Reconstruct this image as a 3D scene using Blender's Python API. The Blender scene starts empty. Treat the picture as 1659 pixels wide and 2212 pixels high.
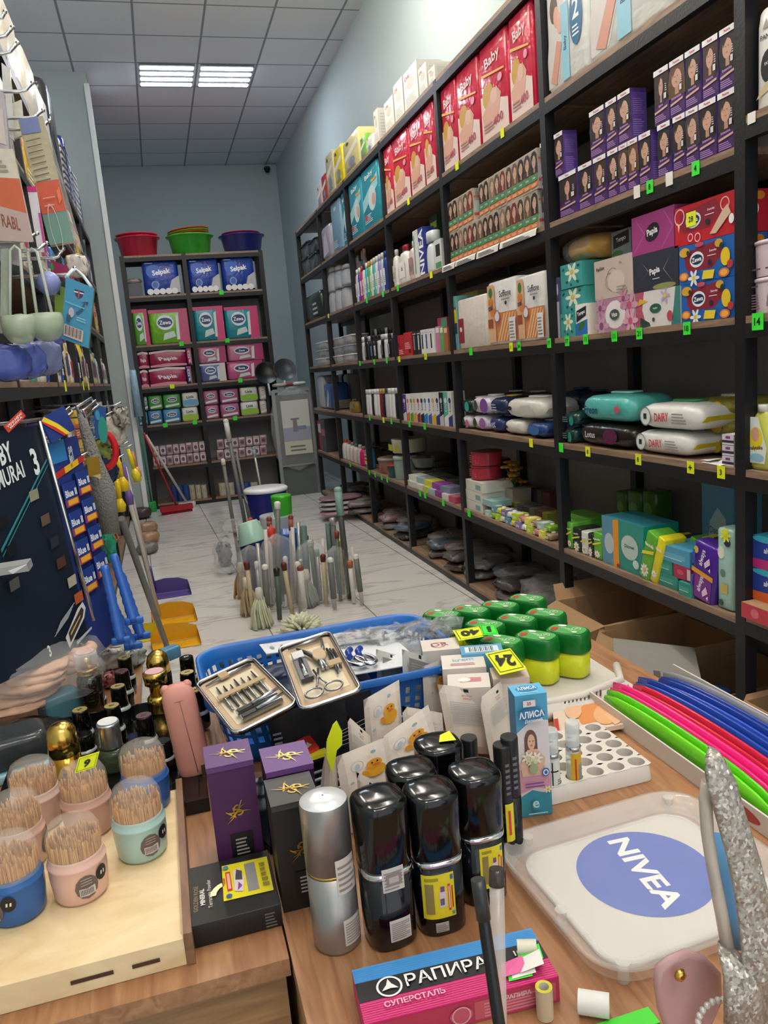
import bpy, math, random
from math import sin, cos, pi, radians as rad, sqrt, atan2, hypot
from mathutils import Vector, Matrix
random.seed(11)
SC = bpy.context.scene
COL = SC.collection
# ------------------------------------------------------------------ camera
PPX, PPY, FPX, CAMZ = 829.5, 1106.0, 1700.0, 1.45
YAW, PITCH, ROLL = rad(15.1), rad(10.5), rad(-4.9)
fw = Vector((sin(YAW)*cos(PITCH), cos(YAW)*cos(PITCH), -sin(PITCH)))
rt0 = Vector((cos(YAW), -sin(YAW), 0)); up0 = rt0.cross(fw)
rt = rt0*cos(ROLL) + up0*sin(ROLL); up = up0*cos(ROLL) - rt0*sin(ROLL)
C0 = Vector((0, 0, CAMZ))
cd = bpy.data.cameras.new('camera'); cam = bpy.data.objects.new('camera', cd); COL.objects.link(cam)
cam.matrix_world = Matrix(((rt.x, up.x, -fw.x, 0), (rt.y, up.y, -fw.y, 0), (rt.z, up.z, -fw.z, CAMZ), (0, 0, 0, 1)))
cd.sensor_fit = 'VERTICAL'; cd.sensor_height = 36; cd.lens = FPX/2212*36; cd.clip_start = .01; cd.clip_end = 60
SC.camera = cam
# ------------------------------------------------------------------ exposure and world
SC.view_settings.view_transform = 'Standard'; SC.view_settings.look = 'None'
SC.view_settings.gamma = 1; SC.view_settings.use_curve_mapping = False
SC.view_settings.exposure = 0.88
W = bpy.data.worlds.new('world'); SC.world = W; W.use_nodes = True
W.node_tree.nodes['Background'].inputs[0].default_value = (.93, .96, 1, 1)
W.node_tree.nodes['Background'].inputs[1].default_value = 0.75
TUBE_POWER = 22.0
NEAR_POWER = 12.0
FILL_POWER = 62.0  # strength of the added out-of-view tubes

def ray(x, y): return fw + rt*((x-PPX)/FPX) - up*((y-PPY)/FPX)
def onax(x, y, ax, v):
    d = ray(x, y); return C0 + d*((v-C0[ax])/d[ax])
def onZ(x, y, z): return onax(x, y, 2, z)
def solve_axis(x, base, e):          # point base+t*e whose image column is x
    d0 = Vector(base)-C0; e = Vector(e); k = (x-PPX)/FPX
    return -((d0.dot(rt)-k*d0.dot(fw))/(e.dot(rt)-k*e.dot(fw)))
def height(base, x, y):              # height above base of the vertical line point seen at row y
    d0 = Vector(base)-C0; k = -(y-PPY)/FPX
    e = Vector((0, 0, 1)); return -((d0.dot(up)-k*d0.dot(fw))/(e.dot(up)-k*e.dot(fw)))

# ------------------------------------------------------------------ materials
def lin(h):
    h = h.lstrip('#'); o = []
    for i in (0, 2, 4):
        c = int(h[i:i+2], 16)/255; o.append(c/12.92 if c < .04045 else ((c+.055)/1.055)**2.4)
    return (*o, 1)
_mats = {}
def mat(col, r=.5, metal=0, trans=0, emit=0, alpha=1, bump=0, bs=40, var=.06, coat=0, ior=1.45, name=None):
    key = (col, r, metal, trans, emit, alpha, bump, bs, var, coat)
    if key in _mats: return _mats[key]
    m = bpy.data.materials.new(name or ('paint_'+col.lstrip('#'))); m.use_nodes = True
    nt = m.node_tree; b = nt.nodes['Principled BSDF']; L = nt.links
    c = lin(col)
    b.inputs['Roughness'].default_value = r; b.inputs['Metallic'].default_value = metal
    b.inputs['IOR'].default_value = ior
    if trans: b.inputs['Transmission Weight'].default_value = trans
    if coat: b.inputs['Coat Weight'].default_value = coat; b.inputs['Coat Roughness'].default_value = .05
    if alpha < 1: b.inputs['Alpha'].default_value = alpha
    if emit:
        b.inputs['Emission Color'].default_value = c; b.inputs['Emission Strength'].default_value = emit
    b.inputs['Base Color'].default_value = c
    if var or bump:
        tc = nt.nodes.new('ShaderNodeTexCoord'); n = nt.nodes.new('ShaderNodeTexNoise')
        n.inputs['Scale'].default_value = bs; n.inputs['Detail'].default_value = 2
        L.new(tc.outputs['Object'], n.inputs['Vector'])
        if var:
            mx = nt.nodes.new('ShaderNodeMix'); mx.data_type = 'RGBA'
            mx.inputs[6].default_value = tuple(min(1, k*(1-var)) for k in c[:3])+(1,)
            mx.inputs[7].default_value = tuple(min(1, k*(1+var)) for k in c[:3])+(1,)
            L.new(n.outputs['Fac'], mx.inputs[0]); L.new(mx.outputs[2], b.inputs['Base Color'])
        if bump:
            bp = nt.nodes.new('ShaderNodeBump'); bp.inputs['Strength'].default_value = bump
            bp.inputs['Distance'].default_value = .01
            L.new(n.outputs['Fac'], bp.inputs['Height']); L.new(bp.outputs[0], b.inputs['Normal'])
    _mats[key] = m; return m
def P(col): return mat(col, .45, var=.04)             # printed card
def G(col): return mat(col, .22, var=.04)             # glossy plastic
def FILM(col): return mat(col, .22, bump=.5, bs=22, var=.10)   # crinkled film
def GLASS(col='#ffffff', r=.03): return mat(col, r, trans=1, var=0)
CHROME = mat('#d8d8da', .12, 1, var=0, name='chrome')
GOLD = mat('#d9b45a', .18, 1, var=0, name='gold')
BLK = mat('#09090a', .14, coat=.15, var=0, name='gloss_black')
METAL = mat('#17171a', .42, bump=.1, bs=90, name='black_powder_coated_steel')
CLEAR = mat('#f4f6f8', .12, alpha=.15, var=0, bump=.4, bs=30, name='clear_film')
CLEARP = mat('#eef0f2', .08, alpha=.30, var=0, name='clear_plastic')
def wood(name, c1, c2, sc=(1, 12, 12), rr=.45, rot=0):
    m = bpy.data.materials.new(name); m.use_nodes = True; nt = m.node_tree; b = nt.nodes['Principled BSDF']; L = nt.links
    tc = nt.nodes.new('ShaderNodeTexCoord'); mp = nt.nodes.new('ShaderNodeMapping'); mp.inputs['Scale'].default_value = sc
    mp.inputs['Rotation'].default_value = (0, 0, rot)
    n = nt.nodes.new('ShaderNodeTexNoise'); n.inputs['Scale'].default_value = 4; n.inputs['Detail'].default_value = 6; n.inputs['Distortion'].default_value = 1.2
    rp = nt.nodes.new('ShaderNodeValToRGB'); rp.color_ramp.elements[0].color = lin(c1); rp.color_ramp.elements[1].color = lin(c2)
    rp.color_ramp.elements[0].position = .32; rp.color_ramp.elements[1].position = .68
    L.new(tc.outputs['Object'], mp.inputs[0]); L.new(mp.outputs[0], n.inputs['Vector']); L.new(n.outputs['Fac'], rp.inputs[0]); L.new(rp.outputs[0], b.inputs['Base Color'])
    bp = nt.nodes.new('ShaderNodeBump'); bp.inputs['Strength'].default_value = .08; bp.inputs['Distance'].default_value = .003
    L.new(n.outputs['Fac'], bp.inputs['Height']); L.new(bp.outputs[0], b.inputs['Normal'])
    b.inputs['Roughness'].default_value = rr
    return m
SHELFWOOD = wood('brown_chipboard', '#77604f', '#a0846c', (14, 1.5, 14))
DESKWOOD = wood('oak_laminate', '#8c5d3d', '#ae805a', (16, 1.4, 16), .38)
DESKFRONT = wood('oak_laminate_front', '#8a6440', '#a98155', (1.4, 16, 16), .4)
PLY = wood('birch_plywood', '#d9bb8c', '#ecd5ab', (2.5, 5, 5), .5)
KRAFT = mat('#a5825e', .8, bump=.1, bs=60, name='corrugated_cardboard')

# ------------------------------------------------------------------ mesh builder
def rrect(w, d, r, n=4):
    r = min(r, w/2*.999, d/2*.999); o = []
    for cx, cy, a0 in ((w/2-r, d/2-r, 0), (-w/2+r, d/2-r, pi/2), (-w/2+r, -d/2+r, pi), (w/2-r, -d/2+r, 1.5*pi)):
        for i in range(n+1):
            a = a0+pi/2*i/n; o.append((cx+r*cos(a), cy+r*sin(a)))
    return o
def superell(a, b, e=2.0, n=28):
    o = []
    for i in range(n):
        t = 2*pi*i/n; c, s = cos(t), sin(t)
        o.append((a*math.copysign(abs(c)**(2/e), c), b*math.copysign(abs(s)**(2/e), s)))
    return o
_txt = {}
def textmesh(s, bold=.0):
    k = (s, bold)
    if k in _txt: return _txt[k]
    cu = bpy.data.curves.new('t', 'FONT'); cu.body = s; cu.resolution_u = 2; cu.offset = bold
    cu.align_x = 'CENTER'
    ob = bpy.data.objects.new('t', cu); COL.objects.link(ob)
    dg = bpy.context.evaluated_depsgraph_get(); me = ob.evaluated_get(dg).to_mesh()
    V = [(v.co.x, v.co.y) for v in me.vertices]; Fc = [tuple(p.vertices) for p in me.polygons]
    ob.evaluated_get(dg).to_mesh_clear(); bpy.data.objects.remove(ob); bpy.data.curves.remove(cu)
    if not V: V = [(0, 0)]
    x0 = min(v[0] for v in V); x1 = max(v[0] for v in V); y0 = min(v[1] for v in V); y1 = max(v[1] for v in V)
    H = max(y1-y0, 1e-6)
    V = [((v[0]-(x0+x1)/2)/H, (v[1]-(y0+y1)/2)/H) for v in V]
    _txt[k] = (V, Fc, (x1-x0)/H); return _txt[k]
class MB:
    def __init__(s): s.v = []; s.f = []; s.m = []; s.s = []; s.mats = []; s.lift = 0
    def mi(s, m):
        if m not in s.mats: s.mats.append(m)
        return s.mats.index(m)
    def poly(s, pts, m, sm=False):
        i = len(s.v); s.v += [tuple(p) for p in pts]; s.f.append(tuple(range(i, i+len(pts)))); s.m.append(s.mi(m)); s.s.append(sm); return s
    def box(s, x0, x1, y0, y1, z0, z1, m, ms=None):   # ms: dict of face->mat  (keys -x +x -y +y -z +z)
        i = len(s.v); s.v += [(x, y, z) for z in (z0, z1) for y in (y0, y1) for x in (x0, x1)]
        for k, q in (('-z', (0, 2, 3, 1)), ('+z', (4, 5, 7, 6)), ('-y', (0, 1, 5, 4)), ('+y', (2, 6, 7, 3)), ('-x', (0, 4, 6, 2)), ('+x', (1, 3, 7, 5))):
            s.f.append(tuple(i+j for j in q)); s.m.append(s.mi((ms or {}).get(k, m))); s.s.append(False)
        return s
    def loft(s, rings, m, c0=True, c1=True, sm=True, closed=True):
        i = len(s.v); n = len(rings[0]); k = s.mi(m)
        for r in rings: s.v += [tuple(p) for p in r]
        for j in range(len(rings)-1):
            for a in range(n if closed else n-1):
                b = (a+1) % n; s.f.append((i+j*n+a, i+j*n+b, i+(j+1)*n+b, i+(j+1)*n+a)); s.m.append(k); s.s.append(sm)
        if c0: s.f.append(tuple(i+a for a in reversed(range(n)))); s.m.append(k); s.s.append(False)
        if c1: s.f.append(tuple(i+(len(rings)-1)*n+a for a in range(n))); s.m.append(k); s.s.append(False)
        return s
    def lathe(s, prof, m, n=24, c=(0, 0, 0), sx=1, sy=1, c0=True, c1=True, sm=True, a0=0):
        return s.loft([[(c[0]+r*sx*cos(a0+2*pi*i/n), c[1]+r*sy*sin(a0+2*pi*i/n), c[2]+z) for i in range(n)] for r, z in prof], m, c0, c1, sm)
    def prof(s, sec, zs, m, c=(0, 0, 0), sm=True, c0=True, c1=True):   # section scaled at heights [(scale,z)]
        return s.loft([[(c[0]+x*k, c[1]+y*k, c[2]+z) for x, y in sec] for k, z in zs], m, c0, c1, sm)
    def rbox(s, w, d, h, m, r=.01, b=.004, c=(0, 0, 0), n=4, sm=True):
        R = []
        for ins, z in ((b, 0), (b*.3, b*.3), (0, b), (0, h-b), (b*.3, h-b*.3), (b, h)):
            R.append([(c[0]+x, c[1]+y, c[2]+z) for x, y in rrect(w-2*ins, d-2*ins, max(r-ins*.5, .0005), n)])
        return s.loft(R, m, sm=sm)
    def tube(s, pts, r, m, n=8, cap=True, closed=False):
        pts = [Vector(p) for p in pts]; R = []; N = len(pts); last = None
        for i, p in enumerate(pts):
            if closed: t = pts[(i+1) % N]-pts[i-1]
            else: t = pts[min(i+1, N-1)]-pts[max(i-1, 0)]
            t.normalize()
            if last is None:
                a = Vector((0, 0, 1)) if abs(t.z) < .9 else Vector((1, 0, 0)); u = t.cross(a).normalized()
            else:
                u = (last - t*last.dot(t)).normalized()
            last = u; w = t.cross(u); rr = r[i] if isinstance(r, (list, tuple)) else r
            R.append([p+u*rr*cos(2*pi*k/n)+w*rr*sin(2*pi*k/n) for k in range(n)])
        if closed: R.append(R[0])
        return s.loft(R, m, cap and not closed, cap and not closed)
    def ball(s, c, r, m, n=12, sx=1, sy=1, sz=1):
        pr = [(max(sin(pi*i/(n//2)), .001)*r, -cos(pi*i/(n//2))*r*sz) for i in range(n//2+1)]
        return s.lathe(pr, m, n, c, sx, sy)
    def pillow(s, w, d, h, m, c=(0, 0, 0), e=4.0, nz=8, n=28, jit=.0, seed=1, ey=2.6):
        rg = random.Random(seed); R = []
        for j in range(nz+1):
            t = -1+2*j/nz; t = math.copysign(abs(t)**.7, t)
            k = max((1-abs(t)**ey), .0)**(1/ey)
            k = .06 + .94*k
            R.append([(c[0]+x*k+rg.uniform(-jit, jit), c[1]+y*k+rg.uniform(-jit, jit), c[2]+h/2+t*h/2+rg.uniform(-jit, jit)*.5*k) for x, y in superell(w/2, d/2, e, n)])
        return s.loft(R, m)
    def xf(s, M, start=0):
        for i in range(start, len(s.v)): s.v[i] = tuple(M @ Vector(s.v[i]))
        return s
    def build(s, name, parent=None, loc=None):
        me = s.mesh(name); o = bpy.data.objects.new(name, me); COL.objects.link(o)
        if parent: o.parent = parent
        if loc: o.location = loc
        return o
    def mesh(s, name):
        me = bpy.data.meshes.new(name); me.from_pydata(s.v, [], s.f)
        for m in s.mats: me.materials.append(m)
        me.polygons.foreach_set('material_index', s.m); me.polygons.foreach_set('use_smooth', s.s)
        me.update(); return me
class Face:       # flat print surface: origin o, directions u,v (unit) and outward n; each mark sits a hair above the last
    def __init__(s, mb, o, u, v, n, step=.0003): s.b = mb; s.o = Vector(o); s.u = Vector(u); s.w = Vector(v); s.n = Vector(n); s.k = 0; s.st = step
    def pt(s, x, y): return s.o+s.u*x+s.w*y+s.n*(s.k*s.st)
    def poly(s, pts, m): s.k += 1; s.b.poly([s.pt(*p) for p in pts], m); return s
    def rect(s, x0, y0, x1, y1, m): return s.poly([(x0, y0), (x1, y0), (x1, y1), (x0, y1)], m)
    def ell(s, cx, cy, rx, ry, m, n=18, rot=0):
        return s.poly([(cx+rx*cos(t)*cos(rot)-ry*sin(t)*sin(rot), cy+rx*cos(t)*sin(rot)+ry*sin(t)*cos(rot)) for t in (2*pi*i/n for i in range(n))], m)
    def ring(s, cx, cy, r, w, m, n=20, sy=1):
        s.k += 1
        for i in range(n):
            a, b = 2*pi*i/n, 2*pi*(i+1)/n
            s.b.poly([s.pt(cx+q*cos(t), cy+q*sin(t)*sy) for q, t in ((r, a), (r, b), (r-w, b), (r-w, a))], m)
        return s
    def text(s, t, cx, cy, h, m, bold=.02, rot=0, maxw=None, sx=1):
        V, Fc, wd = textmesh(t, bold); s.k += 1
        if maxw and wd*h*sx > maxw: sx = maxw/(wd*h)
        i = len(s.b.v); c, q = cos(rot), sin(rot)
        for x, y in V:
            x *= h*sx; y *= h; s.b.v.append(tuple(s.pt(cx+x*c-y*q, cy+x*q+y*c)))
        k = s.b.mi(m)
        for f in Fc: s.b.f.append(tuple(i+j for j in f)); s.b.m.append(k); s.b.s.append(False)
        return s
    def lines(s, x0, y0, x1, y1, n, m, duty=.45, seed=0):      # rows of tiny print
        rg = random.Random(seed); H = (y1-y0)/n
        for i in range(n):
            e = x0+(x1-x0)*rg.uniform(.6, 1); s.rect(x0, y0+H*i, e, y0+H*(i+duty), m); s.k -= 1
        s.k += 1; return s
    def barcode(s, x0, y0, x1, y1, m, n=14):
        W = (x1-x0)/n
        for i in range(n):
            s.rect(x0+W*i, y0, x0+W*(i+(.3 if i % 3 else .6)), y1, m); s.k -= 1
        s.k += 1; return s
def front(mb, w, h, y=0, step=.0003): return Face(mb, (-w/2, y, 0), (1, 0, 0), (0, 0, 1), (0, -1, 0), step)
def topf(mb, w, d, z, step=.0003, y=0): return Face(mb, (-w/2, y, z), (1, 0, 0), (0, 1, 0), (0, 0, 1), step)
def rightf(mb, x, y0=0, step=.0003): return Face(mb, (x, y0, 0), (0, 1, 0), (0, 0, 1), (1, 0, 0), step)
def leftf(mb, x, d, y0=0, step=.0003): return Face(mb, (x, y0+d, 0), (0, -1, 0), (0, 0, 1), (-1, 0, 0), step)
SEC_E = 2
def cylpatch(mb, r, a0, a1, z0, z1, m, n=10, c=(0, 0), lift=.0004, sy=1):
    r += lift; E_ = SEC_E; q = lambda t: r*(abs(cos(t))**E_+abs(sin(t))**E_)**(-1/E_)
    return mb.loft([[(c[0]+q(a0+(a1-a0)*i/n)*cos(a0+(a1-a0)*i/n), c[1]+q(a0+(a1-a0)*i/n)*sy*sin(a0+(a1-a0)*i/n), z) for i in range(n+1)] for z in (z0, z1)], m, False, False, True, closed=False)
# ------------------------------------------------------------------ things
def tag(o, label=None, cat=None, group=None, kind=None):
    if label: o['label'] = label
    if cat: o['category'] = cat
    if group: o['group'] = group
    if kind: o['kind'] = kind
    return o
def empty(name, loc=(0, 0, 0), rz=0, label=None, cat=None, group=None, rot=None, scale=None):
    o = bpy.data.objects.new(name, None); COL.objects.link(o); o.location = loc
    o.rotation_euler = rot or (0, 0, rz); o.empty_display_size = .05
    if scale: o.scale = scale
    return tag(o, label, cat, group)
def struct(name, mb, parent=None):
    o = mb.build(name, parent)
    if not parent: o['kind'] = 'structure'
    return o
# a kind is ('name', 'category', [ (part name, mesh, [(sub name, mesh)], label?) ]) ; one part = the thing is that mesh
def inst(kind, loc, rz=0, label=None, group=None, scale=None, rot=None):
    nm, cat, parts = kind
    if len(parts) == 1 and not parts[0][2]:
        o = bpy.data.objects.new(nm, parts[0][1]); COL.objects.link(o); o.location = loc; o.rotation_euler = rot or (0, 0, rz)
        if scale: o.scale = scale
        return tag(o, label, cat, group)
    e = empty(nm, loc, rz, label, cat, group, rot, scale)
    for p in parts:
        o = bpy.data.objects.new(p[0], p[1]); COL.objects.link(o); o.parent = e
        for q in p[2]:
            k = bpy.data.objects.new(q[0], q[1]); COL.objects.link(k); k.parent = o
    return e
def kind(nm, cat, *parts):
    return (nm, cat, [(p[0], p[1].mesh(p[0]), [(q[0], q[1].mesh(q[0])) for q in (p[2] if len(p) > 2 else [])]) for p in parts])
ORD = ['leftmost', 'second from left', 'third from left', 'fourth from left', 'fifth from left', 'sixth from left', 'seventh from left', 'eighth from left', 'ninth from left', 'tenth from left', 'eleventh from left', 'twelfth from left', 'thirteenth from left', 'fourteenth from left', 'fifteenth from left', 'sixteenth from left']
def ordn(i, n):
    if n == 1: return ''
    if i == n-1: return 'rightmost'
    if i == n-2 and n > 3: return 'second from right'
    return ORD[i]
# ================================================================== THE ROOM
ZC = 4.65; XW = 2.22; YB = 12.9; XL = -.98
def tile_mat():
    m = bpy.data.materials.new('ceiling_tile'); m.use_nodes = True; nt = m.node_tree; b = nt.nodes['Principled BSDF']; L = nt.links
    tc = nt.nodes.new('ShaderNodeTexCoord'); mp = nt.nodes.new('ShaderNodeMapping')
    mp.inputs['Location'].default_value = (-.22, -8.9+.655*14, 0)
    br = nt.nodes.new('ShaderNodeTexBrick'); br.offset = 0; br.squash = 1
    br.inputs['Color1'].default_value = lin('#e2e5ea'); br.inputs['Color2'].default_value = lin('#dde1e8'); br.inputs['Mortar'].default_value = lin('#8d939c')
    br.inputs['Scale'].default_value = 1; br.inputs['Mortar Size'].default_value = .011; br.inputs['Mortar Smooth'].default_value = .1
    br.inputs['Brick Width'].default_value = .613; br.inputs['Row Height'].default_value = .655
    L.new(tc.outputs['Object'], mp.inputs[0]); L.new(mp.outputs[0], br.inputs['Vector']); L.new(br.outputs['Color'], b.inputs['Base Color'])
    b.inputs['Roughness'].default_value = .8
    n = nt.nodes.new('ShaderNodeTexNoise'); n.inputs['Scale'].default_value = 90; bp = nt.nodes.new('ShaderNodeBump'); bp.inputs['Strength'].default_value = .15; bp.inputs['Distance'].default_value = .004
    L.new(tc.outputs['Object'], n.inputs['Vector']); L.new(n.outputs['Fac'], bp.inputs['Height']); L.new(bp.outputs[0], b.inputs['Normal'])
    return m
def marble():
    m = bpy.data.materials.new('marble_floor_tile'); m.use_nodes = True; nt = m.node_tree; b = nt.nodes['Principled BSDF']; L = nt.links
    tc = nt.nodes.new('ShaderNodeTexCoord'); mp = nt.nodes.new('ShaderNodeMapping'); mp.inputs['Rotation'].default_value = (0, 0, rad(-1.6)); mp.inputs['Location'].default_value = (.05, .2, 0)
    L.new(tc.outputs['Object'], mp.inputs[0])
    br = nt.nodes.new('ShaderNodeTexBrick'); br.offset = 0; br.squash = 1
    for k, c in (('Color1', '#ffffff'), ('Color2', '#ffffff'), ('Mortar', '#9b9a98')): br.inputs[k].default_value = lin(c)
    br.inputs['Scale'].default_value = 1; br.inputs['Mortar Size'].default_value = .004; br.inputs['Brick Width'].default_value = .62; br.inputs['Row Height'].default_value = 1.24
    L.new(mp.outputs[0], br.inputs['Vector'])
    n = nt.nodes.new('ShaderNodeTexNoise'); n.inputs['Scale'].default_value = 1.1; n.inputs['Detail'].default_value = 4; n.inputs['Distortion'].default_value = 1.1
    mp2 = nt.nodes.new('ShaderNodeMapping'); mp2.inputs['Scale'].default_value = (.8, 3.4, 1); mp2.inputs['Rotation'].default_value = (0, 0, -.45)
    L.new(tc.outputs['Object'], mp2.inputs[0]); L.new(mp2.outputs[0], n.inputs['Vector'])
    r = nt.nodes.new('ShaderNodeValToRGB'); e = r.color_ramp.elements
    e[0].position = .47; e[0].color = lin('#d6d4cf'); e[1].position = .53; e[1].color = lin('#dad8d3'); x = e.new(.5); x.color = lin('#bdbbb8')
    L.new(n.outputs['Fac'], r.inputs[0])
    mx = nt.nodes.new('ShaderNodeMix'); mx.data_type = 'RGBA'; mx.blend_type = 'MULTIPLY'; mx.inputs[0].default_value = 1
    L.new(r.outputs[0], mx.inputs[6]); L.new(br.outputs['Color'], mx.inputs[7]); L.new(mx.outputs[2], b.inputs['Base Color'])
    b.inputs['Roughness'].default_value = .16
    return m
WALLM = mat('#b4c1c3', .6, bump=.05, bs=12, var=.02, name='pale_blue_paint')
struct('floor', MB().box(XL-.1, XW+.1, -3, YB+.1, -.1, 0, marble()))
struct('ceiling', MB().box(XL-.1, XW+.1, -3, YB+.1, ZC, ZC+.1, tile_mat()))
struct('wall_right', MB().box(XW, XW+.1, -3, YB+.1, 0, ZC, WALLM))
struct('wall_back', MB().box(XL-.1, XW, YB, YB+.1, 0, ZC, WALLM))
struct('wall_left', MB().box(XL-.1, XL, -3, YB, 0, ZC, WALLM))
pil = struct('wall_pillar', MB().box(XL, -.285, 9.17, 9.75, 0, ZC, WALLM))
t = MB().box(-.312, -.262, 9.135, 9.20, 0, ZC-.12, mat('#eef6f6', .3, var=0)).build('trim_1'); t['kind'] = 'structure'
# ceiling light panels: two lamps side by side in the tile grid, repeated down the shop
def light(x0, x1, y0, y1, power, label, visible):
    e = empty('ceiling_light', ((x0+x1)/2, (y0+y1)/2, ZC-.004), label=label, cat='ceiling light', group='fluorescent ceiling panels')
    w, d = (x1-x0)-.03, (y1-y0)-.03
    MB().box(-w/2, w/2, -d/2, d/2, -.012, 0, mat('#6f757c', .5, var=0)).build('housing', e)
    tm = mat('#eef5ff' if visible else '#fff3e2', .5, emit=power, var=0)
    for k in range(4):
        yc = -d/2+d*(k+.5)/4
        MB().loft([[(x, yc+.04*cos(a), -.012-.008*sin(a)) for a in (pi*i/6 for i in range(7))] for x in (-w/2+.012, w/2-.012)], tm, closed=False).build('lamp_tube', e)
for x0, s in ((.22, 'left'), (.833, 'right')):
    light(x0+.015, x0+.6, 8.9, 9.555, TUBE_POWER, f'{s} square ceiling light panel with four bright tubes', True)
for yy, nm in ((4.97, 'over the middle of the aisle'), (1.04, 'over the counter'), (-1.6, 'behind the counter')):
    for x0, s in ((.22, 'left'), (.833, 'right')):
        light(x0+.015, x0+.6, yy, yy+.655, NEAR_POWER, f'{s} square ceiling light panel {nm}', False)
def suspended(y, x, lb):  # tube lamps added out of view to brighten ceiling and walls
    e = empty('added_fill_lamp', (x, y, 4.25), label=lb, cat='ceiling light', group='added fill tubes')
    MB().box(-.03, .03, -.6, .6, 0, .03, mat('#dfe6ee', .35, var=0)).build('housing', e); MB().tube([(0, -.58, -.02), (0, .58, -.02)], .02, mat('#fff4e6', .5, emit=FILL_POWER, var=0), 10).build('lamp_tube', e)
    for q in (-.5, .5): MB().tube([(0, q, .03), (0, q, ZC-4.25-.001)], .003, METAL, 6).build('suspension_rod', e)
for yy, q in ((5.35, 'far'), (2.3, 'middle'), (-.9, 'near')):
    for x, s in ((-.05, 'left'), (1.15, 'right')): suspended(yy, x, f'{q} {s} added fill tube hanging out of view under the ceiling')
sc_ = onax(577, 366, 1, 12.8)
e = empty('security_camera', sc_, label='small dark security camera mounted high in the back corner', cat='camera')
MB().lathe([(.05, 0), (.05, .03), (.04, .04)], mat('#2c3034', .4), 16).build('mount', e)
MB().ball((0, 0, -.01), .042, BLK).build('dome', e)

# ================================================================== THE RACKS
LV = [.055, .54, 1.035, 1.505, 1.998, 2.503, 3.012]
SR = mat('#8a888a', .5, name='dark_panel_grey', var=.03)
TAGG = mat('#3ee83a', .6, var=0, name='green_price_paper'); TAGY = mat('#e6f01e', .6, var=0, name='yellow_price_paper'); INK = mat('#1a1a1a', .6, var=0, name='ink')
TAGW = mat('#e9e6dd', .6, var=0, name='white_price_paper')
def rack(name, label, posts, levels, axis, f, b, panel=None, post=.045, skip=None):
    # axis 'y': posts run along Y, shelf front at X=f, back at X=b ; axis 'x': posts along X, front at Y=f
    if axis == 'y': q = lambda a0, a1, c0, c1: (min(c0, c1), max(c0, c1), a0, a1)
    else: q = lambda a0, a1, c0, c1: (a0, a1, min(c0, c1), max(c0, c1))
    mid = (posts[0]+posts[-1])/2
    org = (f, mid, 0) if axis == 'y' else (mid, f, 0)
    e = empty(name, org, label=label, cat='shelf rack'); sg = 1 if b > f else -1; top = levels[-1]
    off = Matrix.Translation(-Vector(org))
    def put(mb, n): mb.xf(off); return mb.build(n, e)
    for p in posts:
        if p == skip: continue
        for c0, c1 in ((f, f+sg*post), (b-sg*post, b)):
            put(MB().box(*q(p-post/2, p+post/2, c0, c1), 0, top-.002, METAL), 'post')
    for z in levels:
        for i in range(len(posts)-1):
            a0, a1 = posts[i]+post/2, posts[i+1]-post/2
            put(MB().box(*q(a0, a1, f+sg*.002, b-sg*.002), z-.022, z, SHELFWOOD), 'shelf_board')
            [put(MB().box(*q(a0, a1, c0, c1), z-.066, z-.022, METAL), 'rail') for c0, c1 in ((f, f+sg*.03), (b-sg*.03, b))]
    if panel:
        for a0, a1, z0, z1 in panel:
            put(MB().box(*q(a0, a1, b, b+sg*.012), z0, z1, SR), 'back_panel')
    return e
XR = 1.73; XRB = 2.17
PY = [2.07, 3.27, 4.53, 5.71, 6.83, 8.0, 9.19]
rackR = rack('shelving_rack', 'long black metal shelving rack with brown shelves along the right wall', PY, LV, 'y', XR, XRB, panel=[(2.07, 3.27, .05, 3.0), (3.27, 4.53, .05, 3.0), (4.53, 5.71, .05, 3.0), (5.71, 6.83, .05, 2.5), (6.83, 8.0, .05, 1.5)])
rackN = rack('shelving_rack', 'black metal shelving bay at the right edge, nearest the counter', [.9, 2.072], [.055, .56, 1.035, 1.505, 2.07, 2.6, 3.1], 'y', XR, XRB, panel=[(.9, 2.069, .05, 3.0)], post=.05, skip=2.072)
YBK = 9.63
LB = [.06, .5, .995, 1.435, 1.91, 2.46, 2.9]
rackB = rack('shelving_rack', 'black two-bay shelving rack facing the camera at the far end of the aisle', [-.19, .49, 1.37], LB, 'x', YBK, YBK+.42, panel=[(-.19, .49, .05, 1.9), (.49, 1.37, .05, 1.9), (-.19, .49, 1.9, 2.44), (.49, 1.37, 1.9, 2.44)], post=.05)
XLF = -.47
rackL = rack('shelving_rack', 'tall black metal shelving rack packed with goods along the left wall', [2.45, 3.1, 4.3, 5.5, 6.7, 7.9, 9.05], LV, 'y', XLF, -.93, panel=[(2.45, 9.05, .05, 3.0)])
def tagp(rk, p, face, m, txt='', s=.032, h=.04):   # price tag on the shelf edge (part of the rack)
    mb = MB()
    if face == '-x': Fc = Face(mb, (-.003, s/2, -h/2), (0, -1, 0), (0, 0, 1), (-1, 0, 0)); mb.box(-.0025, -.0005, -s/2, s/2, -h/2, h/2, m)
    else: Fc = Face(mb, (-s/2, -.003, -h/2), (1, 0, 0), (0, 0, 1), (0, -1, 0)); mb.box(-s/2, s/2, -.0025, -.0005, -h/2, h/2, m)
    if txt: Fc.text(txt, s/2, h/2, h*.45, INK, maxw=s*.8)
    o = mb.build('price_tag', rk); o.location = Vector(p)-rk.location
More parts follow.
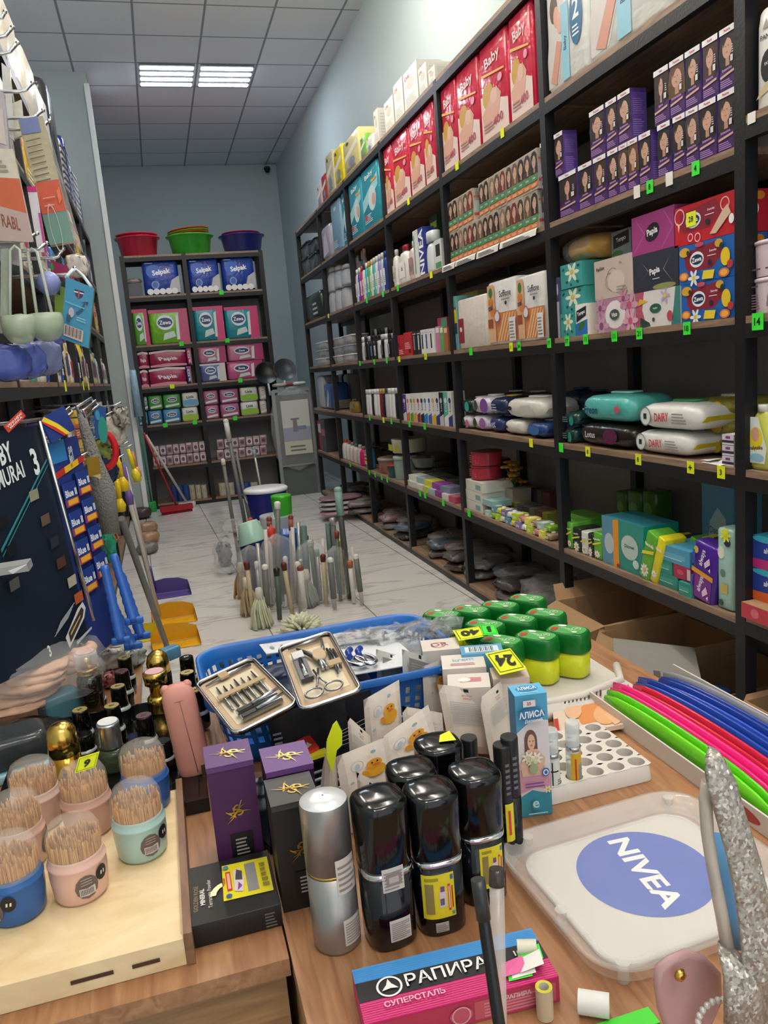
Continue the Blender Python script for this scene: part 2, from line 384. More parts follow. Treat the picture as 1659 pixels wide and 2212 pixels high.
TAGS = [  # px, level, colour, writing
 (1187, 3, 'g', '17'), (1226, 3, 'g', '17'), (1266, 3, 'g', '11'), (1328, 3, 'g', '11'), (1382, 3, 'g', '21'), (1485, 3, 'g', '18'),
 (1213, 2, 'g', ''), (1271, 2, 'y', '8'), (1380, 2, 'y', '8'), (1493, 2, 'y', '+'), (1559, 2, 'y', '3'),
 (1504, 4, 'g', '4'), (1405, 4, 'g', '8'), (1377, 4, 'w', ''), (1447, 4, 'w', ''),
 (1148, 2, 'y', ''), (1105, 3, 'y', '11'), (1122, 3, 'g', '34'), (1018, 3, 'g', ''), (920, 3, 'y', '8'), (863, 3, 'y', ''), (836, 3, 'g', ''), (809, 3, 'g', ''), (778, 3, 'g', ''),
 (1086, 5, 'y', ''), (988, 5, 'y', ''), (883, 5, 'y', ''), (932, 4, 'y', ''), (860, 4, 'g', ''), (828, 4, 'g', ''), (793, 4, 'g', ''), (710, 4, 'y', ''),
 (918, 2, 'g', ''), (885, 2, 'g', ''), (846, 2, 'g', ''), (829, 2, 'y', ''), (799, 2, 'g', ''),
 (958, 1, 'g', ''), (919, 1, 'g', ''), (908, 1, 'g', ''), (837, 1, 'g', ''), (825, 1, 'g', ''), (811, 1, 'g', ''), (798, 1, 'g', ''), (757, 1, 'g', ''), (1014, 1, 'g', '')]
for x, l, c, w in TAGS:
    z = LV[l]-.018; Y = solve_axis(x, (XR, 0, z), (0, 1, 0))
    tagp(rackR, (XR-.001, Y, z), '-x', {'g': TAGG, 'y': TAGY, 'w': TAGW}[c], w, .036 if Y < 4 else .045, .042)
tagp(rackN, (XR-.001, solve_axis(1638, (XR, 0, 1.49), (0, 1, 0)), 1.485), '-x', TAGG, '14', .045, .05)
tagp(rackN, (XR-.001, solve_axis(1625, (XR, 0, 2.05), (0, 1, 0)), 2.055), '-x', TAGW, '', .03, .03)
for x, l, c in ((478, 5, 'g'), (491, 4, 'g'), (392, 4, 'g'), (372, 3, 'y'), (519, 3, 'g'), (357, 2, 'g'), (421, 2, 'g'), (508, 2, 'g'), (655-3*40, 5, 'y')):
    z = LB[l]-.014; X = solve_axis(x, (0, YBK, z), (1, 0, 0))
    if x != 535: tagp(rackB, (X, YBK-.001, z), '-y', {'g': TAGG, 'y': TAGY}[c], '', .05, .05)
# ================================================================== GOODS: print language and kinds
def deco(F, w, h, ops, pm=P):
    for o in ops:
        k = o[0]
        if k == 'r': F.rect(o[1]*w, o[2]*h, o[3]*w, o[4]*h, pm(o[5]))
        elif k == 'e': F.ell(o[1]*w, o[2]*h, o[3]*w, o[4]*h, pm(o[5]), rot=o[6] if len(o) > 6 else 0)
        elif k == 'q': F.poly([(a*w, b*h) for a, b in o[1]], pm(o[2]))
        elif k == 't': F.text(o[1], o[2]*w, o[3]*h, o[4]*h, pm(o[5]), rot=o[6] if len(o) > 6 else 0, maxw=(o[7] if len(o) > 7 else .9)*w, bold=o[8] if len(o) > 8 else .02)
        elif k == 'o': F.ring(o[1]*w, o[2]*h, o[3]*w, o[4]*w, pm(o[5]))
        elif k == 'l': F.lines(o[1]*w, o[2]*h, o[3]*w, o[4]*h, o[5], pm(o[6]))
        elif k == 'b': F.barcode(o[1]*w, o[2]*h, o[3]*w, o[4]*h, pm('#222222'))
        elif k == 'f':     # flower: cx cy r petals colour centre
            for i in range(o[4]):
                a = 2*pi*i/o[4]; F.ell(o[1]*w+cos(a)*o[3]*w*.6, o[2]*h+sin(a)*o[3]*w*.6, o[3]*w*.5, o[3]*w*.22, pm(o[5]), 10, a); F.k -= 1
            F.k += 1; F.ell(o[1]*w, o[2]*h, o[3]*w*.3, o[3]*w*.3, pm(o[6]), 10)
        elif k == 'P':     # portrait: cx cy height hair skin
            cx, cy, s = o[1]*w, o[2]*h, o[3]*h
            F.poly([(cx+x*s, cy+y*s) for x, y in ((-.34, -.52), (-.38, -.1), (-.32, .3), (-.12, .48), (.14, .48), (.32, .3), (.36, -.1), (.38, -.52))], pm(o[4]))
            F.poly([(cx+x*s, cy+y*s) for x, y in ((-.07, -.45), (-.07, -.2), (.08, -.2), (.1, -.45))], pm('#b98a72'))
            F.ell(cx, cy+.03*s, .21*s, .28*s, pm(o[5])); F.poly([(cx-.17*s, cy+.06*s), (cx-.16*s, cy+.3*s), (cx+.02*s, cy+.33*s), (cx-.08*s, cy+.22*s)], pm(o[4]))
            for q in (-.06, .06): F.ell(cx+q*s, cy+.09*s, .026*s, .012*s, pm('#2a1c18'), 8)
            F.ell(cx, cy-.08*s, .04*s, .014*s, pm('#a8434a'), 8)
def carton(nm, cat, col, fops=(), sops=(), tops=(), finish=P, r=.0015, part=None, sidecol=None, topcol=None):
    def mk(w, d, h):
        mb = MB(); mb.box(-w/2, w/2, 0, d, 0, h, finish(col), {'+x': finish(sidecol or col), '-x': finish(sidecol or col), '+z': finish(topcol or col)})
        deco(front(mb, w, h), w, h, fops)
        if sops: deco(rightf(mb, w/2), d, h, sops); deco(leftf(mb, -w/2, d), d, h, sops)
        if tops: deco(topf(mb, w, d, h), w, d, tops)
        return kind(nm, cat, (nm, mb))
    return mk
def soft(nm, cat, col, fops=(), sops=(), r=.03, b=.02, bulge=0, handle=None, tops=()):
    def mk(w, d, h):
        mb = MB(); rr = min(r, w*.2, d*.3); bb = min(b, h*.15, d*.25)
        mb.rbox(w, d, h, FILM(col), rr, bb, (0, d/2, 0))
        deco(front(mb, w, h, -.0005, .0005), w, h, fops, lambda c: mat(c, .28, var=.05))
        if sops: deco(rightf(mb, w/2+.0006), d, h, sops, lambda c: mat(c, .28, var=.05))
        if tops: deco(topf(mb, w, d, h+.0006), w, d, tops, lambda c: mat(c, .28, var=.05))
        if handle:
            hb = MB().tube([(-w*.2, d/2, h-.004), (-w*.12, d/2, h+.03), (w*.12, d/2, h+.03), (w*.2, d/2, h-.004)], .006, FILM(handle), 6)
            return kind(nm, cat, ('film_body', mb), ('carry_handle', hb))
        return kind(nm, cat, (nm, mb))
    return mk
def pouch(nm, cat, col, fops=(), tops=(), end='#e8e8e4'):
    # flat wet-wipe pack lying on its back with crimped ends; front = short side
    def mk(w, d, h):
        mb = MB(); mb.pillow(w*.94, d, h, FILM(col), (0, d/2, 0), e=6, nz=8, n=32, jit=.0015, seed=int(w*1e4), ey=3)
        for s in (-1, 1):
            mb.poly([(s*w*.46, .02, h*.35), (s*w*.5, .03, h*.55), (s*w*.5, d-.03, h*.55), (s*w*.46, d-.02, h*.35)], FILM(end))
        F = Face(mb, (-w/2, -.003, 0), (1, 0, 0), (0, 0, 1), (0, -1, 0), .0006); F.k = 2; deco(F, w, h, fops, lambda c: mat(c, .3, var=.05))
        lid = MB().prof(rrect(w*.36, d*.34, .02), [(1, 0), (1, .005), (.93, .008)], G(tops[0] if tops else '#3f9a5c'), (0, d*.5, h-.003))
        return kind(nm, cat, ('film_body', mb), ('flip_lid', lid))
    return mk
def bottle(nm, cat, body, cap, label=None, neck=.35, taper=.9, sq=2.6, capk=.4, caph=.14, flat=.62, trans=False, lops=()):
    def mk(w, d, h):
        a, b = w/2, min(w*flat, d)/2; hb = h*(1-caph)
        bm = mat(body, .12, alpha=.75, var=.03) if trans else G(body)
        sec = superell(a, b, sq); c = (0, b, 0)
        mb = MB().prof(sec, [(.86, 0), (.98, .02*h), (1, .08*h), (1, hb*.55), (taper, hb*.8), ((taper+neck)/2+.08, hb*.93), (neck, hb*.97), (neck, hb)], bm, c)
        if label:
            F = Face(mb, (-w/2, -.0008, 0), (1, 0, 0), (0, 0, 1), (0, -1, 0)); F.rect(w*.2, h*.16, w*.8, h*.58, P(label)); deco(F, w, h, lops or [('l', .28, .24, .72, .42, 4, '#666666')])
        cp = MB().prof(superell(a*capk/.4*.42, min(b, a)*capk/.4*.42 if flat > .55 else b*.8, 3), [(1, hb*.985), (1, h*.985), (.9, h)], G(cap), c)
        return kind(nm, cat, ('bottle_body', mb), ('bottle_cap', cp))
    return mk
def jar(nm, cat, body, lid, lops=(), rim=1.04, tap=.92, alpha=1, lidh=.16):
    def mk(w, d, h):
        r = w/2; m = G(body) if alpha == 1 else mat(body, .1, alpha=alpha, var=0)
        mb = MB().lathe([(r*tap, 0), (r*tap*1.01, .004), (r, h*.8), (r, h*(1-lidh))], m, 24, (0, r, 0))
        F = Face(mb, (-w/2, -.0006+r*.06, 0), (1, 0, 0), (0, 0, 1), (0, -1, 0)); deco(F, w, h, lops)
        if not lid: return kind(nm, cat, (nm, mb))
        lb = MB().lathe([(r*rim, h*(1-lidh)), (r*rim, h*.97), (r*.9*rim, h)], G(lid), 24, (0, r, 0))
        return kind(nm, cat, ('tub', mb), ('tub_lid', lb))
    return mk
_kc = {}
def clampb(a, b, posts, m):
    c = (a+b)/2
    for p, q in zip(posts[:-1], posts[1:]):
        if p < c < q: return tuple(min(max(t, p+m), q-m) for t in (a, b))
    return a, b
def getk(mk, w, d, h):
    if mk not in _kc: _kc[mk] = (mk(w, d, h), w, d, h)
    return _kc[mk]
def put(mk, x0, x1, z, ytop, label, group=None, inset=.02, d=.2, side='R', turn=0, h=None, tilt=0, front_at=None, fixed=None):
    z += .0008
    if side == 'R':
        X = XR+inset; a, b = clampb(solve_axis(x0, (X, 0, z), (0, 1, 0)), solve_axis(x1, (X, 0, z), (0, 1, 0)), PY, .0235); w = abs(a-b); loc = (X, (a+b)/2, z); rz = -pi/2
    elif side == 'B':
        Y = YBK+inset; a, b = clampb(solve_axis(x0, (0, Y, z), (1, 0, 0)), solve_axis(x1, (0, Y, z), (1, 0, 0)), [-.19, .49, 1.37], .026); w = abs(a-b); loc = ((a+b)/2, Y, z); rz = 0
    else:
        X = XLF-inset; a = solve_axis(x0, (X, 0, z), (0, 1, 0)); b = solve_axis(x1, (X, 0, z), (0, 1, 0)); w = abs(a-b); loc = (X, (a+b)/2, z); rz = pi/2
    if h is None: h = height(loc, 0, ytop)if False else hcol(loc, (x0+x1)/2, ytop)
    if fixed: w = fixed
    LZ = LV if side != 'B' else LB
    for q0, q1 in zip(LZ[:-1], LZ[1:]):
        if q0-.01 < z < q1-.07: h = min(h, q1-.068-z)
    k, kw, kd, kh = getk(mk, w, d, h)
    if tilt: return inst(k, loc, label=label, group=group, scale=(w/kw, d/kd, h/kh), rot=(0, tilt, rz+turn)) if False else inst(k, loc, label=label, group=group, scale=(w/kw, d/kd, h/kh), rot=tilt_e(rz+turn, tilt))
    return inst(k, loc, rz+turn, label, group, (w/kw, d/kd, h/kh))
def tilt_e(rz, t): return (Matrix.Rotation(rz, 3, 'Z') @ Matrix.Rotation(t, 3, 'Y')).to_euler()
def hcol(loc, x, y):      # height such that the vertical line through loc reaches image row y at column near x
    d0 = Vector(loc)-C0; k = -(y-PPY)/FPX
    return -((d0.dot(up)-k*d0.dot(fw))/(up.z-k*fw.z))
def run(mk, x0, x1, z, yt0, yt1, n, tmpl, group, gap=.04, d=.2, side='R', inset=.02, mks=None, jit=.004, hh=None):
    z += .0008
    # n equal things side by side; pixel ends on the shelf edge, divided evenly in space
    ax = {'R': lambda x: solve_axis(x, (XR+inset, 0, z), (0, 1, 0)), 'B': lambda x: solve_axis(x, (0, YBK+inset, z), (1, 0, 0)), 'L': lambda x: solve_axis(x, (XLF-inset, 0, z), (0, 1, 0))}[side]
    a, b = ax(x0), ax(x1); out = []
    a, b = clampb(a, b, PY if side == 'R' else [-.19, .49, 1.37], .0245)
    st = (b-a)/n
    for i in range(n):
        p0 = a+st*i; c = p0+st/2; w = abs(st)*(1-gap)
        loc = {'R': (XR+inset+random.uniform(0, jit), c, z), 'B': (c, YBK+inset+random.uniform(0, jit), z), 'L': (XLF-inset-random.uniform(0, jit), c, z)}[side]
        f = (i+.5)/n; h = hh or hcol(loc, 0, yt0+(yt1-yt0)*f); m = mks[i % len(mks)] if mks else mk
        k, kw, kd, kh = getk(m, w, d, h)
        lab = tmpl.format(o=ordn(i, n), c='') if isinstance(tmpl, str) else tmpl[i]
        out.append(inst(k, loc, {'R': -pi/2, 'B': 0, 'L': pi/2}[side]+random.uniform(-.02, .02), lab, group, (w/kw, d/kd, h/kh)))
    return out
# ------------------------------------------------------------------ right rack, fifth shelf: baby packs
redf = [('q', [(.03, .02), (.97, .02), (.97, .3), (.03, .5)], '#e6cfc8'), ('e', .3, .46, .2, .13, '#c99a3f'), ('q', [(.05, .3), (.6, .5), (.75, .4), (.6, .15), (.15, .1)], '#d8a690'), ('e', .5, .42, .13, .08, '#dfb7a2'), ('t', 'Baby', .5, .79, .14, '#f3d9dc', .12), ('t', '400', .62, .16, .09, '#b3435c', .1), ('l', .1, .1, .5, .2, 3, '#b98f8c'), ('q', [(.1, .68), (.9, .6), (.9, .62), (.1, .71)], '#e8b25c'), ('e', .75, .55, .08, .04, '#e59ab0')]
redpack = soft('diaper_pack', 'diapers', '#c3203f', redf, [('r', .15, .4, .5, .6, '#ece4e2'), ('b', .2, .43, .45, .57), ('l', .2, .1, .8, .35, 6, '#e58a99')], r=.02, b=.012)
for i, (a, b, y) in enumerate(((955, 993, 157), (994, 1041, 115), (1043, 1103, 62), (1106, 1155, 8))):
    put(redpack, a, b, LV[5], y, f"red baby diaper pack, {ordn(i,4)} of the four nearer the camera", 'red diaper packs nearer the camera', d=.19)
for i, (a, b, y) in enumerate(((827, 854, 304), (855, 890, 268), (891, 921, 235), (922, 945, 207))):
    put(redpack, a, b, LV[5], y, f"red baby diaper pack, {ordn(i,4)} of the four in the farther bay", 'red diaper packs in the farther bay', d=.19)
whf = [('q', [(.04, .3), (.2, .9), (.42, .96), (.5, .5), (.3, .06), (.05, .05)], '#cfc9c6'), ('e', .24, .7, .1, .12, '#5d4740'), ('e', .3, .62, .07, .09, '#d3a08c'), ('e', .38, .55, .07, .09, '#d9a894'), ('q', [(.12, .1), (.3, .42), (.42, .38), (.26, .05)], '#cf9684'), ('r', .42, .04, .6, .68, '#8fc3d6'), ('t', 'Baby', .51, .35, .06, '#3a4f7c', pi/2), ('e', .78, .5, .15, .24, '#2d6b94'), ('t', '2', .78, .56, .17, '#e9eef2'), ('l', .7, .34, .86, .44, 3, '#e9eef2'), ('t', 'me', .55, .85, .06, '#3d3c44')]
whpack = soft('diaper_pack', 'diapers', '#dcdcd8', whf, r=.03, b=.02)
put(whpack, 1159, 1270, LV[5], -250, 'big white diaper pack with blue number 2, beside the red packs', d=.22)
put(whpack, 1272, 1440, LV[5], -340, 'big white diaper pack cut off by the top edge of the photo', d=.22)
tealf = [('q', [(.04, .5), (.96, .8), (.96, .6), (.04, .3)], '#9fd4de'), ('e', .6, .45, .22, .2, '#c9dfe4'), ('e', .68, .42, .1, .1, '#d3a898'), ('t', 'Baby', .5, .84, .1, '#e6f2f4', .15), ('l', .1, .1, .6, .25, 5, '#cfe8ee'), ('r', .6, .7, .9, .74, '#d9a34d'), ('e', .2, .2, .09, .05, '#bd4a62')]
tealpack = soft('diaper_pack', 'diapers', '#2f94ab', tealf, r=.015, b=.01)
for a, b, y, q in ((745, 760, 415, 'short'), (761, 787, 366, 'middle'), (788, 824, 345, 'tall')):
    put(tealpack, a, b, LV[5], y, f'{q} teal diaper pack left of the farther red packs', d=.2)
put(soft('diaper_pack', 'diapers', '#7fa6bf', tealf[3:5], r=.02), 722, 741, LV[5], 432, 'pale blue soft pack left of the teal packs on the same shelf', d=.2)
put(soft('clear_bag', 'bag', '#a6a4b4', [('q', [(.1, .1), (.8, .2), (.6, .8), (.3, .7)], '#c8c6d2')], r=.04, b=.04), 693, 716, LV[5], 487, 'crumpled grey lilac bag on fifth shelf of second farthest bay', d=.2)
# top shelf
whbox = carton('carton_box', 'box', '#d8d6cc', [('r', .04, .04, .96, .96, '#e2e0d6'), ('l', .1, .1, .9, .35, 5, '#b4aea2'), ('e', .5, .62, .25, .14, '#c9bfae'), ('t', 'DR', .3, .82, .09, '#b0494e')], [('l', .1, .1, .9, .9, 9, '#c4c2b8')])
for i, (a, b, y) in enumerate(((812, 833, 238), (834, 853, 215), (855, 874, 176), (876, 905, 146), (907, 924, 142), (927, 945, 146))):
    put(whbox, a, b, LV[6], y, f'off-white carton on top of the right rack, {ordn(i,6)} of six', 'off-white cartons on top of the right rack', d=.16)
ycol = [('#d9c9c4', 686, 697, 400, 'pinkish white'), ('#b8403a', 698, 708, 376, 'red and white'), ('#c9c3a0', 709, 724, 330, 'striped yellow grey'), ('#e2d01e', 726, 743, 318, 'bright yellow'), ('#d2c88a', 745, 778, 292, 'tall pale yellow'), ('#74b23a', 781, 792, 292, 'green'), ('#dfe4dc', 793, 806, 293, 'white')]
for c, a, b, y, q in ycol:
    put(soft('pad_pack', 'pads', c, [('q', [(.05, .55), (.9, .75), (.9, .6), (.05, .4)], '#e9e7e0'), ('e', .5, .3, .2, .12, '#8a8ca6'), ('l', .15, .1, .8, .2, 3, '#8c8a90'), ('e', .3, .85, .08, .04, '#3c3a4c')], r=.015), a, b, LV[6], y, f'{q} soft pack on top of the right rack, toward the back wall', d=.16)
# fifth shelf far bays: containers
cont = MB()
def clearbox(nm='plastic_container', lid='#c3c9cf', body='#c8ced4', al=.4, tp=.85):
    def mk(w, d, h):
        mb = MB().prof(rrect(w, d, .02), [(tp, 0), (tp+.02, .003), (1, h*.86)], mat(body, .12, alpha=al, var=.03), (0, d/2, 0))
        lb = MB().prof(rrect(w*1.04, d*1.04, .02), [(1, h*.86), (1, h*.95), (.92, h)], mat(lid, .2, alpha=min(1, al+.35), var=.03), (0, d/2, 0))
        return kind(nm, 'container', ('tub', mb), ('tub_lid', lb))
    return mk
CB1 = clearbox(); CB2 = clearbox(lid='#f0f0f0', body='#d4d6d8', al=.55); CB3 = clearbox(lid='#30363a', body='#555d62', al=.7)
run(CB3, 646, 684, LV[5], 560, 545, 2, 'smoky plastic box in the farthest bay, fifth shelf, {o} of two below', 'smoky boxes low', d=.3)
zz = LV[5]+.17
run(CB3, 646, 684, zz, 530, 515, 2, 'smoky plastic box in the farthest bay, {o} of the upper two', 'smoky boxes high', d=.28)
# ------------------------------------------------------------------ hair dye boxes, fourth shelf
hairs = ['#1d1516', '#2c1d1b', '#17120f', '#3a2622', '#241818', '#4c3a33', '#5d4029', '#201a1c', '#150f12', '#1b1413', '#3a3233', '#191113', '#241b1e']
def purp(hair):
    return carton('hair_dye_box', 'hair dye', '#2a1840', [('q', [(0, 0), (1, 0), (1, .42), (0, .30)], '#472060'), ('q', [(.02, .38), (.98, .38), (.98, .93), (.02, .93)], hair), ('P', .47, .645, .58, hair, '#c69a85'), ('q', [(0, .9), (1, .9), (1, 1), (0, 1)], '#e9e6ea'), ('t', 'Palette', .5, .95, .045, '#b1223a', 0, .7), ('q', [(.06, .2), (.94, .25), (.94, .29), (.06, .24)], '#c9a592'), ('l', .08, .05, .9, .18, 4, '#b08bc4'), ('t', 'Intensive', .5, .33, .05, '#c493d6', .05), ('r', .72, .42, .88, .52, '#d9d4dc'), ('l', .8, .55, .92, .7, 4, '#c9c2cf')],
                  [('q', [(0, 0), (1, 0), (1, .92), (0, .92)], '#5c3f8d'), ('l', .12, .08, .88, .42, 8, '#8d74b5'), ('l', .12, .5, .88, .82, 8, '#8068a8')], finish=P, sidecol='#4a2f76')
PK = [purp(h) for h in hairs]
ZP = LV[4]
bot = [(1177, 1201, 352), (1211, 1248, 326), (1253, 1282, 300), (1285, 1312, 284), (1316, 1338, 268), (1340, 1358, 258), (1359, 1380, 244), (1383, 1408, 228), (1423, 1450, 206), (1456, 1482, 189), (1484, 1510, 171), (1512, 1548, 148), (1552, 1588, 118)]
hb = None
for i, (a, b, y) in enumerate(bot):
    put(PK[i], a, b, ZP, y, f'purple hair dye box with woman portrait, bottom row, {ordn(i,13)} of thirteen', 'purple hair dye boxes, bottom row', d=.065, h=.172)
top = [(1171, 1191), (1201, 1219), (1277, 1308), (1312, 1335), (1338, 1364), (1415, 1446), (1449, 1479), (1482, 1514), (1519, 1552), (1556, 1590)]
for i, (a, b) in enumerate(top):
    put(PK[(i*5+2) % 13], a, b, ZP+.1735, 0, f'purple hair dye box with woman portrait, stacked top row, {ordn(i,10)} of ten', 'purple hair dye boxes, top row', d=.065, h=.172)
grh = ['#4a3a34', '#3c2f2a', '#5a463a', '#6a5242', '#241c1a', '#7a2a24', '#2c2322', '#8a7460']
def green(hair):
    return carton('hair_dye_box', 'hair dye', '#b9b0a0', [('r', 0, .36, 1, .97, '#a89c8e'), ('P', .52, .68, .56, hair, '#c9a58e'), ('q', [(0, .2), (1, .22), (1, .4), (0, .36)], '#4f8a5c'), ('q', [(0, .05), (1, .08), (1, .2), (0, .17)], '#d97a3c'), ('t', 'Color', .5, .3, .06, '#e8efe6', 0, .8), ('l', .1, .09, .8, .16, 2, '#f0d9c4')],
                  [('r', .1, .3, .9, .62, '#b4c0c2'), ('r', .05, .18, .95, .26, '#c24f46'), ('l', .15, .65, .85, .9, 6, '#9a968c'), ('r', .05, .72, .95, .78, '#c86a5c')])
GK = [green(h) for h in grh]
HM = .17
def run2(mks, x0, x1, z, h, n, tmpl, group, d):
    a, b = clampb(*(solve_axis(x, (XR+.02, 0, z), (0, 1, 0)) for x in (x0, x1)), PY, .0245); st = (b-a)/n
    for i in range(n):
        k, kw, kd, kh = getk(mks[(i*3+1) % len(mks)], abs(st)*.97, d, h)
        inst(k, (XR+.02+random.uniform(0, .004), a+st*(i+.5), z+.0008), -pi/2+random.uniform(-.02, .02), tmpl.format(o=ordn(i, n)), group, (abs(st)*.97/kw, d/kd, h/kh))
run2(GK, 957, 1163, ZP, HM, 16, 'brown and green hair dye box, lower row, {o} of sixteen', 'green hair dye boxes, lower row', .08)
run2(GK, 957, 1024, ZP+HM+.001, HM, 5, 'brown and green hair dye box, upper row by the post, {o} of five', 'green hair dye boxes, upper row left', .08)
run2(GK, 1036, 1163, ZP+HM+.001, HM, 10, 'brown and green hair dye box, upper row nearer the camera, {o} of ten', 'green hair dye boxes, upper row right', .08)
# printed leaflets hanging over the shelf edge
for i, (a, b) in enumerate(((958, 985), (986, 1030), (1032, 1080), (1082, 1163))):
    z = LV[4]+.0006; ya, yb = (solve_axis(x, (XR, 0, z), (0, 1, 0)) for x in (a, b))
    mb = MB(); L_ = abs(ya-yb)*.98; pm = mat('#e4e3dc', .35, var=.03)
    rows = [(-.0, .02), (-.012, .0012), (-.03, -.012), (-.036, -.035)]
    mb.loft([[(x, y, z_) for y, z_ in [(q, 0) for q in (.016,)] + [(0, .001), (-.006, -.006), (-.011, -.036+.004*(i % 2))]] for x in (-L_/2, 0, L_/2)], pm, False, False, False, closed=False)
    Fc = Face(mb, (-L_/2, -.0115, -.034), (1, 0, 0), (0, .16, .98), (0, -1, .16)); Fc.k = 2
    Fc.lines(L_*.1, .004, L_*.9, .026, 4, INK)
    inst(kind('colour_chart', 'leaflet', ('colour_chart', mb)), (XR-.002, (ya+yb)/2, z), -pi/2, f'white printed colour chart folded over the shelf edge, {ordn(i,4)} of four', 'colour charts under hair dye')
# ------------------------------------------------------------------ fourth shelf far
B = bottle
items = [(845, 858, 540, B('shampoo_bottle', 'bottle', '#d9d8d6', '#d9d8d6', '#cfc7bf'), 'white shampoo bottle, first left of the dark post gap'),
 (861, 881, 530, B('shampoo_bottle', 'bottle', '#dcdad7', '#a8283c', '#eeeae6', lops=[('t', 'da', .5, .4, .12, '#222222')]), 'white bottle with black lettering and red cap'),
 (883, 897, 521, B('shampoo_bottle', 'bottle', '#cfc5c0', '#e2dfdc', '#ad8a80'), 'beige bottle with white cap on fourth shelf'),
 (898, 908, 498, carton('box', 'box', '#d8dcd6', [('r', .1, .1, .3, .9, '#6d8a84')]), 'narrow tall white box beside the blue one'),
 (909, 919, 492, carton('box', 'box', '#2c3c8e', [('t', 'NIVEA', .5, .5, .3, '#ffffff', pi/2, 3)]), 'narrow deep blue box with white upright lettering'),
 (920, 937, 500, B('foam_bottle', 'bottle', '#d2d8df', '#e2e6ea', capk=.85, caph=.25), 'white foam bottle with pale cap'),
 (941, 956, 518, carton('box', 'box', '#d4dad8', [('r', .2, .45, .8, .85, '#23282c'), ('r', .1, .05, .9, .25, '#4c9a68')]), 'small white and black box next to the post')]
for a, b, y, mk, lb in items: put(mk, a, b, LV[4], y, lb, d=.08)
put(carton('box', 'box', '#2e4a3c', [('r', .1, .8, .9, .9, '#a9c93c')]), 936, 952, LV[4], 466, 'dark green box standing behind the small white box', d=.08, inset=.16)
tc = ['#c9c4cc', '#6d3fb0', '#b83a4c', '#d5d8da', '#3fa6c9', '#4ea84a', '#e2e2dc', '#3ca9a0', '#cfd4dc', '#8d8fb4', '#b3b9cc', '#24408c']
cc = ['#d9d9d9', '#e8e8e8', '#b84a4a', '#3a3a44', '#e6e6e6', '#c9a24c', '#e2c9b0', '#dadada', '#e8e8e8', '#c9c9d9', '#e0e0e0', '#24408c']
TB = [bottle('toothpaste_tube', 'tube', a, b, '#e8e8ea', neck=.6, capk=.6) for a, b in zip(tc, cc)]
names = ['grey', 'violet', 'red', 'white', 'sky blue', 'green', 'ivory', 'turquoise', 'pale grey', 'mauve', 'bluish grey', 'navy']
run(None, 755, 836, LV[4], 585, 541, 12, [f'{n} bottle in the row of coloured bottles, fourth shelf' for n in names], 'row of coloured bottles on fourth shelf', d=.07, mks=TB, gap=.1)
run(None, 758, 832, LV[4], 575, 535, 8, 'taller pale bottle behind the coloured row, {o} of eight', 'pale bottles behind coloured row', d=.07, inset=.13, mks=TB[3:5]+TB[6:9], gap=.2)
gl = bottle('glass_bottle', 'glass bottle', '#c2c8d0', '#c9ccd2', None, neck=.5, trans=True, caph=.2, capk=.7)
run(gl, 703, 748, LV[4], 618, 607, 3, 'clear glass jug in lower row of second farthest bay, {o}', 'clear jugs, lower row', d=.12)
run(gl, 703, 748, LV[4]+.2, 579, 571, 3, 'clear glass jug in upper row of second farthest bay, {o}', 'clear jugs, upper row', d=.12)
put(soft('dark_bag', 'bag', '#2c3a34', [('l', .55, .2, .9, .7, 3, '#b8c4be')], r=.05, b=.05), 658, 692, LV[4], 634, 'dark green film-wrapped bundle in the farthest bay', d=.25)
# ------------------------------------------------------------------ third shelf: tissues
zewa = lambda bg, e1, e2: carton('tissue_box', 'tissues', bg, [('q', [(.18, .3), (.62, .3), (.82, .62), (.7, .95), (.1, .8), (.12, .45)], '#8a2438')]+e1+[('e', .34, .58, .13, .2, '#e8edf2'), ('e', .34, .58, .11, .13, '#1c2f5c'), ('t', 'Zewa', .34, .58, .12, '#ffffff', .06, .2), ('t', 'Everyday', .64, .72, .07, '#f3e7ea', .04, .3), ('l', .54, .6, .7, .64, 1, '#f3e7ea'), ('e', .58, .44, .035, .07, '#2b2c3a')]+e2, [('o', .5, .55, .22, .05, '#ffffff'), ('t', 'Zewa', .5, .55, .12, '#ffffff', 0, .35), ('e', .3, .2, .2, .12, '#e5b32a'), ('e', .75, .85, .15, .1, '#d9862a')])
fruit = [('e', .1, .2, .09, .11, '#e5772e'), ('e', .1, .2, .06, .075, '#f2b45e'), ('e', .12, .82, .1, .12, '#d8a436'), ('e', .4, .94, .08, .06, '#c94a5a'), ('e', .86, .5, .08, .22, '#e9c62e'), ('e', .75, .86, .07, .1, '#cfa43a'), ('e', .84, .12, .09, .11, '#e5772e'), ('e', .84, .12, .06, .075, '#f2b45e'), ('q', [(.45, .05), (.65, .03), (.68, .24), (.48, .26)], '#e9cf3a'), ('f', .3, .12, .1, 6, '#e8e8ee', '#e9cf3a'), ('e', .2, .78, .03, .07, '#2a3a2c', .6), ('e', .8, .78, .03, .08, '#2a3a2c', -.5), ('e', .95, .3, .05, .1, '#c23a3c')]
Zblue = zewa('#1f62b0', [], fruit)
Zred = zewa('#c01f2e', [('o', .1, .75, .09, .015, '#f2c9c9'), ('o', .85, .75, .07, .012, '#f2c9c9')], [('q', [(.62, .12), (.72, .1), (.95, .5), (.9, .72), (.82, .6)], '#d8b8a0'), ('o', .42, .12, .05, .012, '#f2c9c9'), ('o', .3, .16, .045, .012, '#f2c9c9'), ('e', .96, .35, .04, .12, '#f4f2f0'), ('q', [(.1, .35), (.12, .5), (.08, .62)], '#f2c9c9')])
Z3 = LV[3]
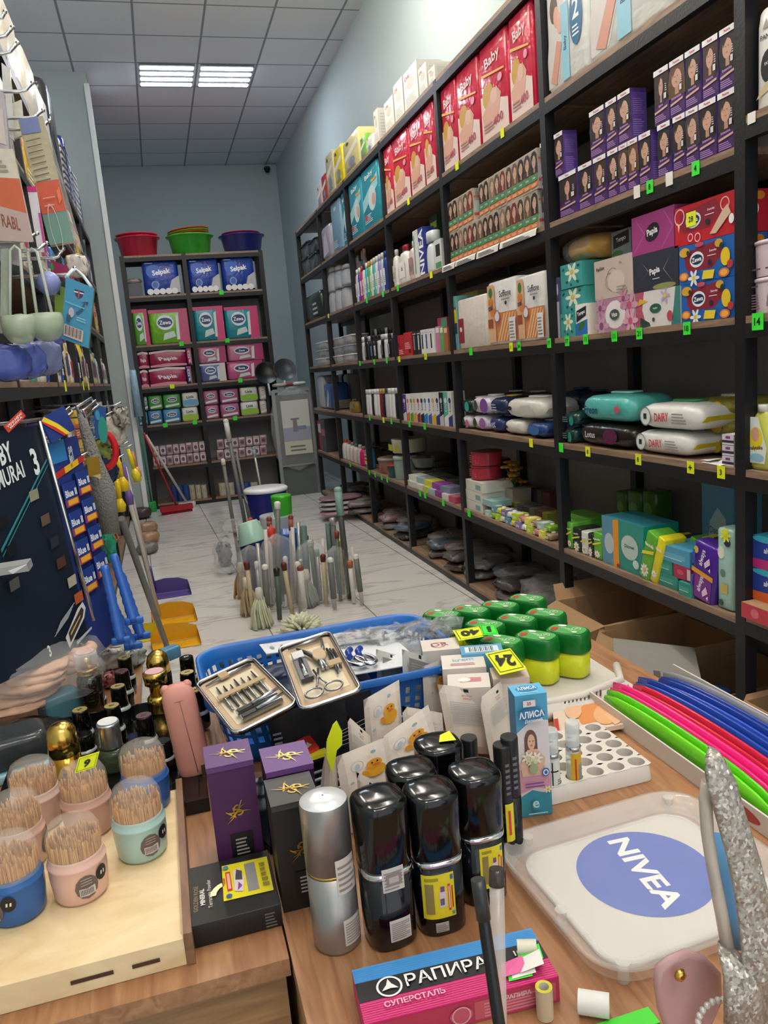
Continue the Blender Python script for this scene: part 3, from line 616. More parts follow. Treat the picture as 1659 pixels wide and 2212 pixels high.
def st(mk, a, b, z, h, lb, d=.12, inset=.02, turn=0, grp=None): return put(mk, a, b, z, 0, lb, grp, d=d, inset=inset, h=h, turn=turn)
hz = .125
def zrow(i): return Z3+i*(hz+.0012)
st(Zblue, 1473, 1588, zrow(0), hz, 'blue fruit-patterned tissue box at the bottom of the stack')
st(Zblue, 1468, 1587, zrow(1), hz, 'blue fruit-patterned tissue box in the middle of the stack')
zr = st(Zred, 1457, 1588, zrow(2), hz, 'bright red tissue box with yellow price sticker topping the stack')
mb = MB().box(-.024, .024, -.0016, -.0006, 0, .045, TAGY); Face(mb, (-.024, -.0017, 0), (1, 0, 0), (0, 0, 1), (0, -1, 0)).text('28', .024, .022, .018, INK)
o = mb.build('price_sticker', zr); o.scale = tuple(1/s for s in zr.scale); o.location = (-.055/zr.scale.x, -.002, .055/zr.scale.z)
Papia = carton('tissue_box', 'tissues', '#9c3a7a', [('q', [(.05, .1), (.3, .5), (.1, .9), (.12, .9), (.33, .5), (.08, .1)], '#b4569a'), ('q', [(.7, .05), (.95, .5), (.75, .95), (.78, .95), (.98, .5), (.73, .05)], '#b4569a'), ('e', .5, .5, .17, .22, '#1d1c24', .3), ('t', 'Papia', .5, .5, .22, '#f2eef2', .12, .36, .03)])
PapiaB = carton('tissue_box', 'tissues', '#2e3140', [('q', [(.1, .2), (.35, .5), (.2, .8), (.36, .52)], '#8a8c94'), ('q', [(.9, .1), (.7, .5), (.85, .85), (.68, .5)], '#8a8c94'), ('e', .7, .06, .25, .08, '#8c8f5c'), ('t', 'Papia', .5, .48, .22, '#f2eef2', .12, .42, .03), ('l', .45, .28, .62, .32, 1, '#f2eef2')])
Flow = carton('tissue_box', 'tissues', '#ded9d8', [('q', [(0, 0), (.25, 0), (.15, .5), (.2, 1), (0, 1)], '#b5566e'), ('q', [(.1, .3), (.32, .12), (.34, .02), (.1, .0)], '#2b4a44'), ('q', [(.8, 0), (1, 0), (1, 1), (.9, 1), (.86, .5)], '#3f7f78'), ('q', [(.04, .62), (.3, .72), (.1, .82)], '#e0b13e'), ('e', .46, .5, .13, .13, '#2a5c4a'), ('t', 'Papilion', .46, .5, .06, '#ffffff', .05, .22), ('f', .68, .8, .1, 5, '#b9a9c9', '#e9cf3a'), ('e', .78, .25, .06, .14, '#c6485a'), ('e', .42, .2, .03, .06, '#5a4444')])
Flora = carton('tissue_box', 'tissues', '#b0809c', [('e', .5, .5, .27, .42, '#e9e1e4'), ('f', .12, .2, .2, 6, '#c9a0b9', '#8a4f74'), ('f', .1, .75, .16, 6, '#c290ae', '#8a4f74'), ('f', .88, .7, .2, 6, '#d49ab4', '#c2587c'), ('f', .9, .25, .18, 6, '#e0a8bc', '#c2587c'), ('f', .74, .92, .14, 6, '#c98aa8', '#8a4f74'), ('e', .5, .5, .13, .16, '#4a5350'), ('t', 'Vizo', .5, .5, .13, '#ffffff', .08, .2)], sidecol='#d9cfc2')
Beige = carton('tissue_box', 'tissues', '#c6b4aa', [('o', .5, .45, .17, .01, '#8f7c72'), ('o', .42, .42, .12, .008, '#8f7c72'), ('t', 'Papilion', .17, .78, .12, '#5a4a46', .05, .28), ('e', .6, .4, .22, .28, '#d3c3b9'), ('t', 'Bio', .72, .83, .07, '#8f7c72', 0, .2), ('l', .6, .1, .9, .3, 3, '#a8968c')], sidecol='#e2d9cc')
TealF = carton('tissue_box', 'tissues', '#3f9c97', [('f', .55, .62, .3, 6, '#dfe3cf', '#c9bd5a'), ('e', .15, .8, .06, .05, '#1f4a55', .7), ('e', .3, .25, .05, .05, '#1f4a55', .4), ('e', .8, .2, .06, .05, '#1f4a55', -.6), ('e', .85, .85, .06, .04, '#1f4a55', .3), ('e', .5, .12, .04, .05, '#1f4a55')])
Tempo = carton('tissue_box', 'tissues', '#ece9e6', [('q', [(0, 0), (1, 0), (1, .5), (0, .38)], '#2d6cc0'), ('e', .5, .3, .3, .12, '#3c6e3a', .5), ('q', [(.06, .42), (.9, .62), (.94, .92), (.1, .8)], '#1a2030'), ('t', 'Tempo', .5, .7, .16, '#ffffff', .18, .7)], sidecol='#e8e2d8')
hs = .128
st(Flow, 1375, 1471, Z3, hs, 'white tissue box with pink and teal shapes, under the dark box')
st(PapiaB, 1369, 1466, Z3+hs+.001, .13, 'dark slate tissue box with white lettering, middle of its stack')
st(Papia, 1366, 1458, Z3+hs+.132, .135, 'magenta tissue box topping the stack left of the red one')
st(Flora, 1291, 1372, Z3, hs, 'mauve floral tissue box with white oval centre', d=.2)
st(Tempo, 1245, 1270, Z3, hs, 'white and blue tissue box with black logo patch turned sideways', d=.2)
st(Beige, 1286, 1367, Z3+hs+.001, .15, 'beige tissue box with line drawing above the mauve one', d=.2)
st(TealF, 1212, 1243, Z3, .1, 'teal tissue box with cream flower, bottom of three', d=.18)
st(TealF, 1212, 1262, Z3+.102, .1, 'teal tissue box with cream flower, middle of three', d=.18, inset=.03)
st(TealF, 1212, 1258, Z3+.204, .1, 'teal tissue box with cream flower, top of three', d=.18, inset=.025)
st(carton('tissue_box', 'tissues', '#4a4a70', [('r', 0, 0, 1, .6, '#b9bcc6'), ('e', .5, .8, .3, .1, '#d9dce6')]), 1201, 1211, Z3, .26, 'tall dark violet and silver pack beside the post', d=.15)
st(carton('tissue_box', 'tissues', '#7f8f94', [('q', [(.1, .4), (.9, .5), (.9, .95), (.1, .85)], '#20262c'), ('t', 'Tempo', .5, .68, .2, '#e9eef0', .08, .7), ('e', .3, .2, .3, .12, '#46703c')]), 1322, 1364, Z3+.279, .11, 'small grey tissue box half hidden behind the magenta one', d=.12, inset=.1)
nb = MB().pillow(.3, .2, .11, mat('#c99a4e', .35, bump=.6, bs=20), (0, .1, 0), e=3, jit=.006, seed=5)
nc = MB().pillow(.34, .21, .115, CLEAR, (-.03, .1, -.001), e=3, jit=.01, seed=8)
yk = onax(1250, 540, 0, XR+.05)
inst(kind('napkin_bag', 'napkins', ('napkins', nb), ('clear_wrap', nc)), (XR+.05, yk.y, Z3+.306), -pi/2, 'clear bag of orange-yellow napkins lying on the teal tissue boxes')
# paper towels
tow = soft('paper_towel_pack', 'paper towels', '#ded6cc', [('r', .03, .12, .22, .62, '#8e2a35'), ('e', .12, .4, .04, .05, '#e8d9d4')], r=.035, b=.01)
put(tow, 992, 1056, LV[3], 642, 'plain cream two-roll paper towel pack with red label', d=.15)
sof = [('q', [(.28, .5), (1, .5), (1, .05), (.28, .05)], '#d98a4e')]+[('q', [(.3+.1*i, .05), (.36+.1*i, .05), (.62+.1*i if .62+.1*i < 1 else .99, .48 if .62+.1*i < 1 else .4), (.56+.1*i if .56+.1*i < 1 else .97, .48 if .56+.1*i < 1 else .42)], '#e9b98c') for i in range(6)]+[('r', .03, .05, .28, .95, '#e0b089'), ('e', .15, .83, .07, .08, '#3f7d44'), ('e', .15, .68, .09, .07, '#d9813c'), ('e', .2, .53, .09, .07, '#d9813c'), ('r', .02, .28, .2, .42, '#a5523a'), ('t', 'tral', .13, .6, .09, '#2c2f64', .1, .3), ('o', .36, .44, .1, .018, '#a2688a'), ('e', .36, .44, .08, .07, '#e9e2e2'), ('t', 'Soffione', .68, .78, .1, '#2c3b4c', 0, .62), ('l', .55, .68, .85, .72, 1, '#8c8c94'), ('e', .7, .63, .04, .03, '#2c3b4c'), ('r', .78, .04, .99, .4, '#e6e4e2'), ('l', .8, .08, .97, .36, 6, '#8c8c94')]
sft = soft('paper_towel_pack', 'paper towels', '#e2e0dd', sof, [('r', .2, .1, .8, .5, '#d98a4e')], r=.03, b=.012)
put(sft, 1059, 1120, LV[3], 604, 'white and orange honeycomb paper towel pack, left of two', d=.15)
put(sft, 1122, 1180, LV[3], 592, 'white and orange honeycomb paper towel pack against the post', d=.15)
put(carton('box', 'box', '#67a8a4', [('r', 0, .5, 1, .75, '#d9c22e'), ('r', .1, .3, .9, .5, '#2c2f64'), ('r', .1, .76, .9, .8, '#b83a3a'), ('r', .1, .1, .8, .25, '#7ba2cc')]), 978, 991, LV[3], 640, 'narrow teal box with yellow and navy print beside the post', d=.12)
put(carton('box', 'box', '#b8ac8c', [('r', 0, .9, 1, 1, '#c9b42e')]), 998, 1050, LV[3], 632, 'box with yellow top edge behind the cream paper towels', d=.12, inset=.2)
# third shelf bay D..G
put(carton('box', 'box', '#b3222e', [('l', .1, .1, .9, .35, 3, '#e8c9c4'), ('r', .1, .45, .25, .65, '#5a1016')]), 859, 874, LV[3], 724, 'red box, left one of the red pair', d=.1)
put(carton('box', 'box', '#bd2530', [('l', .1, .3, .9, .6, 4, '#e8c9c4'), ('r', .6, .1, .85, .25, '#5a1016')]), 875, 891, LV[3], 718, 'red box, right one of the red pair', d=.1)
bwk = [carton('box', 'box', c, [('r', .2, .2, .5, .8, e), ('l', .1, .85, .9, .95, 1, '#c9c9c9')]) for c, e in (('#1c2028', '#8c93a0'), ('#20252e', '#d9dce0'), ('#e2e4e6', '#20252e'), ('#d9dce2', '#3a4a8c'), ('#e6e6e6', '#22262c'))]
run(None, 893, 939, LV[3], 716, 709, 5, 'black and white box after the red pair, {o} of five', 'black and white boxes', d=.1, mks=bwk)
for a, b, y, c, e, lb in ((944, 952, 705, '#c97aa4', '#e8dfe2', 'pink soap box'), (953, 960, 705, '#5fa85a', '#d9e8d4', 'green soap box'), (961, 969, 706, '#a8664a', '#e0c2ae', 'brown soap box')):
    put(carton('soap_box', 'soap', c, [('r', .1, .75, .9, .95, e)]), a, b, LV[3], y, lb+' on the third shelf left of the paper towels', d=.1)
put(carton('soap_box', 'soap', '#93304c', [('r', .4, .1, 1, .9, '#3c8a6a')]), 946, 966, LV[3]+.145, 686, 'dark red and green soap box stacked on the small boxes', d=.1, inset=.03)
dk = [bottle('deodorant_bottle', 'bottle', c, e, l, neck=.7, capk=.8, caph=.2) for c, e, l in (('#c9ccd0', '#e2e4e6', None), ('#1c1e22', '#2c3036', '#8c9096'), ('#16181c', '#b8bcc2', None), ('#22242a', '#16181c', '#3a8c9c'), ('#1a1c20', '#1a1c20', '#d9d9d9'), ('#d0d4d8', '#1c1e22', None), ('#101216', '#c2c6ca', '#6a6e76'))]
run(None, 773, 853, LV[3], 729, 719, 10, 'black or silver deodorant bottle in the front row, {o} of ten', 'dark deodorant bottles, front row', d=.06, mks=dk, gap=.12)
run(None, 775, 850, LV[3], 712, 706, 8, 'taller dark bottle behind the deodorants, {o} of eight', 'dark bottles, back row', d=.06, mks=dk[1:5], gap=.2, inset=.12)
for j, (a, b, n) in enumerate(((682, 705, 1), (720, 762, 2))):
    for k in range(3 if j == 0 else 3):
        run(CB2 if k % 2 == 0 else CB1, a, b, LV[3]+.085*k, 0, 0, n, ('clear food container in the %s bay, %s, {o}' % (('farthest', 'second farthest')[j], ('bottom of the stack', 'middle of the stack', 'top of the stack')[k])), f'clear containers {j}{k}'.replace('0', 'a').replace('1', 'b').replace('2', 'c'), d=.16, gap=.06, hh=.08)
for o in list(bpy.data.objects):
    if str(o.get('group', '')).startswith('clear containers'):
        o['group'] = 'clear food containers on the third shelf'; kh = _kc[CB1][3] if CB1 in _kc else .1
# ------------------------------------------------------------------ second shelf
wf = lambda t, c: [('e', .2, .5, .09, .3, '#dfe3e2'), ('o', .2, .5, .09, .012, '#7d8a8c'), ('r', .17, .4, .22, .6, '#2c3a3c'), ('t', t, .46, .5, .3, c, .05, .22), ('l', .62, .3, .85, .7, 4, '#8c9090')]
wwh = pouch('wet_wipe_pack', 'wet wipes', '#dddcd8', wf('DAIRY', '#c23a3c'), ('#3f8a4c',), '#d9c92e')
Z2 = LV[2]
def wp(mk, a, b, z, h, lb, d=.22, inset=.02, turn=0): return put(mk, a, b, z, 0, lb, d=d, inset=inset, h=h, turn=turn)
wp(wwh, 1364, 1492, Z2, .095, 'white wet wipe pack with green lid, lower of the two at the front')
wp(wwh, 1372, 1512, Z2+.093, .105, 'white wet wipe pack with green lid, lying on the lower one')
olv = pouch('wet_wipe_pack', 'wet wipes', '#a09440', [('e', .3, .5, .14, .3, '#d9d9d0'), ('e', .7, .5, .12, .3, '#c9a92a')], ('#d9d9d0',), '#c9b42e')
for k in range(3):
    wp(olv, 1480+6*k, 1580, Z2+.07*k, .068, f'olive and white wet wipe pack, {("bottom","middle","top")[k]} of the stack by the near post', inset=.14, d=.2)
wbk = pouch('wet_wipe_pack', 'wet wipes', '#24201f', [('t', 'Lotus', .3, .5, .25, '#cfcfcf', 0, .3), ('e', .65, .5, .12, .3, '#5c2444')], ('#3c3a3c',), '#1c1a1a')
wp(wbk, 1243, 1368, Z2, .105, 'glossy black wet wipe pack with grey lettering')
wtl = pouch('wet_wipe_pack', 'wet wipes', '#57b3ab', [('t', 'Freon', .27, .45, .28, '#1f3f6c', 0, .3), ('e', .75, .5, .05, .12, '#c95a6c')], ('#8fd4cc',), '#7fccc4')
wp(wtl, 1250, 1368, Z2+.104, .12, 'turquoise wet wipe pack with navy lettering, on the black pack')
wdg = pouch('wet_wipe_pack', 'wet wipes', '#1f3f3c', [('e', .7, .4, .15, .3, '#2f8a7a'), ('l', .1, .3, .5, .7, 3, '#5f7f7c')], ('#c9d4d2',), '#16302e')
wp(wdg, 1200, 1241, Z2, .075, 'dark green wet wipe pack, lower one beside the post')
wp(wdg, 1198, 1246, Z2+.076, .07, 'dark green wet wipe pack, upper one beside the post')
wnv = pouch('wet_wipe_pack', 'wet wipes', '#122a4c', [], ('#1f3f6c',), '#0f2240')
for k in range(3): wp(wnv, 1200+40*k, 1252+52*k, Z2, .22-.01*k, f'dark navy wipe stack standing at the back, {("left","middle","right")[k]} one', inset=.22, d=.18)
smb = carton('box', 'box', '#d9d4dc', [('r', 0, .2, 1, .45, '#3a3350'), ('r', .3, .6, .7, .85, '#8c4a7c')])
for k in range(3): st(smb, 1560, 1585, Z2+.035*k, .033, f'small white and violet box, {("bottom","middle","top")[k]} of the pile by the near post', d=.08, inset=.015)
pf = MB().poly([(-.05, 0, .003), (.06, -.01, .002), (.075, .03, .012), (.02, .05, .02), (-.04, .06, .006)], mat('#e6e5e0', .5)).poly([(-.08, .02, .006), (-.01, .0, .01), (.0, .05, .016), (-.06, .06, .004)], mat('#dedcd6', .5))
inst(kind('paper_slip', 'paper', ('paper_slip', pf)), (XR+.01, solve_axis(1540, (XR+.02, 0, Z2), (0, 1, 0)), Z2), -pi/2, 'crumpled white paper slip on the shelf in front of olive packs')
# bay C wipes
cw = lambda c, f, l='#e8e8ea': pouch('wet_wipe_pack', 'wet wipes', c, f, (l,), c)
WP = [(989, 1015, 0, .085, cw('#dcd2d8', [('e', .4, .5, .12, .3, '#2c3a34'), ('e', .8, .4, .15, .3, '#c9629c')]), 'white and pink wipe pack, lower left beside the post'),
 (988, 1018, .087, .095, cw('#1f3330', [('e', .7, .5, .2, .3, '#2fa89a')]), 'black-green wipe pack, upper left beside the post'),
 (1016, 1052, 0, .09, cw('#d8d4dc', [('e', .35, .5, .1, .3, '#3a4a3c'), ('e', .8, .5, .18, .35, '#9c6aa8')]), 'white and lilac wipe pack, lower row'),
 (1016, 1056, .092, .105, cw('#d2ccd8', [('e', .35, .5, .1, .3, '#3a4a3c'), ('e', .8, .5, .2, .4, '#7c4a9c')]), 'white and purple wipe pack, upper row'),
 (1054, 1084, 0, .09, cw('#2c3568', [('t', 'wet', .4, .5, .4, '#a8b0d0', .1, .5)]), 'navy and teal wipe pack, lower row'),
 (1056, 1090, .092, .105, cw('#232c4e', [('l', .2, .3, .6, .7, 3, '#a8b0d0')], '#c8a83c'), 'navy wipe pack, upper row'),
 (1086, 1132, 0, .085, cw('#d4d2c8', [('e', .25, .5, .06, .1, '#22262a')]), 'off-white wipe pack, lower of the white pair'),
 (1088, 1175, .087, .11, cw('#d6d4cb', [('e', .2, .5, .05, .1, '#22262a'), ('q', [(.5, .2), (.8, .3), (.7, .7), (.45, .6)], '#c2c0b8')]), 'off-white wipe pack, upper of the white pair'),
 (1134, 1176, 0, .084, cw('#2c4a80', [('e', .5, .5, .3, .3, '#3a6aa4')]), 'blue wipe pack low against the post')]
for a, b, dz, h, mk, lb in WP: wp(mk, a, b, Z2+dz, h, lb)
for k in range(2): wp(cw('#5c5654', []), 1060+50*k, 1112+52*k, Z2, .2, f'greyish wrapped bundle at the back of the wipe shelf, {("left","right")[k]}', inset=.24, d=.17)
# bay D tubes / boxes row
cb = [('#4a3590', '#e2dce8'), ('#e4e2e2', '#e07a35'), ('#e0dede', '#5aa83c'), ('#dcdcdc', '#d9a03c'), ('#e6e4e4', '#8c2f44'), ('#e2e0e0', '#24262c'), ('#e8e6e4', '#2f7fc0'), ('#e2e4e6', '#3f6ab8'), ('#e0e0dc', '#e2b23a'), ('#dcdce2', '#2c3a78'), ('#1c2224', '#c9ccd0'), ('#58b4a8', '#e2e6e6'), ('#dcdad8', '#2c3a78')]
nm2 = ['violet', 'white-orange', 'white-green', 'white-amber', 'white-maroon', 'white-black', 'white with blue swirl', 'white-blue', 'white-yellow', 'white-navy', 'black', 'turquoise', 'white with navy diamond']
TK = [carton('toothpaste_box', 'toothpaste', c, [('q', [(0, 0), (1, 0), (1, .35), (0, .25)], e), ('t', 'Lux', .5, .55, .12, e, pi/2, 2), ('e', .5, .75, .3, .08, e)], topcol='#e2e2e2') for c, e in cb]
run(None, 864, 979, LV[2], 852, 846, 13, [f'{n} upright toothpaste box in the row by the post' for n in nm2], 'upright toothpaste boxes', d=.09, mks=TK, gap=.04)
tk2 = [bottle('cream_tube', 'tube', c, e, None, neck=.8, capk=.9, caph=.16) for c, e in (('#dcdcdc', '#e8e8e8'), ('#e2e2e4', '#e8e8e8'), ('#26282e', '#e2e2e2'), ('#dedede', '#ececec'), ('#e0e0e0', '#f0f0f0'), ('#8c2430', '#c9a85a'), ('#22242a', '#c9a85a'), ('#c9c9cc', '#4a4a50'))]
run(None, 782, 860, LV[2], 842, 838, 11, 'white or dark cream tube in the row beyond the toothpaste, {o} of eleven', 'cream tubes', d=.06, mks=tk2, gap=.05)
for k in range(6):
    Yp = solve_axis(744, (XR+.16, 0, Z2), (0, 1, 0))
    pl = kind('plate', 'plate', ('plate', MB().lathe([(.06, 0), (.09, .008), (.13, .022), (.128, .024), (.08, .012), (.001, .008)], mat('#b9b49c', .25), 24, c1=False))) if k == 0 else pl
    inst(pl, (XR+.16, Yp, Z2+.015*k), 0, f'cream plate in the stack of plates, {("bottom","second from bottom","third from bottom","fourth from bottom","second from top","top")[k]} one', 'stack of cream plates')
put(bottle('glass_bottle', 'glass bottle', '#8c7434', '#5a4c20', None, trans=True), 752, 768, LV[2], 862, 'amber glass ornament in front of the plates', d=.08)
put(soft('bag', 'bag', '#2d4f8c', [('q', [(.3, .1), (.5, .1), (.7, .6), (.6, .8)], '#aab9cf')], r=.03, b=.03), 703, 718, LV[2], 828, 'blue wrapped bundle on the second shelf, far end', d=.2)
put(soft('bag', 'bag', '#a9aeb4', [], r=.03, b=.03), 690, 701, LV[2], 812, 'grey clear bundle beside the blue one at far end', d=.2)
for k in range(3):
    put(soft('bag', 'bag', ('#c9ced2', '#22262c', '#b9bec2')[k], [], r=.03, b=.04), 718+14*k, 730+15*k, LV[2], 808, ('pale', 'black', 'light grey')[k]+' wrapped appliance standing behind the plates', d=.12, inset=.3)
run(carton('box', 'box', '#b9c4c9', [('r', .1, .1, .9, .4, '#5c6a74')]), 688, 706, LV[1], 910, 905, 2, 'dark pink and white gift box at the far end, {o} of two', 'far end boxes', mks=[carton('box', 'box', '#8c2f4c', [('r', .1, .6, .9, .9, '#c9ced2')]), carton('box', 'box', '#3a3c44', [('r', .1, .5, .9, .7, '#b05a74')])])
# ================================================================== RIGHT RACK, LOWER SHELVES
Z1 = LV[1]; Z0 = LV[0]+.0015
padf = [('f', .5, .2, .35, 9, '#f2f0e6', '#e0b52e'), ('t', 'Naturella', .5, .75, .07, '#ffffff', .1, .8), ('q', [(0, .55), (1, .7), (1, .63), (0, .48)], '#e9d83a')]
grn = soft('pad_pack', 'pads', '#63ad3a', padf, r=.01, b=.006); yel = soft('pad_pack', 'pads', '#e3d62a', padf[:2], r=.01, b=.006); blk = soft('pad_pack', 'pads', '#26302c', padf, r=.01, b=.006)
drk = soft('pad_pack', 'pads', '#3d3a5c', padf[:1], r=.01, b=.006); whg = soft('pad_pack', 'pads', '#d9d9d2', padf, r=.01, b=.006)
for mk, a, b, y, q in ((grn, 1207, 1236, 1128, 'bright green'), (blk, 1238, 1254, 1140, 'dark'), (whg, 1256, 1270, 1148, 'white daisy'), (blk, 1271, 1281, 1152, 'thin dark'), (grn, 1282, 1300, 1150, 'second green')):
    put(mk, a, b, Z1, y, f'{q} pad pack standing beside the post on the first shelf', d=.11)
put(grn, 1215, 1290, Z1, 1112, 'wide green pad pack lying behind the daisy packs', d=.12, inset=.16)
tbx = carton('pad_box', 'pads', '#2f9184', [('r', 0, 0, .42, 1, '#5b93ab'), ('q', [(.28, 0), (.42, 0), (.42, 1), (.28, .97)], '#e29a2c'), ('e', .18, .45, .12, .22, '#b9c6cc'), ('e', .68, .5, .2, .25, '#bcd0c8'), ('t', 'Discreet', .68, .52, .07, '#3a4a4c', 0, .32), ('e', .82, .2, .07, .09, '#c9e0d6'), ('e', .4, .05, .04, .04, '#b8343e')], [('e', .5, .8, .1, .05, '#cfe4df')], topcol='#2f7f8c', sidecol='#0f9a84')
put(tbx, 1303, 1392, Z1, 1125, 'big teal and blue pad box with orange stripe', d=.16)
lean = [(grn, 1392, 1414, 1140, 'green daisy', -.35), (yel, 1416, 1430, 1150, 'yellow', -.35)]
for mk, a, b, y, q, t in lean: put(mk, a-14, b-14, Z1, y, f'{q} pad pack leaning against the teal box', d=.1, tilt=.33, inset=.01)
for i in range(6):
    put((grn, yel, drk)[i % 3], 1404+22*i, 1416+22*i, Z1, 1150, f'leaning pad pack in the slanted row behind, {ordn(i,6)} of six', 'slanted pad packs behind', d=.1, tilt=.33, inset=.13)
lit = carton('pad_box', 'pads', '#4f9fc0', [('r', 0, .3, .85, .6, '#6cb2cf'), ('l', .05, .25, .8, .35, 1, '#dff0f4')]); lig = carton('pad_box', 'pads', '#2f8f80', [('r', .0, .4, .8, .7, '#3fa392'), ('l', .05, .35, .8, .45, 1, '#dff0f4')]); lir = carton('pad_box', 'pads', '#b02f50', [('e', .4, .5, .2, .2, '#cf4f6e'), ('r', .8, .1, 1, .9, '#d9c4ca')])
a, b = 1424, 1462
st(lig, 1424, 1464, Z1, .05, 'small green box, bottom of the short pile beside the purple pack', d=.15)
st(lig, 1424, 1452, Z1+.051, .05, 'small green box in the middle of the short pile', d=.15)
st(lit, 1424, 1490, Z1+.102, .06, 'sky blue box lying on top of the short green pile', d=.15)
st(lir, 1455, 1492, Z1+.051, .05, 'small crimson box beside the purple pack', d=.12)
st(lig, 1466, 1494, Z1, .048, 'small green box under the crimson one', d=.12, inset=.005)
alw = [('q', [(.12, .04), (.9, .04), (.9, .46), (.12, .46)], '#7a2a8c'), ('t', 'always', .45, .3, .13, '#f4e9f8', 1.35, .5), ('t', 'always', .45, .75, .13, '#f4e9f8', 1.35, .5), ('q', [(.05, .46), (.95, .42), (.95, .5), (.05, .54)], '#e39a2e'), ('q', [(.6, .1), (.8, .2), (.7, .3), (.55, .18)], '#e9c9e4'), ('q', [(.6, .6), (.8, .7), (.75, .8), (.55, .68)], '#e9c9e4'), ('t', '4', .8, .12, .07, '#ffffff'), ('t', '4', .8, .6, .07, '#ffffff'), ('e', .2, .85, .1, .06, '#d9b84a'), ('r', .08, .1, .16, .4, '#2c5ab0'), ('r', .08, .6, .16, .84, '#2c5ab0')]
put(soft('pad_pack', 'pads', '#4d2a94', alw, r=.02, b=.01), 1488, 1538, Z1, 1170, 'tall purple pad pack with orange band, leaning right', d=.07, tilt=.14, inset=.012)
put(soft('pad_pack', 'pads', '#a9cfc4', [('e', .3, .7, .2, .08, '#e9eeda'), ('e', .4, .45, .15, .05, '#5c8c7c'), ('r', .3, .2, .7, .32, '#c9b45a'), ('e', .3, .08, .15, .04, '#2c4a3c'), ('e', .7, .84, .2, .05, '#26304c'), ('f', .6, .93, .3, 7, '#e9ee3a', '#d9e03a')], r=.02, b=.01), 1548, 1584, Z1, 1142, 'tall mint pack with yellow-green flower sticker by the near post', d=.08)
put(carton('pad_box', 'pads', '#4f87a6', [('q', [(.2, .4), (.5, .3), (.8, .45), (.75, .65), (.5, .75), (.25, .6)], '#a9b9c4'), ('t', 'Discreet', .5, .52, .07, '#4a5a66', 0, .5)]), 1518, 1586, Z1, 1040, 'tall blue box standing at the back by the near post', d=.12, inset=.2)
for i in range(3): put(soft('pad_pack', 'pads', '#3f6a24', [('e', .5, .5, .3, .2, '#4f8a2c')], r=.02, b=.01), 1322+32*i, 1352+32*i, Z1+.1, 1062, f'dim green pack stacked at the back behind the teal box, {ORD[i]}', d=.1, inset=.28)
# bay C, first shelf
wbx = carton('carton_box', 'box', '#d6d4c8', [('r', .6, .2, .9, .7, '#7aa8a2')])
for k in range(3): st(wbx, 1007, 1042, Z1+.062*k, .06, f'white carton in the stack beside the thin post, {("bottom","middle","top")[k]} one', d=.2)
st(carton('box', 'box', '#8fb8b4', []), 1043, 1064, Z1+.06, .035, 'pale teal box leaning beside the white cartons', d=.12)
sp = ['#a9c9bc', '#7fb03a', '#a9d02f', '#c9c9b4', '#5f8fa8', '#d9d23a', '#8a7aa8', '#e0e4d4', '#b9d23a', '#c97a8c', '#e9e04a', '#a08a70']
sn = ['mint', 'leaf green', 'lime', 'cream', 'blue', 'yellow', 'lilac', 'white', 'yellow-green', 'rose', 'lemon', 'tan']
SPK = [pouch('soap_bar', 'soap', c, [('l', .2, .3, .8, .7, 2, '#f2f2ea')], ('#f2f2ea',), c) if i % 2 else carton('soap_box', 'soap', c, [('l', .2, .3, .8, .7, 2, '#f2f2ea')], tops=[('e', .5, .5, .3, .3, '#eef0e4')]) for i, c in enumerate(sp)]
def rrow(mks, x0, x1, z, h, n, labels, group, d, inset, jr=.1):
    a, b = (solve_axis(x, (XR+inset, 0, z), (0, 1, 0)) for x in (x0, x1)); stp = (b-a)/n
    for i in range(n):
        k, kw, kd, kh = getk(mks[i % len(mks)], abs(stp)*.85, d, h)
        inst(k, (XR+inset, a+stp*(i+.5), z+.0009), -pi/2+random.uniform(-jr, jr), labels[i] if isinstance(labels, list) else labels.format(o=ordn(i, n)), group, (abs(stp)*.85/kw, d/kd, h/kh))
rrow(SPK, 1048, 1190, Z1, .036, 12, [f'{n} soap pack lying in the front row of the second bay' for n in sn], 'soap packs, front row', .07, .01)
rrow(SPK[4:]+SPK[:4], 1060, 1188, Z1+.037, .034, 10, 'soap pack lying on the front row of soaps, {o} of ten', 'soap packs, upper row', .07, .02)
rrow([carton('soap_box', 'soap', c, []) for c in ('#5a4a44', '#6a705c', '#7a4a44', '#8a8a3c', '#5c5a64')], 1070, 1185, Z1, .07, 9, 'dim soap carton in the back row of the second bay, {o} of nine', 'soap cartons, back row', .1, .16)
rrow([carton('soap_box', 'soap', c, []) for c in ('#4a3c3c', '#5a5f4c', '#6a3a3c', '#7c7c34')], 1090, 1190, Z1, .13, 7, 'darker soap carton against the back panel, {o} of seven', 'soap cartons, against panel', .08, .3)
cy = jar('tin', 'tin', '#b5384a', '#8f2c3c', [('l', .2, .2, .8, .8, 4, '#d96a74')], tap=1)
for k in range(2): put(cy, 1009, 1034, Z1+.19+.0+.085*k, 0, f'red round tin on the white cartons, {("lower","upper")[k]} one', d=.08, h=.083, inset=.03)
put(jar('tin', 'tin', '#33283f', '#2a2034', tap=1), 1040, 1068, Z1, 993, 'dark purple cylinder beside the red tins', d=.1, inset=.14)
fk = MB().prof(rrect(.16, .12, .004), [(.92, 0), (1, .14)], mat('#a0968a', .7), (0, .06, 0), sm=False)
for i in range(9): fk.box(-.078+.018*i, -.064+.018*i, -.003, 0, .0, .14, mat('#b5ab9f', .7))
fl = MB()
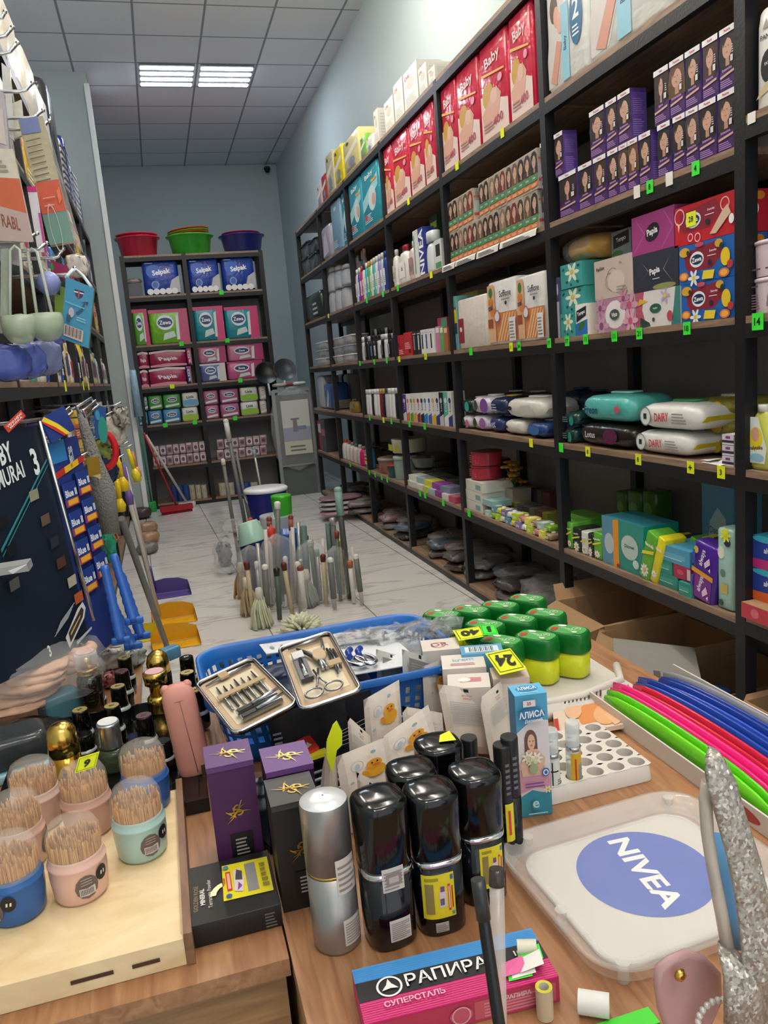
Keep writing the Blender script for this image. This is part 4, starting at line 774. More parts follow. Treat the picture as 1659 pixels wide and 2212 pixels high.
for i in range(16):
    a, r_ = random.uniform(0, 2*pi), random.uniform(.01, .1); c = (r_*cos(a), .06+r_*sin(a)*.7, .17+random.uniform(0, .12)); fl.tube([(0, .06, .12), c], .002, mat('#4a5a2a', .6), 5)
    for q in range(6): fl.ball((c[0]+.018*cos(q), c[1]+.018*sin(q), c[2]), .015, mat('#b8862a', .6), 6, sz=.5)
inst(kind('flower_pot', 'artificial flowers', ('pot', fk), ('flowers', fl)), (XR+.17, solve_axis(1098, (XR+.17, 0, Z1), (0, 1, 0)), Z1+.001), -pi/2, 'yellow artificial flowers in a slatted wooden pot on the first shelf')
# bay D first shelf: flat boxes
rrow([carton('soap_box', 'soap', c, tops=[('l', .2, .2, .8, .8, 2, '#8c8c8c')]) for c in ('#d4d4c4', '#c9d0c4', '#d9d9d2', '#c4cf5a', '#a9bcd0', '#8a3a8c', '#d9d2d2', '#b94a6c')], 878, 984, Z1, .04, 8, [f'{n} small box lying flat on the first shelf, third bay' for n in ('cream', 'pale green', 'white', 'yellow-white', 'light blue', 'purple', 'offwhite', 'pink and white')], 'small flat boxes, third bay', .1, .01)
rrow([carton('soap_box', 'soap', c, tops=[]) for c in ('#e0dfd8', '#9ab0b4', '#d2cf4c', '#97409a', '#7c869c')], 884, 972, Z1+.041, .04, 5, 'second-layer small box in the third bay, {o} of five', 'small flat boxes, upper', .1, .03)
rrow([carton('soap_box', 'soap', c, tops=[]) for c in ('#5c6058', '#4a4c52', '#6a665c')], 895, 980, Z1, .07, 6, 'dim box behind the small flat boxes, {o} of six', 'dim boxes, third bay', .12, .18)
mug = jar('mug', 'mug', '#c9c9b4', None, [('r', 0, .1, 1, .5, '#b9b92c')], tap=.95)
for k in range(2): put(jar('bowl', 'bowl', '#7f857c', None, tap=.8), 880, 902, Z1+.1*k, 0, f'grey-green bowl on the first shelf left of the post, {("lower","upper")[k]} one', d=.1, h=.09, inset=.12)
for k in range(4): put(soft('folded_mat', 'mat', '#4a4644', [], r=.01), 915, 950, Z1+.05*k, 0, f'dark folded mat at the back of the third bay, {("bottom","second","third","top")[k]} of the pile', d=.15, h=.048, inset=.25)
# bay E
bt = [('#d8d0cb', '#c9553a'), ('#d9d4d0', '#c9553a'), ('#cfc4bf', '#8a8a8c'), ('#c9b9b4', '#6a6a6c'), ('#bfb4ae', '#c9c9c9'), ('#c9206c', '#a87a8c')]
BK = [bottle('shampoo_bottle', 'bottle', a, b, None) for a, b in bt]
run(None, 737, 784, Z1, 948, 966, 6, [f'{n} bottle in the first shelf row of six bottles' for n in ('white orange-capped left', 'white orange-capped right', 'beige', 'brownish', 'grey-capped', 'bright magenta')], 'six bottles on first shelf', d=.08, mks=BK, gap=.05)
put(bottle('bubble_bottle', 'bottle', '#3c8fa8', '#2f7fa8', '#d9d23a', capk=.6, lops=[('r', .2, .3, .8, .36, '#b8343e'), ('r', .2, .44, .8, .5, '#2c5ab0')]), 787, 803, Z1, 958, 'tall blue bottle with red and yellow rings', d=.08)
put(jar('jar', 'jar', '#8a6a5c', '#9a8a7c', [('l', .1, .2, .9, .6, 3, '#a83a3c')]), 810, 830, Z1, 990, 'brown patterned jar on the first shelf', d=.1)
put(jar('jar', 'jar', '#2f4f4a', '#a83038', [('r', .2, .3, .6, .5, '#c94a4a')], lidh=.1), 831, 846, Z1, 1004, 'dark green jar with red rim', d=.1, inset=.005)
put(jar('jar', 'jar', '#8fa39a', '#9fb2a8'), 847, 862, Z1, 986, 'sage green tub beside the post', d=.1)
put(mug, 838, 860, Z1+.21, 0, 'white and yellow mug on the sage green tub', d=.1, h=.13, inset=.03)
rrow([jar('jar', 'jar', '#3a3433', '#26221f')], 790, 850, Z1, .18, 4, 'dark jar at the back of the fourth bay, {o} of four', 'dark jars, fourth bay', .12, .16, 0)
# floor shelf: film-wrapped bundles
def bundle(nm, cat, col, w, d, h, seed, jit=.012, clear=False, e=2.8):
    mb = MB().pillow(w, d, h, CLEAR if clear else mat(col, .3, bump=.7, bs=16, var=.18), (0, 0, 0), e=e, jit=jit, seed=seed, nz=9, n=30); return kind(nm, cat, (nm, mb))
bcol = ['#7c6f6f', '#8a7474', '#56646f', '#5f6670', '#5c5654', '#7c7a78', '#464240', '#6a6660', '#50463f', '#7a7876']
bl = [(8.5, 1.95, 'pinkish'), (7.5, 1.82, 'rose-grey'), (6.6, 1.9, 'bluish'), (6.15, 1.9, 'slate'), (5.4, 1.92, 'grey-brown'), (5.0, 1.9, 'silver'), (4.75, 1.95, 'dark taupe'), (4.2, 1.93, 'warm grey'), (3.85, 1.96, 'brownish grey')]
for i, (Y, X, q) in enumerate(bl):
    for k in range(4):
        inst(bundle('slipper_bundle', 'bundle', bcol[(i+k*3) % 10], .2, .3, .06, i*7+k, .012, e=5), (X-.1*(k % 2)+.06, Y+(-.14 if k % 2 else .12), Z0+.065*(k//2)), -pi/2+random.uniform(-.5, .5), f'{q} wrapped bundle on the lowest right shelf, {("lower left","lower right","upper left","upper right")[k]} of its pile', 'film-wrapped bundles low')
    inst(bundle('film_sheet', 'wrapper', '#fff', .36, .28, .14, 500+i, .016, True), (X+.04, Y, Z0), -pi/2, f'crumpled clear film over the {q} bundles on the lowest shelf', 'clear film on the lowest shelf')
for i in range(4):
    inst(bundle('clothes_pack', 'bundle', ('#b0838c', '#9d9ba0', '#a9a4a4', '#8a6c74')[i], .3, .5-.02*i, .035, 40+i, .006), (1.62, 7.5+.04*i, .06+.04*i), -pi/2, f'flat pack sticking out over the floor at the far bay, {("bottom","second","third","top")[i]} one', 'flat packs sticking out')
inst(bundle('clear_bag', 'bag', '#fff', .42, .38, .2, 77, .03, True), (1.95, 3.72, Z0), -pi/2, 'crumpled clear plastic bag on the bare lowest shelf')
# cartons on the floor shelf in the nearest bay
def openbox(w, d, h, flap=.12, col=KRAFT, logo=None):
    mb = MB(); t = .005
    mb.box(-w/2, w/2, 0, d, 0, t, col).box(-w/2, -w/2+t, 0, d, t, h, col).box(w/2-t, w/2, 0, d, t, h, col).box(-w/2+t, w/2-t, 0, t, t, h, col).box(-w/2+t, w/2-t, d-t, d, t, h, col)
    if logo: logo(front(mb, w, h))
    f1 = MB().poly([(-w/2, -.001, h), (w/2, -.001, h), (w/2-.02, -flap, h-.03), (-w/2+.02, -flap, h-.03)], col); f2 = MB().poly([(-w/2, 0, h), (-w/2, d, h), (-w/2-flap*.6, d-.02, h+flap*.6), (-w/2-flap*.6, .02, h+flap*.6)], col)
    return mb, f1, f2
def cbox(loc, w, d, h, rz, lb, fl=.1, logo=None, col=KRAFT):
    mb, f1, f2 = openbox(w, d, h, fl, col, logo); return inst(kind('cardboard_box', 'cardboard box', ('carton', mb), ('flap', f1), ('flap', f2)), loc, rz, lb)
cbox((1.66, 3.0, Z0), .42, .44, .25, -pi/2, 'open kraft cardboard box on the floor shelf beside the thin post')
bx2 = cbox((1.64, 2.62, Z0), .34, .42, .23, -pi/2+.05, 'open kraft cardboard box with small yellow sticker', .03)
MB().box(-.012, .012, -.002, -.0008, 0, .03, TAGY).build('price_sticker', bx2).location = (.05, 0, .17)
mb = MB().prof(rrect(.42, .3, .005), [(1, 0), (1, .012)], mat('#8f8b84', .8, bump=.1, bs=60), sm=False); Face(mb, (-.21, -.15, .0125), (1, 0, 0), (0, 1, 0), (0, 0, 1)).rect(.12, .14, .24, .165, mat('#5a544e', .8))
inst(kind('flattened_box', 'cardboard', ('flattened_box', mb)), (1.6, 2.34, Z0+.2), rot=(rad(8), rad(-14), rad(60)), label='grey flattened cardboard sheet lying slanted on the boxes')
cbox((1.72, 2.32, Z0), .3, .4, .17, -pi/2, 'brown cardboard box behind the combs holding blue packs', .02)
for i in range(5):
    inst(bundle('sponge_pack', 'pack', '#2f5fae', .13, .09, .03, 60+i, .003), (1.83+.05*(i % 2), 2.22+.06*i, Z0+.05+.02*(i % 3)), -pi/2+.4*i, f'blue and yellow pack in the low cardboard box, {ORD[i]}', 'blue packs in the low box')
# ------------------------------------------------------------------ nearest rack (right edge)
ZN = [.055, .56, 1.035, 1.505, 2.07, 2.6]
def yn(x, z, i=.03): return solve_axis(x, (XR+i, 0, z), (0, 1, 0))
pan = [('e', .5, .42, .26, .17, '#22242a'), ('t', 'EXTRA', .5, .45, .03, '#d9d9d9', 0, .4), ('t', 'PANTENE', .55, .72, .05, '#3a3a3e', 0, .9), ('q', [(.3, .8), (.42, .9), (.5, .8), (.6, .92), (.66, .8)], '#a89c94'), ('q', [(.1, .12), (.9, .22), (.9, .3), (.4, .26)], '#c9b48c')]
pk = MB().prof(superell(.06, .035, 3), [(.93, 0), (1, .01), (1, .22), (.9, .255), (.8, .262)], G('#e6e4e0'), (0, .035, 0)); deco(Face(pk, (-.06, -.0005, 0), (1, 0, 0), (0, 0, 1), (0, -1, 0)), .12, .26, pan)
inst(kind('shampoo_bottle', 'bottle', ('shampoo_bottle', pk)), (XR+.02, yn(1634, 2.07)-.06, 2.071), -pi/2, 'white shampoo bottle with black oval at the right edge, upper shelf')
tb = jar('mask_tub', 'tub', '#d9c4cc', '#dcc9d0', [('e', .5, .6, .18, .16, '#b08fa0'), ('e', .5, .62, .1, .1, '#5a3a4c'), ('l', .2, .2, .8, .3, 1, '#6a4a5c')], tap=.96, lidh=.12)
tb2 = jar('mask_tub', 'tub', '#d6c2ca', '#dcc9d0', [('l', .15, .15, .5, .6, 6, '#8a6a7c'), ('b', .55, .2, .85, .55), ('l', .15, .75, .85, .85, 1, '#6a4a5c')], tap=.96, lidh=.12)
ya = yn(1613, 1.505)-.075
for k, m in enumerate((tb2, tb)):
    kk, kw, kd, kh = getk(m, .15, .15, .105); inst(kk, (XR+.02, ya, 1.506+.107*k), -pi/2, f'pink hair mask tub at the right edge, {("lower","upper")[k]} one')
st_ = carton('tissue_box', 'tissues', '#b02030', [('r', 0, .34, 1, .5, '#2c5a9c'), ('e', .4, .75, .3, .12, '#e9d9d0'), ('e', .5, .2, .3, .1, '#e9d9d0')])
kk, kw, kd, kh = getk(st_, .05, .1, .36); inst(kk, (XR+.22, yn(1640, 1.505, .25), 1.506), -pi/2, 'narrow red box behind the pink tubs')
bb = MB().prof(superell(.05, .028, 2.6), [(.8, 0), (.98, .01), (1, .05), (.93, .1), (.8, .15), (.5, .172), (.42, .178)], mat('#dfe06a', .08, alpha=.8, var=.03), (0, .03, 0))
F = Face(bb, (-.05, -.0005, 0), (1, 0, 0), (0, 0, 1), (0, -1, 0)); F.k = 2
deco(F, .1, .178, [('q', [(.12, .12), (.88, .12), (.95, .4), (.7, .75), (.6, .92), (.2, .92), (.1, .4)], '#e3e6e0'), ('e', .5, .55, .28, .2, '#e9d22e'), ('e', .48, .62, .16, .12, '#d8a58c'), ('t', 'malyutka', .5, .38, .09, '#5a2a3c', .08, .85), ('e', .55, .22, .3, .07, '#8fc3d9')])
bc = MB().lathe([(.018, .178), (.018, .195), (.017, .2)], G('#e6e6e2'), 20, (0, .03, 0))
inst(kind('baby_shampoo', 'bottle', ('bottle_body', bb), ('bottle_cap', bc)), (XR+.02, yn(1612, 1.035)-.055, 1.036), -pi/2, 'yellow baby shampoo bottle with baby picture at right edge')
kk = bundle('wipe_pack', 'wet wipes', '#8f8a70', .2, .16, .07, 91); inst(kk, (XR+.3, 1.75, 1.04), -pi/2, 'dim beige pack behind the baby shampoo')
al2 = lambda c: carton('pad_pack', 'pads', '#26409a', [('q', [(0, 0), (1, 0), (1, .34), (0, .28)], c), ('t', 'always', .5, .58, .22, '#ffffff', .05, .8), ('e', .3, .92, .3, .1, '#3fb0c9'), ('q', [(.4, .8), (1, .9), (1, 1), (.5, 1)], c), ('e', .75, .15, .2, .12, '#e9d9e4')], topcol='#2f9fc0')
for k, c in enumerate(('#e0642c', '#c22f7c')):
    kk, kw, kd, kh = getk(al2(c), .16, .1, .105); inst(kk, (XR+.03, yn(1626, .59)-.08, .612+.107*k), -pi/2, f'blue pad pack with {("orange","magenta")[k]} band at the right edge')
mb = MB().box(-.3, .3, -.02, .3, 0, .05, P('#c23a4c'), {'+z': KRAFT}); deco(Face(mb, (-.3, -.02, 0), (1, 0, 0), (0, 0, 1), (0, -1, 0)), .6, .05, [('e', .1, .5, .03, .3, '#d9707c'), ('t', 'Baby', .3, .5, .5, '#22181c', 0, .2), ('t', 'corn', .5, .5, .3, '#e9c9c9', 0, .2)])
inst(kind('display_tray', 'tray', ('display_tray', mb)), (XR-.001, 1.74, .5615), -pi/2, 'red cardboard display tray under the blue pad packs')
for i, q in enumerate(('green and white', 'pale grey')):
    put_l = bundle('pad_pack', 'pads', ('#aab5a0', '#9a9a98')[i], .14, .1, .26, 95+i, .008); inst(put_l, (XR+.22, 1.72-.02*i, .562+.0), -pi/2, f'{q} pack standing behind the blue pad packs', scale=(1, 1, 1+.2*i))
def lg(F): F.ell(.12, .12, .035, .035, mat('#4a3c34', .8)).lines(.1, .1, .145, .14, 3, KRAFT)
cbox((1.71, 1.82, Z0), .42, .4, .22, -pi/2, 'kraft cardboard box with dark round logo at the right edge', .02, lg)

# ================================================================== BACK RACK
def rowB(mks, x0, x1, z, yt, n, labels, group, d=.18, inset=.02, gap=.04, hh=None): return run(None, x0, x1, z, yt, yt, n, labels, group, gap, d, 'B', inset, mks, .006, hh)
sel = soft('toilet_paper_pack', 'toilet paper', '#1d3f9c', [('e', .3, .7, .2, .2, '#2f62c4'), ('t', 'Selpak', .52, .66, .2, '#ffffff', .12, .62, .03), ('q', [(.68, .1), (.78, .42), (1, .55), (1, .05), (.7, .02)], '#b8b6b4'), ('e', .32, .3, .11, .12, '#7f9fd0'), ('e', .32, .3, .08, .09, '#3a5fae')]+[('e', .16+.17*i, .1, .09, .09, '#ece9e4') for i in range(5)]+[('r', .08, .93, .3, .95, '#9fb4d9')], tops=[('r', .05, .1, .95, .9, '#e8e8e8')], r=.05, b=.03)
for a, b, q in ((314, 391, 'left'), (405, 478, 'middle'), (484, 554, 'right')): put(sel, a, b, LB[5], 557 if a < 330 else 552, f'blue toilet paper multipack with white lettering, {q} of three', d=.24, side='B')
put(carton('box', 'box', '#55565c', [('r', .1, .1, .9, .9, '#5c5d63')]), 274, 309, LB[5], 612, 'dark grey box left of the blue multipacks', d=.2, side='B')
inst(bundle('towel', 'towel', '#b9a9a4', .16, .12, .06, 33), (-.09, YBK+.12, LB[5]+.145), 0, 'small white and red cloth lying on the grey box')
zw = lambda c1, c2: soft('toilet_paper_pack', 'toilet paper', c1, [('q', [(.72, 0), (1, 0), (1, 1), (.78, 1)], c2), ('r', 0, .9, 1, 1, c2), ('e', .4, .62, .22, .22, '#e6ebee'), ('e', .4, .62, .19, .14, '#24406c'), ('t', 'Zewa', .4, .62, .12, '#ffffff', 0, .3), ('q', [(.3, .1), (.65, .2), (.6, .36), (.35, .3)], '#c9d9d4'), ('q', [(.66, .1), (.74, .1), (.76, .85), (.68, .8)], '#d9e0de')], tops=[('r', .05, .1, .95, .9, c2)], r=.04, b=.02)
for a, b, c1, c2, q in ((276, 326, '#5fa83a', '#c9386c', 'green, half behind the rack post'), (329, 412, '#74b52e', '#c24a74', 'lime green and pink'), (415, 488, '#1f8c9c', '#cf3f78', 'teal and pink, left'), (491, 562, '#1f8c9c', '#cf3f78', 'teal and pink, right')):
    put(zw(c1, c2), a, b, LB[4], 668 if a < 400 else 662, f'toilet paper pack, {q}, fourth shelf of the back rack', d=.24, side='B')
pap = soft('toilet_paper_pack', 'toilet paper', '#a01f4e', [('q', [(0, .92), (.5, 1), (1, .92), (1, .8), (.5, .88), (0, .8)], '#e0d0d4'), ('q', [(0, .0), (1, 0), (1, .12), (.5, .2), (0, .12)], '#d68a9a'), ('t', 'Papia', .5, .45, .28, '#f2e6ea', .1, .5, .03), ('o', .5, .45, .28, .008, '#d9a0b4')], r=.05, b=.03)
hh = .215
for k in range(2):
    put(pap, 297, 323, LB[3]+hh*k, 0, f'small red toilet paper pack beside the post, {("lower","upper")[k]}', d=.2, side='B', h=.2)
    put(pap, 326, 404, LB[3]+hh*k, 0, f'wide deep red toilet paper pack, {("lower","upper")[k]} of the stack', d=.22, side='B', h=.21)
    put(zw(('#3a4a8c', '#b03a6c')[k], '#b03a6c'), 406, 416, LB[3]+hh*k, 0, f'narrow pink pack right of the red packs, {("lower","upper")[k]}', d=.22, side='B', h=.2)
for a, b, q in ((426, 490, 'left'), (494, 570, 'right')):
    for k in range(2): put(zw(('#5a6aa4' if q == 'left' else '#c2588c', '#c97a9c')[k], '#b03a6c' if q == 'right' or k else '#d9d4d0'), a, b, LB[3]+hh*k, 0, f'pink or violet toilet paper pack, {q} stack, {("lower","upper")[k]}', d=.22, side='B', h=.21)
sml = lambda c, lg_='#24406c': soft('toilet_paper_pack', 'toilet paper', c, [('e', .5, .62, .3, .18, '#dfe6ea'), ('e', .5, .62, .26, .12, lg_), ('t', 'Zewa', .5, .62, .12, '#ffffff', 0, .4), ('q', [(.1, .1), (.9, .2), (.9, .35), (.1, .25)], '#d9e2e0')], r=.03, b=.02)
dep = lambda c: soft('toilet_paper_pack', 'toilet paper', '#d9dcd4', [('t', 'Linia', .5, .7, .2, '#222a2c', .05, .8, .03), ('q', [(0, .1), (1, .1), (1, .45), (.5, .55), (0, .45)], c)], r=.03, b=.02)
hl = .17
rows = [([sml('#4f8fa8'), sml('#3f7fae'), sml('#4a8ab8'), dep('#a9c93a')], 0, 'lower left'), ([sml('#5f9a8a'), sml('#4f9a44'), sml('#4a9a48'), dep('#6aa8cf')], 1, 'upper left')]
for mks, k, q in rows:
    for i, (a, b) in enumerate(((301, 321), (323, 353), (355, 392), (396, 430))): put(mks[i], a, b, LB[2]+hl*k, 0, f'small toilet paper pack on the back rack, {q} row, {ORD[i] if i<3 else "rightmost"}', 'small toilet paper packs, left bay', d=.16, side='B', h=.165)
for k in range(2):
    for i, (a, b, m) in enumerate(((440, 475, sml('#b56a92')), (479, 519, sml('#b0628e')), (523, 560, dep('#8fc23a')), (564, 578, sml('#d0c4bf', '#b9a9a0')))):
        put(m, a+k*-2, b-k*2, LB[2]+hl*k, 0, f'{("pink","pink","white and green","cream")[i]} paper pack in the right bay, {("lower","upper")[k]} row, {ORD[i]}', 'small toilet paper packs, right bay', d=.16, side='B', h=.165)
nk = [soft('napkin_pack', 'napkins', c, [('r', .1, .2, .9, .8, e), ('e', .5, .5, .25, .2, '#6a4a5c')], r=.02, b=.01) for c, e in (('#b39aa0', '#cfc0c2'), ('#a88f9c', '#d9ced0'), ('#c2aeb0', '#a07a88'))]
for k in range(2):
    rowB(nk, 332, 450, LB[1]+.125*k, 0, 8, f'small pinkish napkin pack, left bay, {("lower","upper")[k]} row, {{o}} of eight', f'napkin packs left {("lower","upper")[k]}', d=.12, hh=.12)
    rowB(nk[::-1], 470, 578, LB[1]+.125*k, 0, 7, f'small pinkish napkin pack, right bay, {("lower","upper")[k]} row, {{o}} of seven', f'napkin packs right {("lower","upper")[k]}', d=.12, hh=.12)
rl = jar('cloth_roll', 'roll', '#2c4a8c', None, tap=1); rl2 = jar('cloth_roll', 'roll', '#b9b29a', None, [('e', .5, .5, .2, .2, '#6a6450')], tap=1)
rowB([rl, rl, rl, rl2, rl2, rl2], 372, 450, LB[0], 1042, 6, 'roll on the lowest shelf of the back rack, left bay, {o}', 'rolls left bay', d=.1); rowB([rl2, rl2, rl, rl], 475, 560, LB[0], 1038, 5, 'roll on the lowest shelf of the back rack, right bay, {o}', 'rolls right bay', d=.1)
def basin(r, h, col, lip=None, sx=1.0):
    m = G(col); mb = MB().lathe([(r*.78, 0), (r*.8, .004), (r*.93, h*.9), (r*1.02, h*.92), (r*1.05, h*.98), (r*1.0, h), (r*.9, h*.93), (r*.76, .01), (.001, .008)], m, 36, sx=sx, sy=1, c1=False)
    return kind('wash_basin', 'basin', ('wash_basin', mb))
def bas(x0, x1, z, h, c, lb, dz=0, rot=None, dy=0):
    Y = YBK+.22; a, b = (solve_axis(x, (0, Y, z), (1, 0, 0)) for x in (x0, x1)); inst(basin(abs(b-a)/2/1.05*(.9 if dz else 1), h, c), ((a+b)/2, Y+dy, z+dz), 0, lb, rot=rot)
bas(252, 351, LB[6], .22, '#b51f3a', 'stack of red plastic basins, lower one at the left on the back rack')
bas(250, 352, LB[6], .18, '#c02442', 'red plastic basin nested on top at the left', .075)
bas(362, 466, LB[6], .22, '#35a82e', 'bright green plastic basin on the back rack')
for k, (c, n) in enumerate((('#d9432c', 'orange-red'), ('#6cc22f', 'light green'), ('#e0482f', 'bright orange'))):
    bas(362+k, 464, LB[6], .1, c, f'{n} basin nested slanting in the green basin, {("first","second","third")[k]} up', .145+.022*k, (0, rad(-5), 0))
bas(475, 575, LB[6], .2, '#232a78', 'navy blue plastic basin on the right of the back rack')
bas(478, 570, LB[6], .09, '#d12a4e', 'crimson basin nested in the navy basin', .14)
# ------------------------------------------------------------------ wrapped stand right of the back rack, with pans on it
AL = mat('#9aa0a0', .35, .6, var=0)
e = empty('display_stand', (1.54, 9.36, 0), label='grey metal stand wrapped in clear film holding a white table poster', cat='stand')
for x in (-.24, .2): MB().box(x-.02, x+.02, -.02, .02, 0, 1.27, AL).build('upright', e)
MB().box(-.24, .2, -.015, .015, 1.24, 1.28, AL).build('crossbar', e); MB().box(-.24, .2, -.015, .015, .36, .38, AL).build('crossbar', e)
mb = MB().box(-.17, .16, -.03, -.02, .5, 1.14, P('#d3d7cf')); deco(Face(mb, (-.17, -.031, .5), (1, 0, 0), (0, 0, 1), (0, -1, 0), .0008), .33, .64, [('r', 0, .25, 1, .5, '#9a9db8'), ('r', .3, .64, .62, .67, '#6a5a5c'), ('q', [(.38, .64), (.52, .64), (.54, .42), (.36, .42)], '#7a6a6c'), ('r', .5, .45, .85, .52, '#6a76a4'), ('r', 0, 0, 1, .24, '#cdd0b8'), ('l', .2, .06, .8, .2, 2, '#5a5a52')]); mb.build('poster', e)
MB().pillow(.56, .12, 1.0, CLEAR, (-.02, 0, .3), e=5, jit=.012, seed=3).build('film_wrap', e)
MB().box(-.22, .18, .03, .3, 0, 1.2, mat('#5f6666', .6)).build('panel', e)
for i, (x, z, c) in enumerate(((1.28, 1.36, '#16181a'), (1.48, 1.38, '#3c4248'))):
    e = empty('frying_pan', (x, 9.55, z), rot=(rad(70), rad(10*i), 0), label=('black frying pan standing up behind the wrapped stand', 'dark grey frying pan standing beside the black one')[i], cat='pan')
    MB().lathe([(.11, 0), (.14, .04), (.135, .04), (.105, .006), (.001, .006)], mat(c, .35, var=0), 28, (0, .12, 0), c1=False).build('pan_body', e); MB().tube([(0, -.02, .035), (0, -.17, .05)], .012, mat('#b9bcc0', .3), 8).build('handle', e)
for i in range(3):
    inst(bundle('dish_box', 'box', ('#a9a59c', '#8a4a3c', '#c9ccc8')[i], .2, .2, .05, 13+i, .005), (1.42+.1*i, 9.5, 1.3+.0*i), .2*i, f'{("grey","rusty red","white")[i]} wrapped dish lying on top of the wrapped stand')
# ================================================================== LEFT RACK GOODS
def rowL(mks, y0, y1, z, h, n, labels, group, d=.2, inset=.02, gap=.06, hj=.0):
    stp = (y1-y0)/n
    for i in range(n):
        k, kw, kd, kh = getk(mks[i % len(mks)], stp*(1-gap), d, h)
        inst(k, (XLF-inset-random.uniform(0, .01), y0+stp*(i+.5), z+.001), pi/2+random.uniform(-.03, .03), labels[i] if isinstance(labels, list) else labels.format(o=ordN(i, n)), group, (stp*(1-gap)/kw, d/kd, h*(1+random.uniform(-hj, hj))/kh))
def ordN(i, n): return ('nearest', 'second nearest', 'third nearest', 'fourth nearest', 'fifth nearest', 'sixth nearest', 'seventh nearest', 'eighth nearest', 'ninth nearest', 'tenth nearest', 'eleventh nearest', 'twelfth nearest', 'thirteenth nearest', 'fourteenth nearest')[i] if i < n-1 else 'farthest'
strip = lambda c, e: soft('film_pack', 'pack', c, [('q', [(0, .1*k), (1, .1*k+.06), (1, .1*k+.1), (0, .1*k+.04)], e) for k in range(1, 9)], [('r', 0, .12*k, 1, .12*k+.05, e) for k in range(1, 8)], r=.05, b=.05)
T6 = [(4.55, 5.2, .5, soft('film_pack', 'pack', '#cfcabc', [], r=.1, b=.05), 'cream roll pack standing on top of the left rack'),
 (5.25, 5.85, .5, soft('film_pack', 'pack', '#bdb9ae', [], r=.08, b=.08), 'beige film-wrapped bundle on top of the left rack'),
 (5.9, 6.5, .52, soft('film_pack', 'pack', '#c9c9cc', [], r=.08, b=.1), 'whitish film-wrapped bundle on top of the left rack'),
 (6.55, 7.15, .72, soft('film_pack', 'pack', '#2b2c31', [], r=.08, b=.06), 'black bag on top of the left rack'),
 (7.2, 7.6, .5, strip('#c4bcc9', '#3a3a4c'), 'white and dark striped pack on top of the left rack'),
 (7.62, 8.1, .62, strip('#2c3f94', '#c9cfe0'), 'blue and white striped pack on top of the left rack'),
 (8.12, 8.6, .52, strip('#9a9aa8', '#d9d9e0'), 'grey striped pack on top of the left rack'),
 (8.62, 9.0, .42, soft('film_pack', 'pack', '#2f3468', [], r=.05, b=.05), 'navy pack on top of the left rack next to the pillar')]
for a, b, h, mk, lb in T6: rowL([mk], a, b, LV[6], h, 1, [lb], None, d=.34)
pal = ['#c9c3b4', '#c95a3c', '#3a7ab0', '#d9d9d4', '#c23a5c', '#5f9a5a', '#e0c03a', '#5a4a8c', '#8c8a84', '#2c2c34', '#d08a4a', '#7fb3b8']
LK = [carton('carton_box', 'box', c, [('q', [(.05, .1), (.95, .2), (.95, .6), (.05, .5)], pal[(i+5) % 12]), ('l', .1, .7, .9, .9, 3, '#e9e9e4')], [('r', .1, .2, .9, .7, pal[(i+3) % 12])]) if i % 2 else soft('film_pack', 'pack', c, [('e', .5, .6, .3, .2, pal[(i+4) % 12]), ('l', .1, .15, .9, .35, 3, '#e9e9e4')], [('r', .2, .3, .8, .6, pal[(i+7) % 12])], r=.02, b=.015) for i, c in enumerate(pal)]
lvn = {5: 'fifth', 4: 'fourth', 3: 'third', 2: 'second', 1: 'first', 0: 'lowest'}
BLK3 = [bottle('cleaner_bottle', 'bottle', a, b, c) for a, b, c in (('#d9d6cc', '#5fae8c', '#c23a4c'), ('#5fbdb0', '#2f8a84', '#e0e4e0'), ('#d9d9d9', '#b8c0c4', '#8c6a8c'), ('#e0ded8', '#c9b43a', '#5f8c3a'), ('#2c52b4', '#d9d9d9', '#d9d9d9'), ('#22242a', '#3a3c44', '#c9c0a4'), ('#c9c4b4', '#b0343c', '#3a3c84'), ('#e9c92c', '#b0343c', '#5a3a7c'))]
LKN = ['cream', 'orange-red', 'blue', 'white', 'crimson', 'green', 'yellow', 'violet', 'grey', 'black', 'tan', 'teal']
B3N = ['white green-capped', 'turquoise', 'pale grey', 'ivory yellow-capped', 'royal blue', 'black', 'beige red-capped', 'bright yellow']
def lrow(l, y0, y1, h, n, idx, mks, nms, what, nb, hj=.15, d=.28): rowL([mks[k] for k in idx[:n]], y0, y1, LV[l], h, n, [f'{nms[k]} {what}, {nb}, {lvn[l]} shelf of the left rack' for k in idx[:n]], f'{what}s on the {lvn[l]} left shelf', d=d, hj=hj)
for q, (a, b) in enumerate(((3.14, 4.26), (4.34, 5.46), (5.54, 6.66), (6.74, 7.86), (7.94, 9.0))):
    nb = ('nearest bay', 'second bay', 'third bay', 'fourth bay', 'farthest bay')[q]; R12 = lambda o, st=1: [(o+st*k) % 12 for k in range(12)]
    lrow(5, a, b, .32, 4, R12(q, 5), LK, LKN, 'pack', nb); lrow(4, a, b, .34, 4, R12(q*2+3, 7), LK, LKN, 'household pack', nb)
    lrow(3, max(a, 3.5), b, .29, 8 if q else 5, [(k+q) % 8 for k in range(8)], BLK3, B3N, 'cleaner bottle', nb, .2, .1)
    lrow(2, a, b, .26, 5, R12(q+9, 5), LK, LKN, 'boxed item', nb, .2, .2); lrow(1, a, b, .28, 3, R12(q+1, 7), LK, LKN, 'bulky box', nb, .2, .3)
for x, c in ((141, TAGY), (180, TAGY), (191, TAGY), (261, TAGY)):
    Y = solve_axis(x, (XLF, 0, 1.48), (0, 1, 0)); mb = MB().box(.0005, .003, -.03, .03, -.03, .03, c); o = mb.build('price_tag', rackL); o.location = Vector((XLF, Y, 1.487))-rackL.location
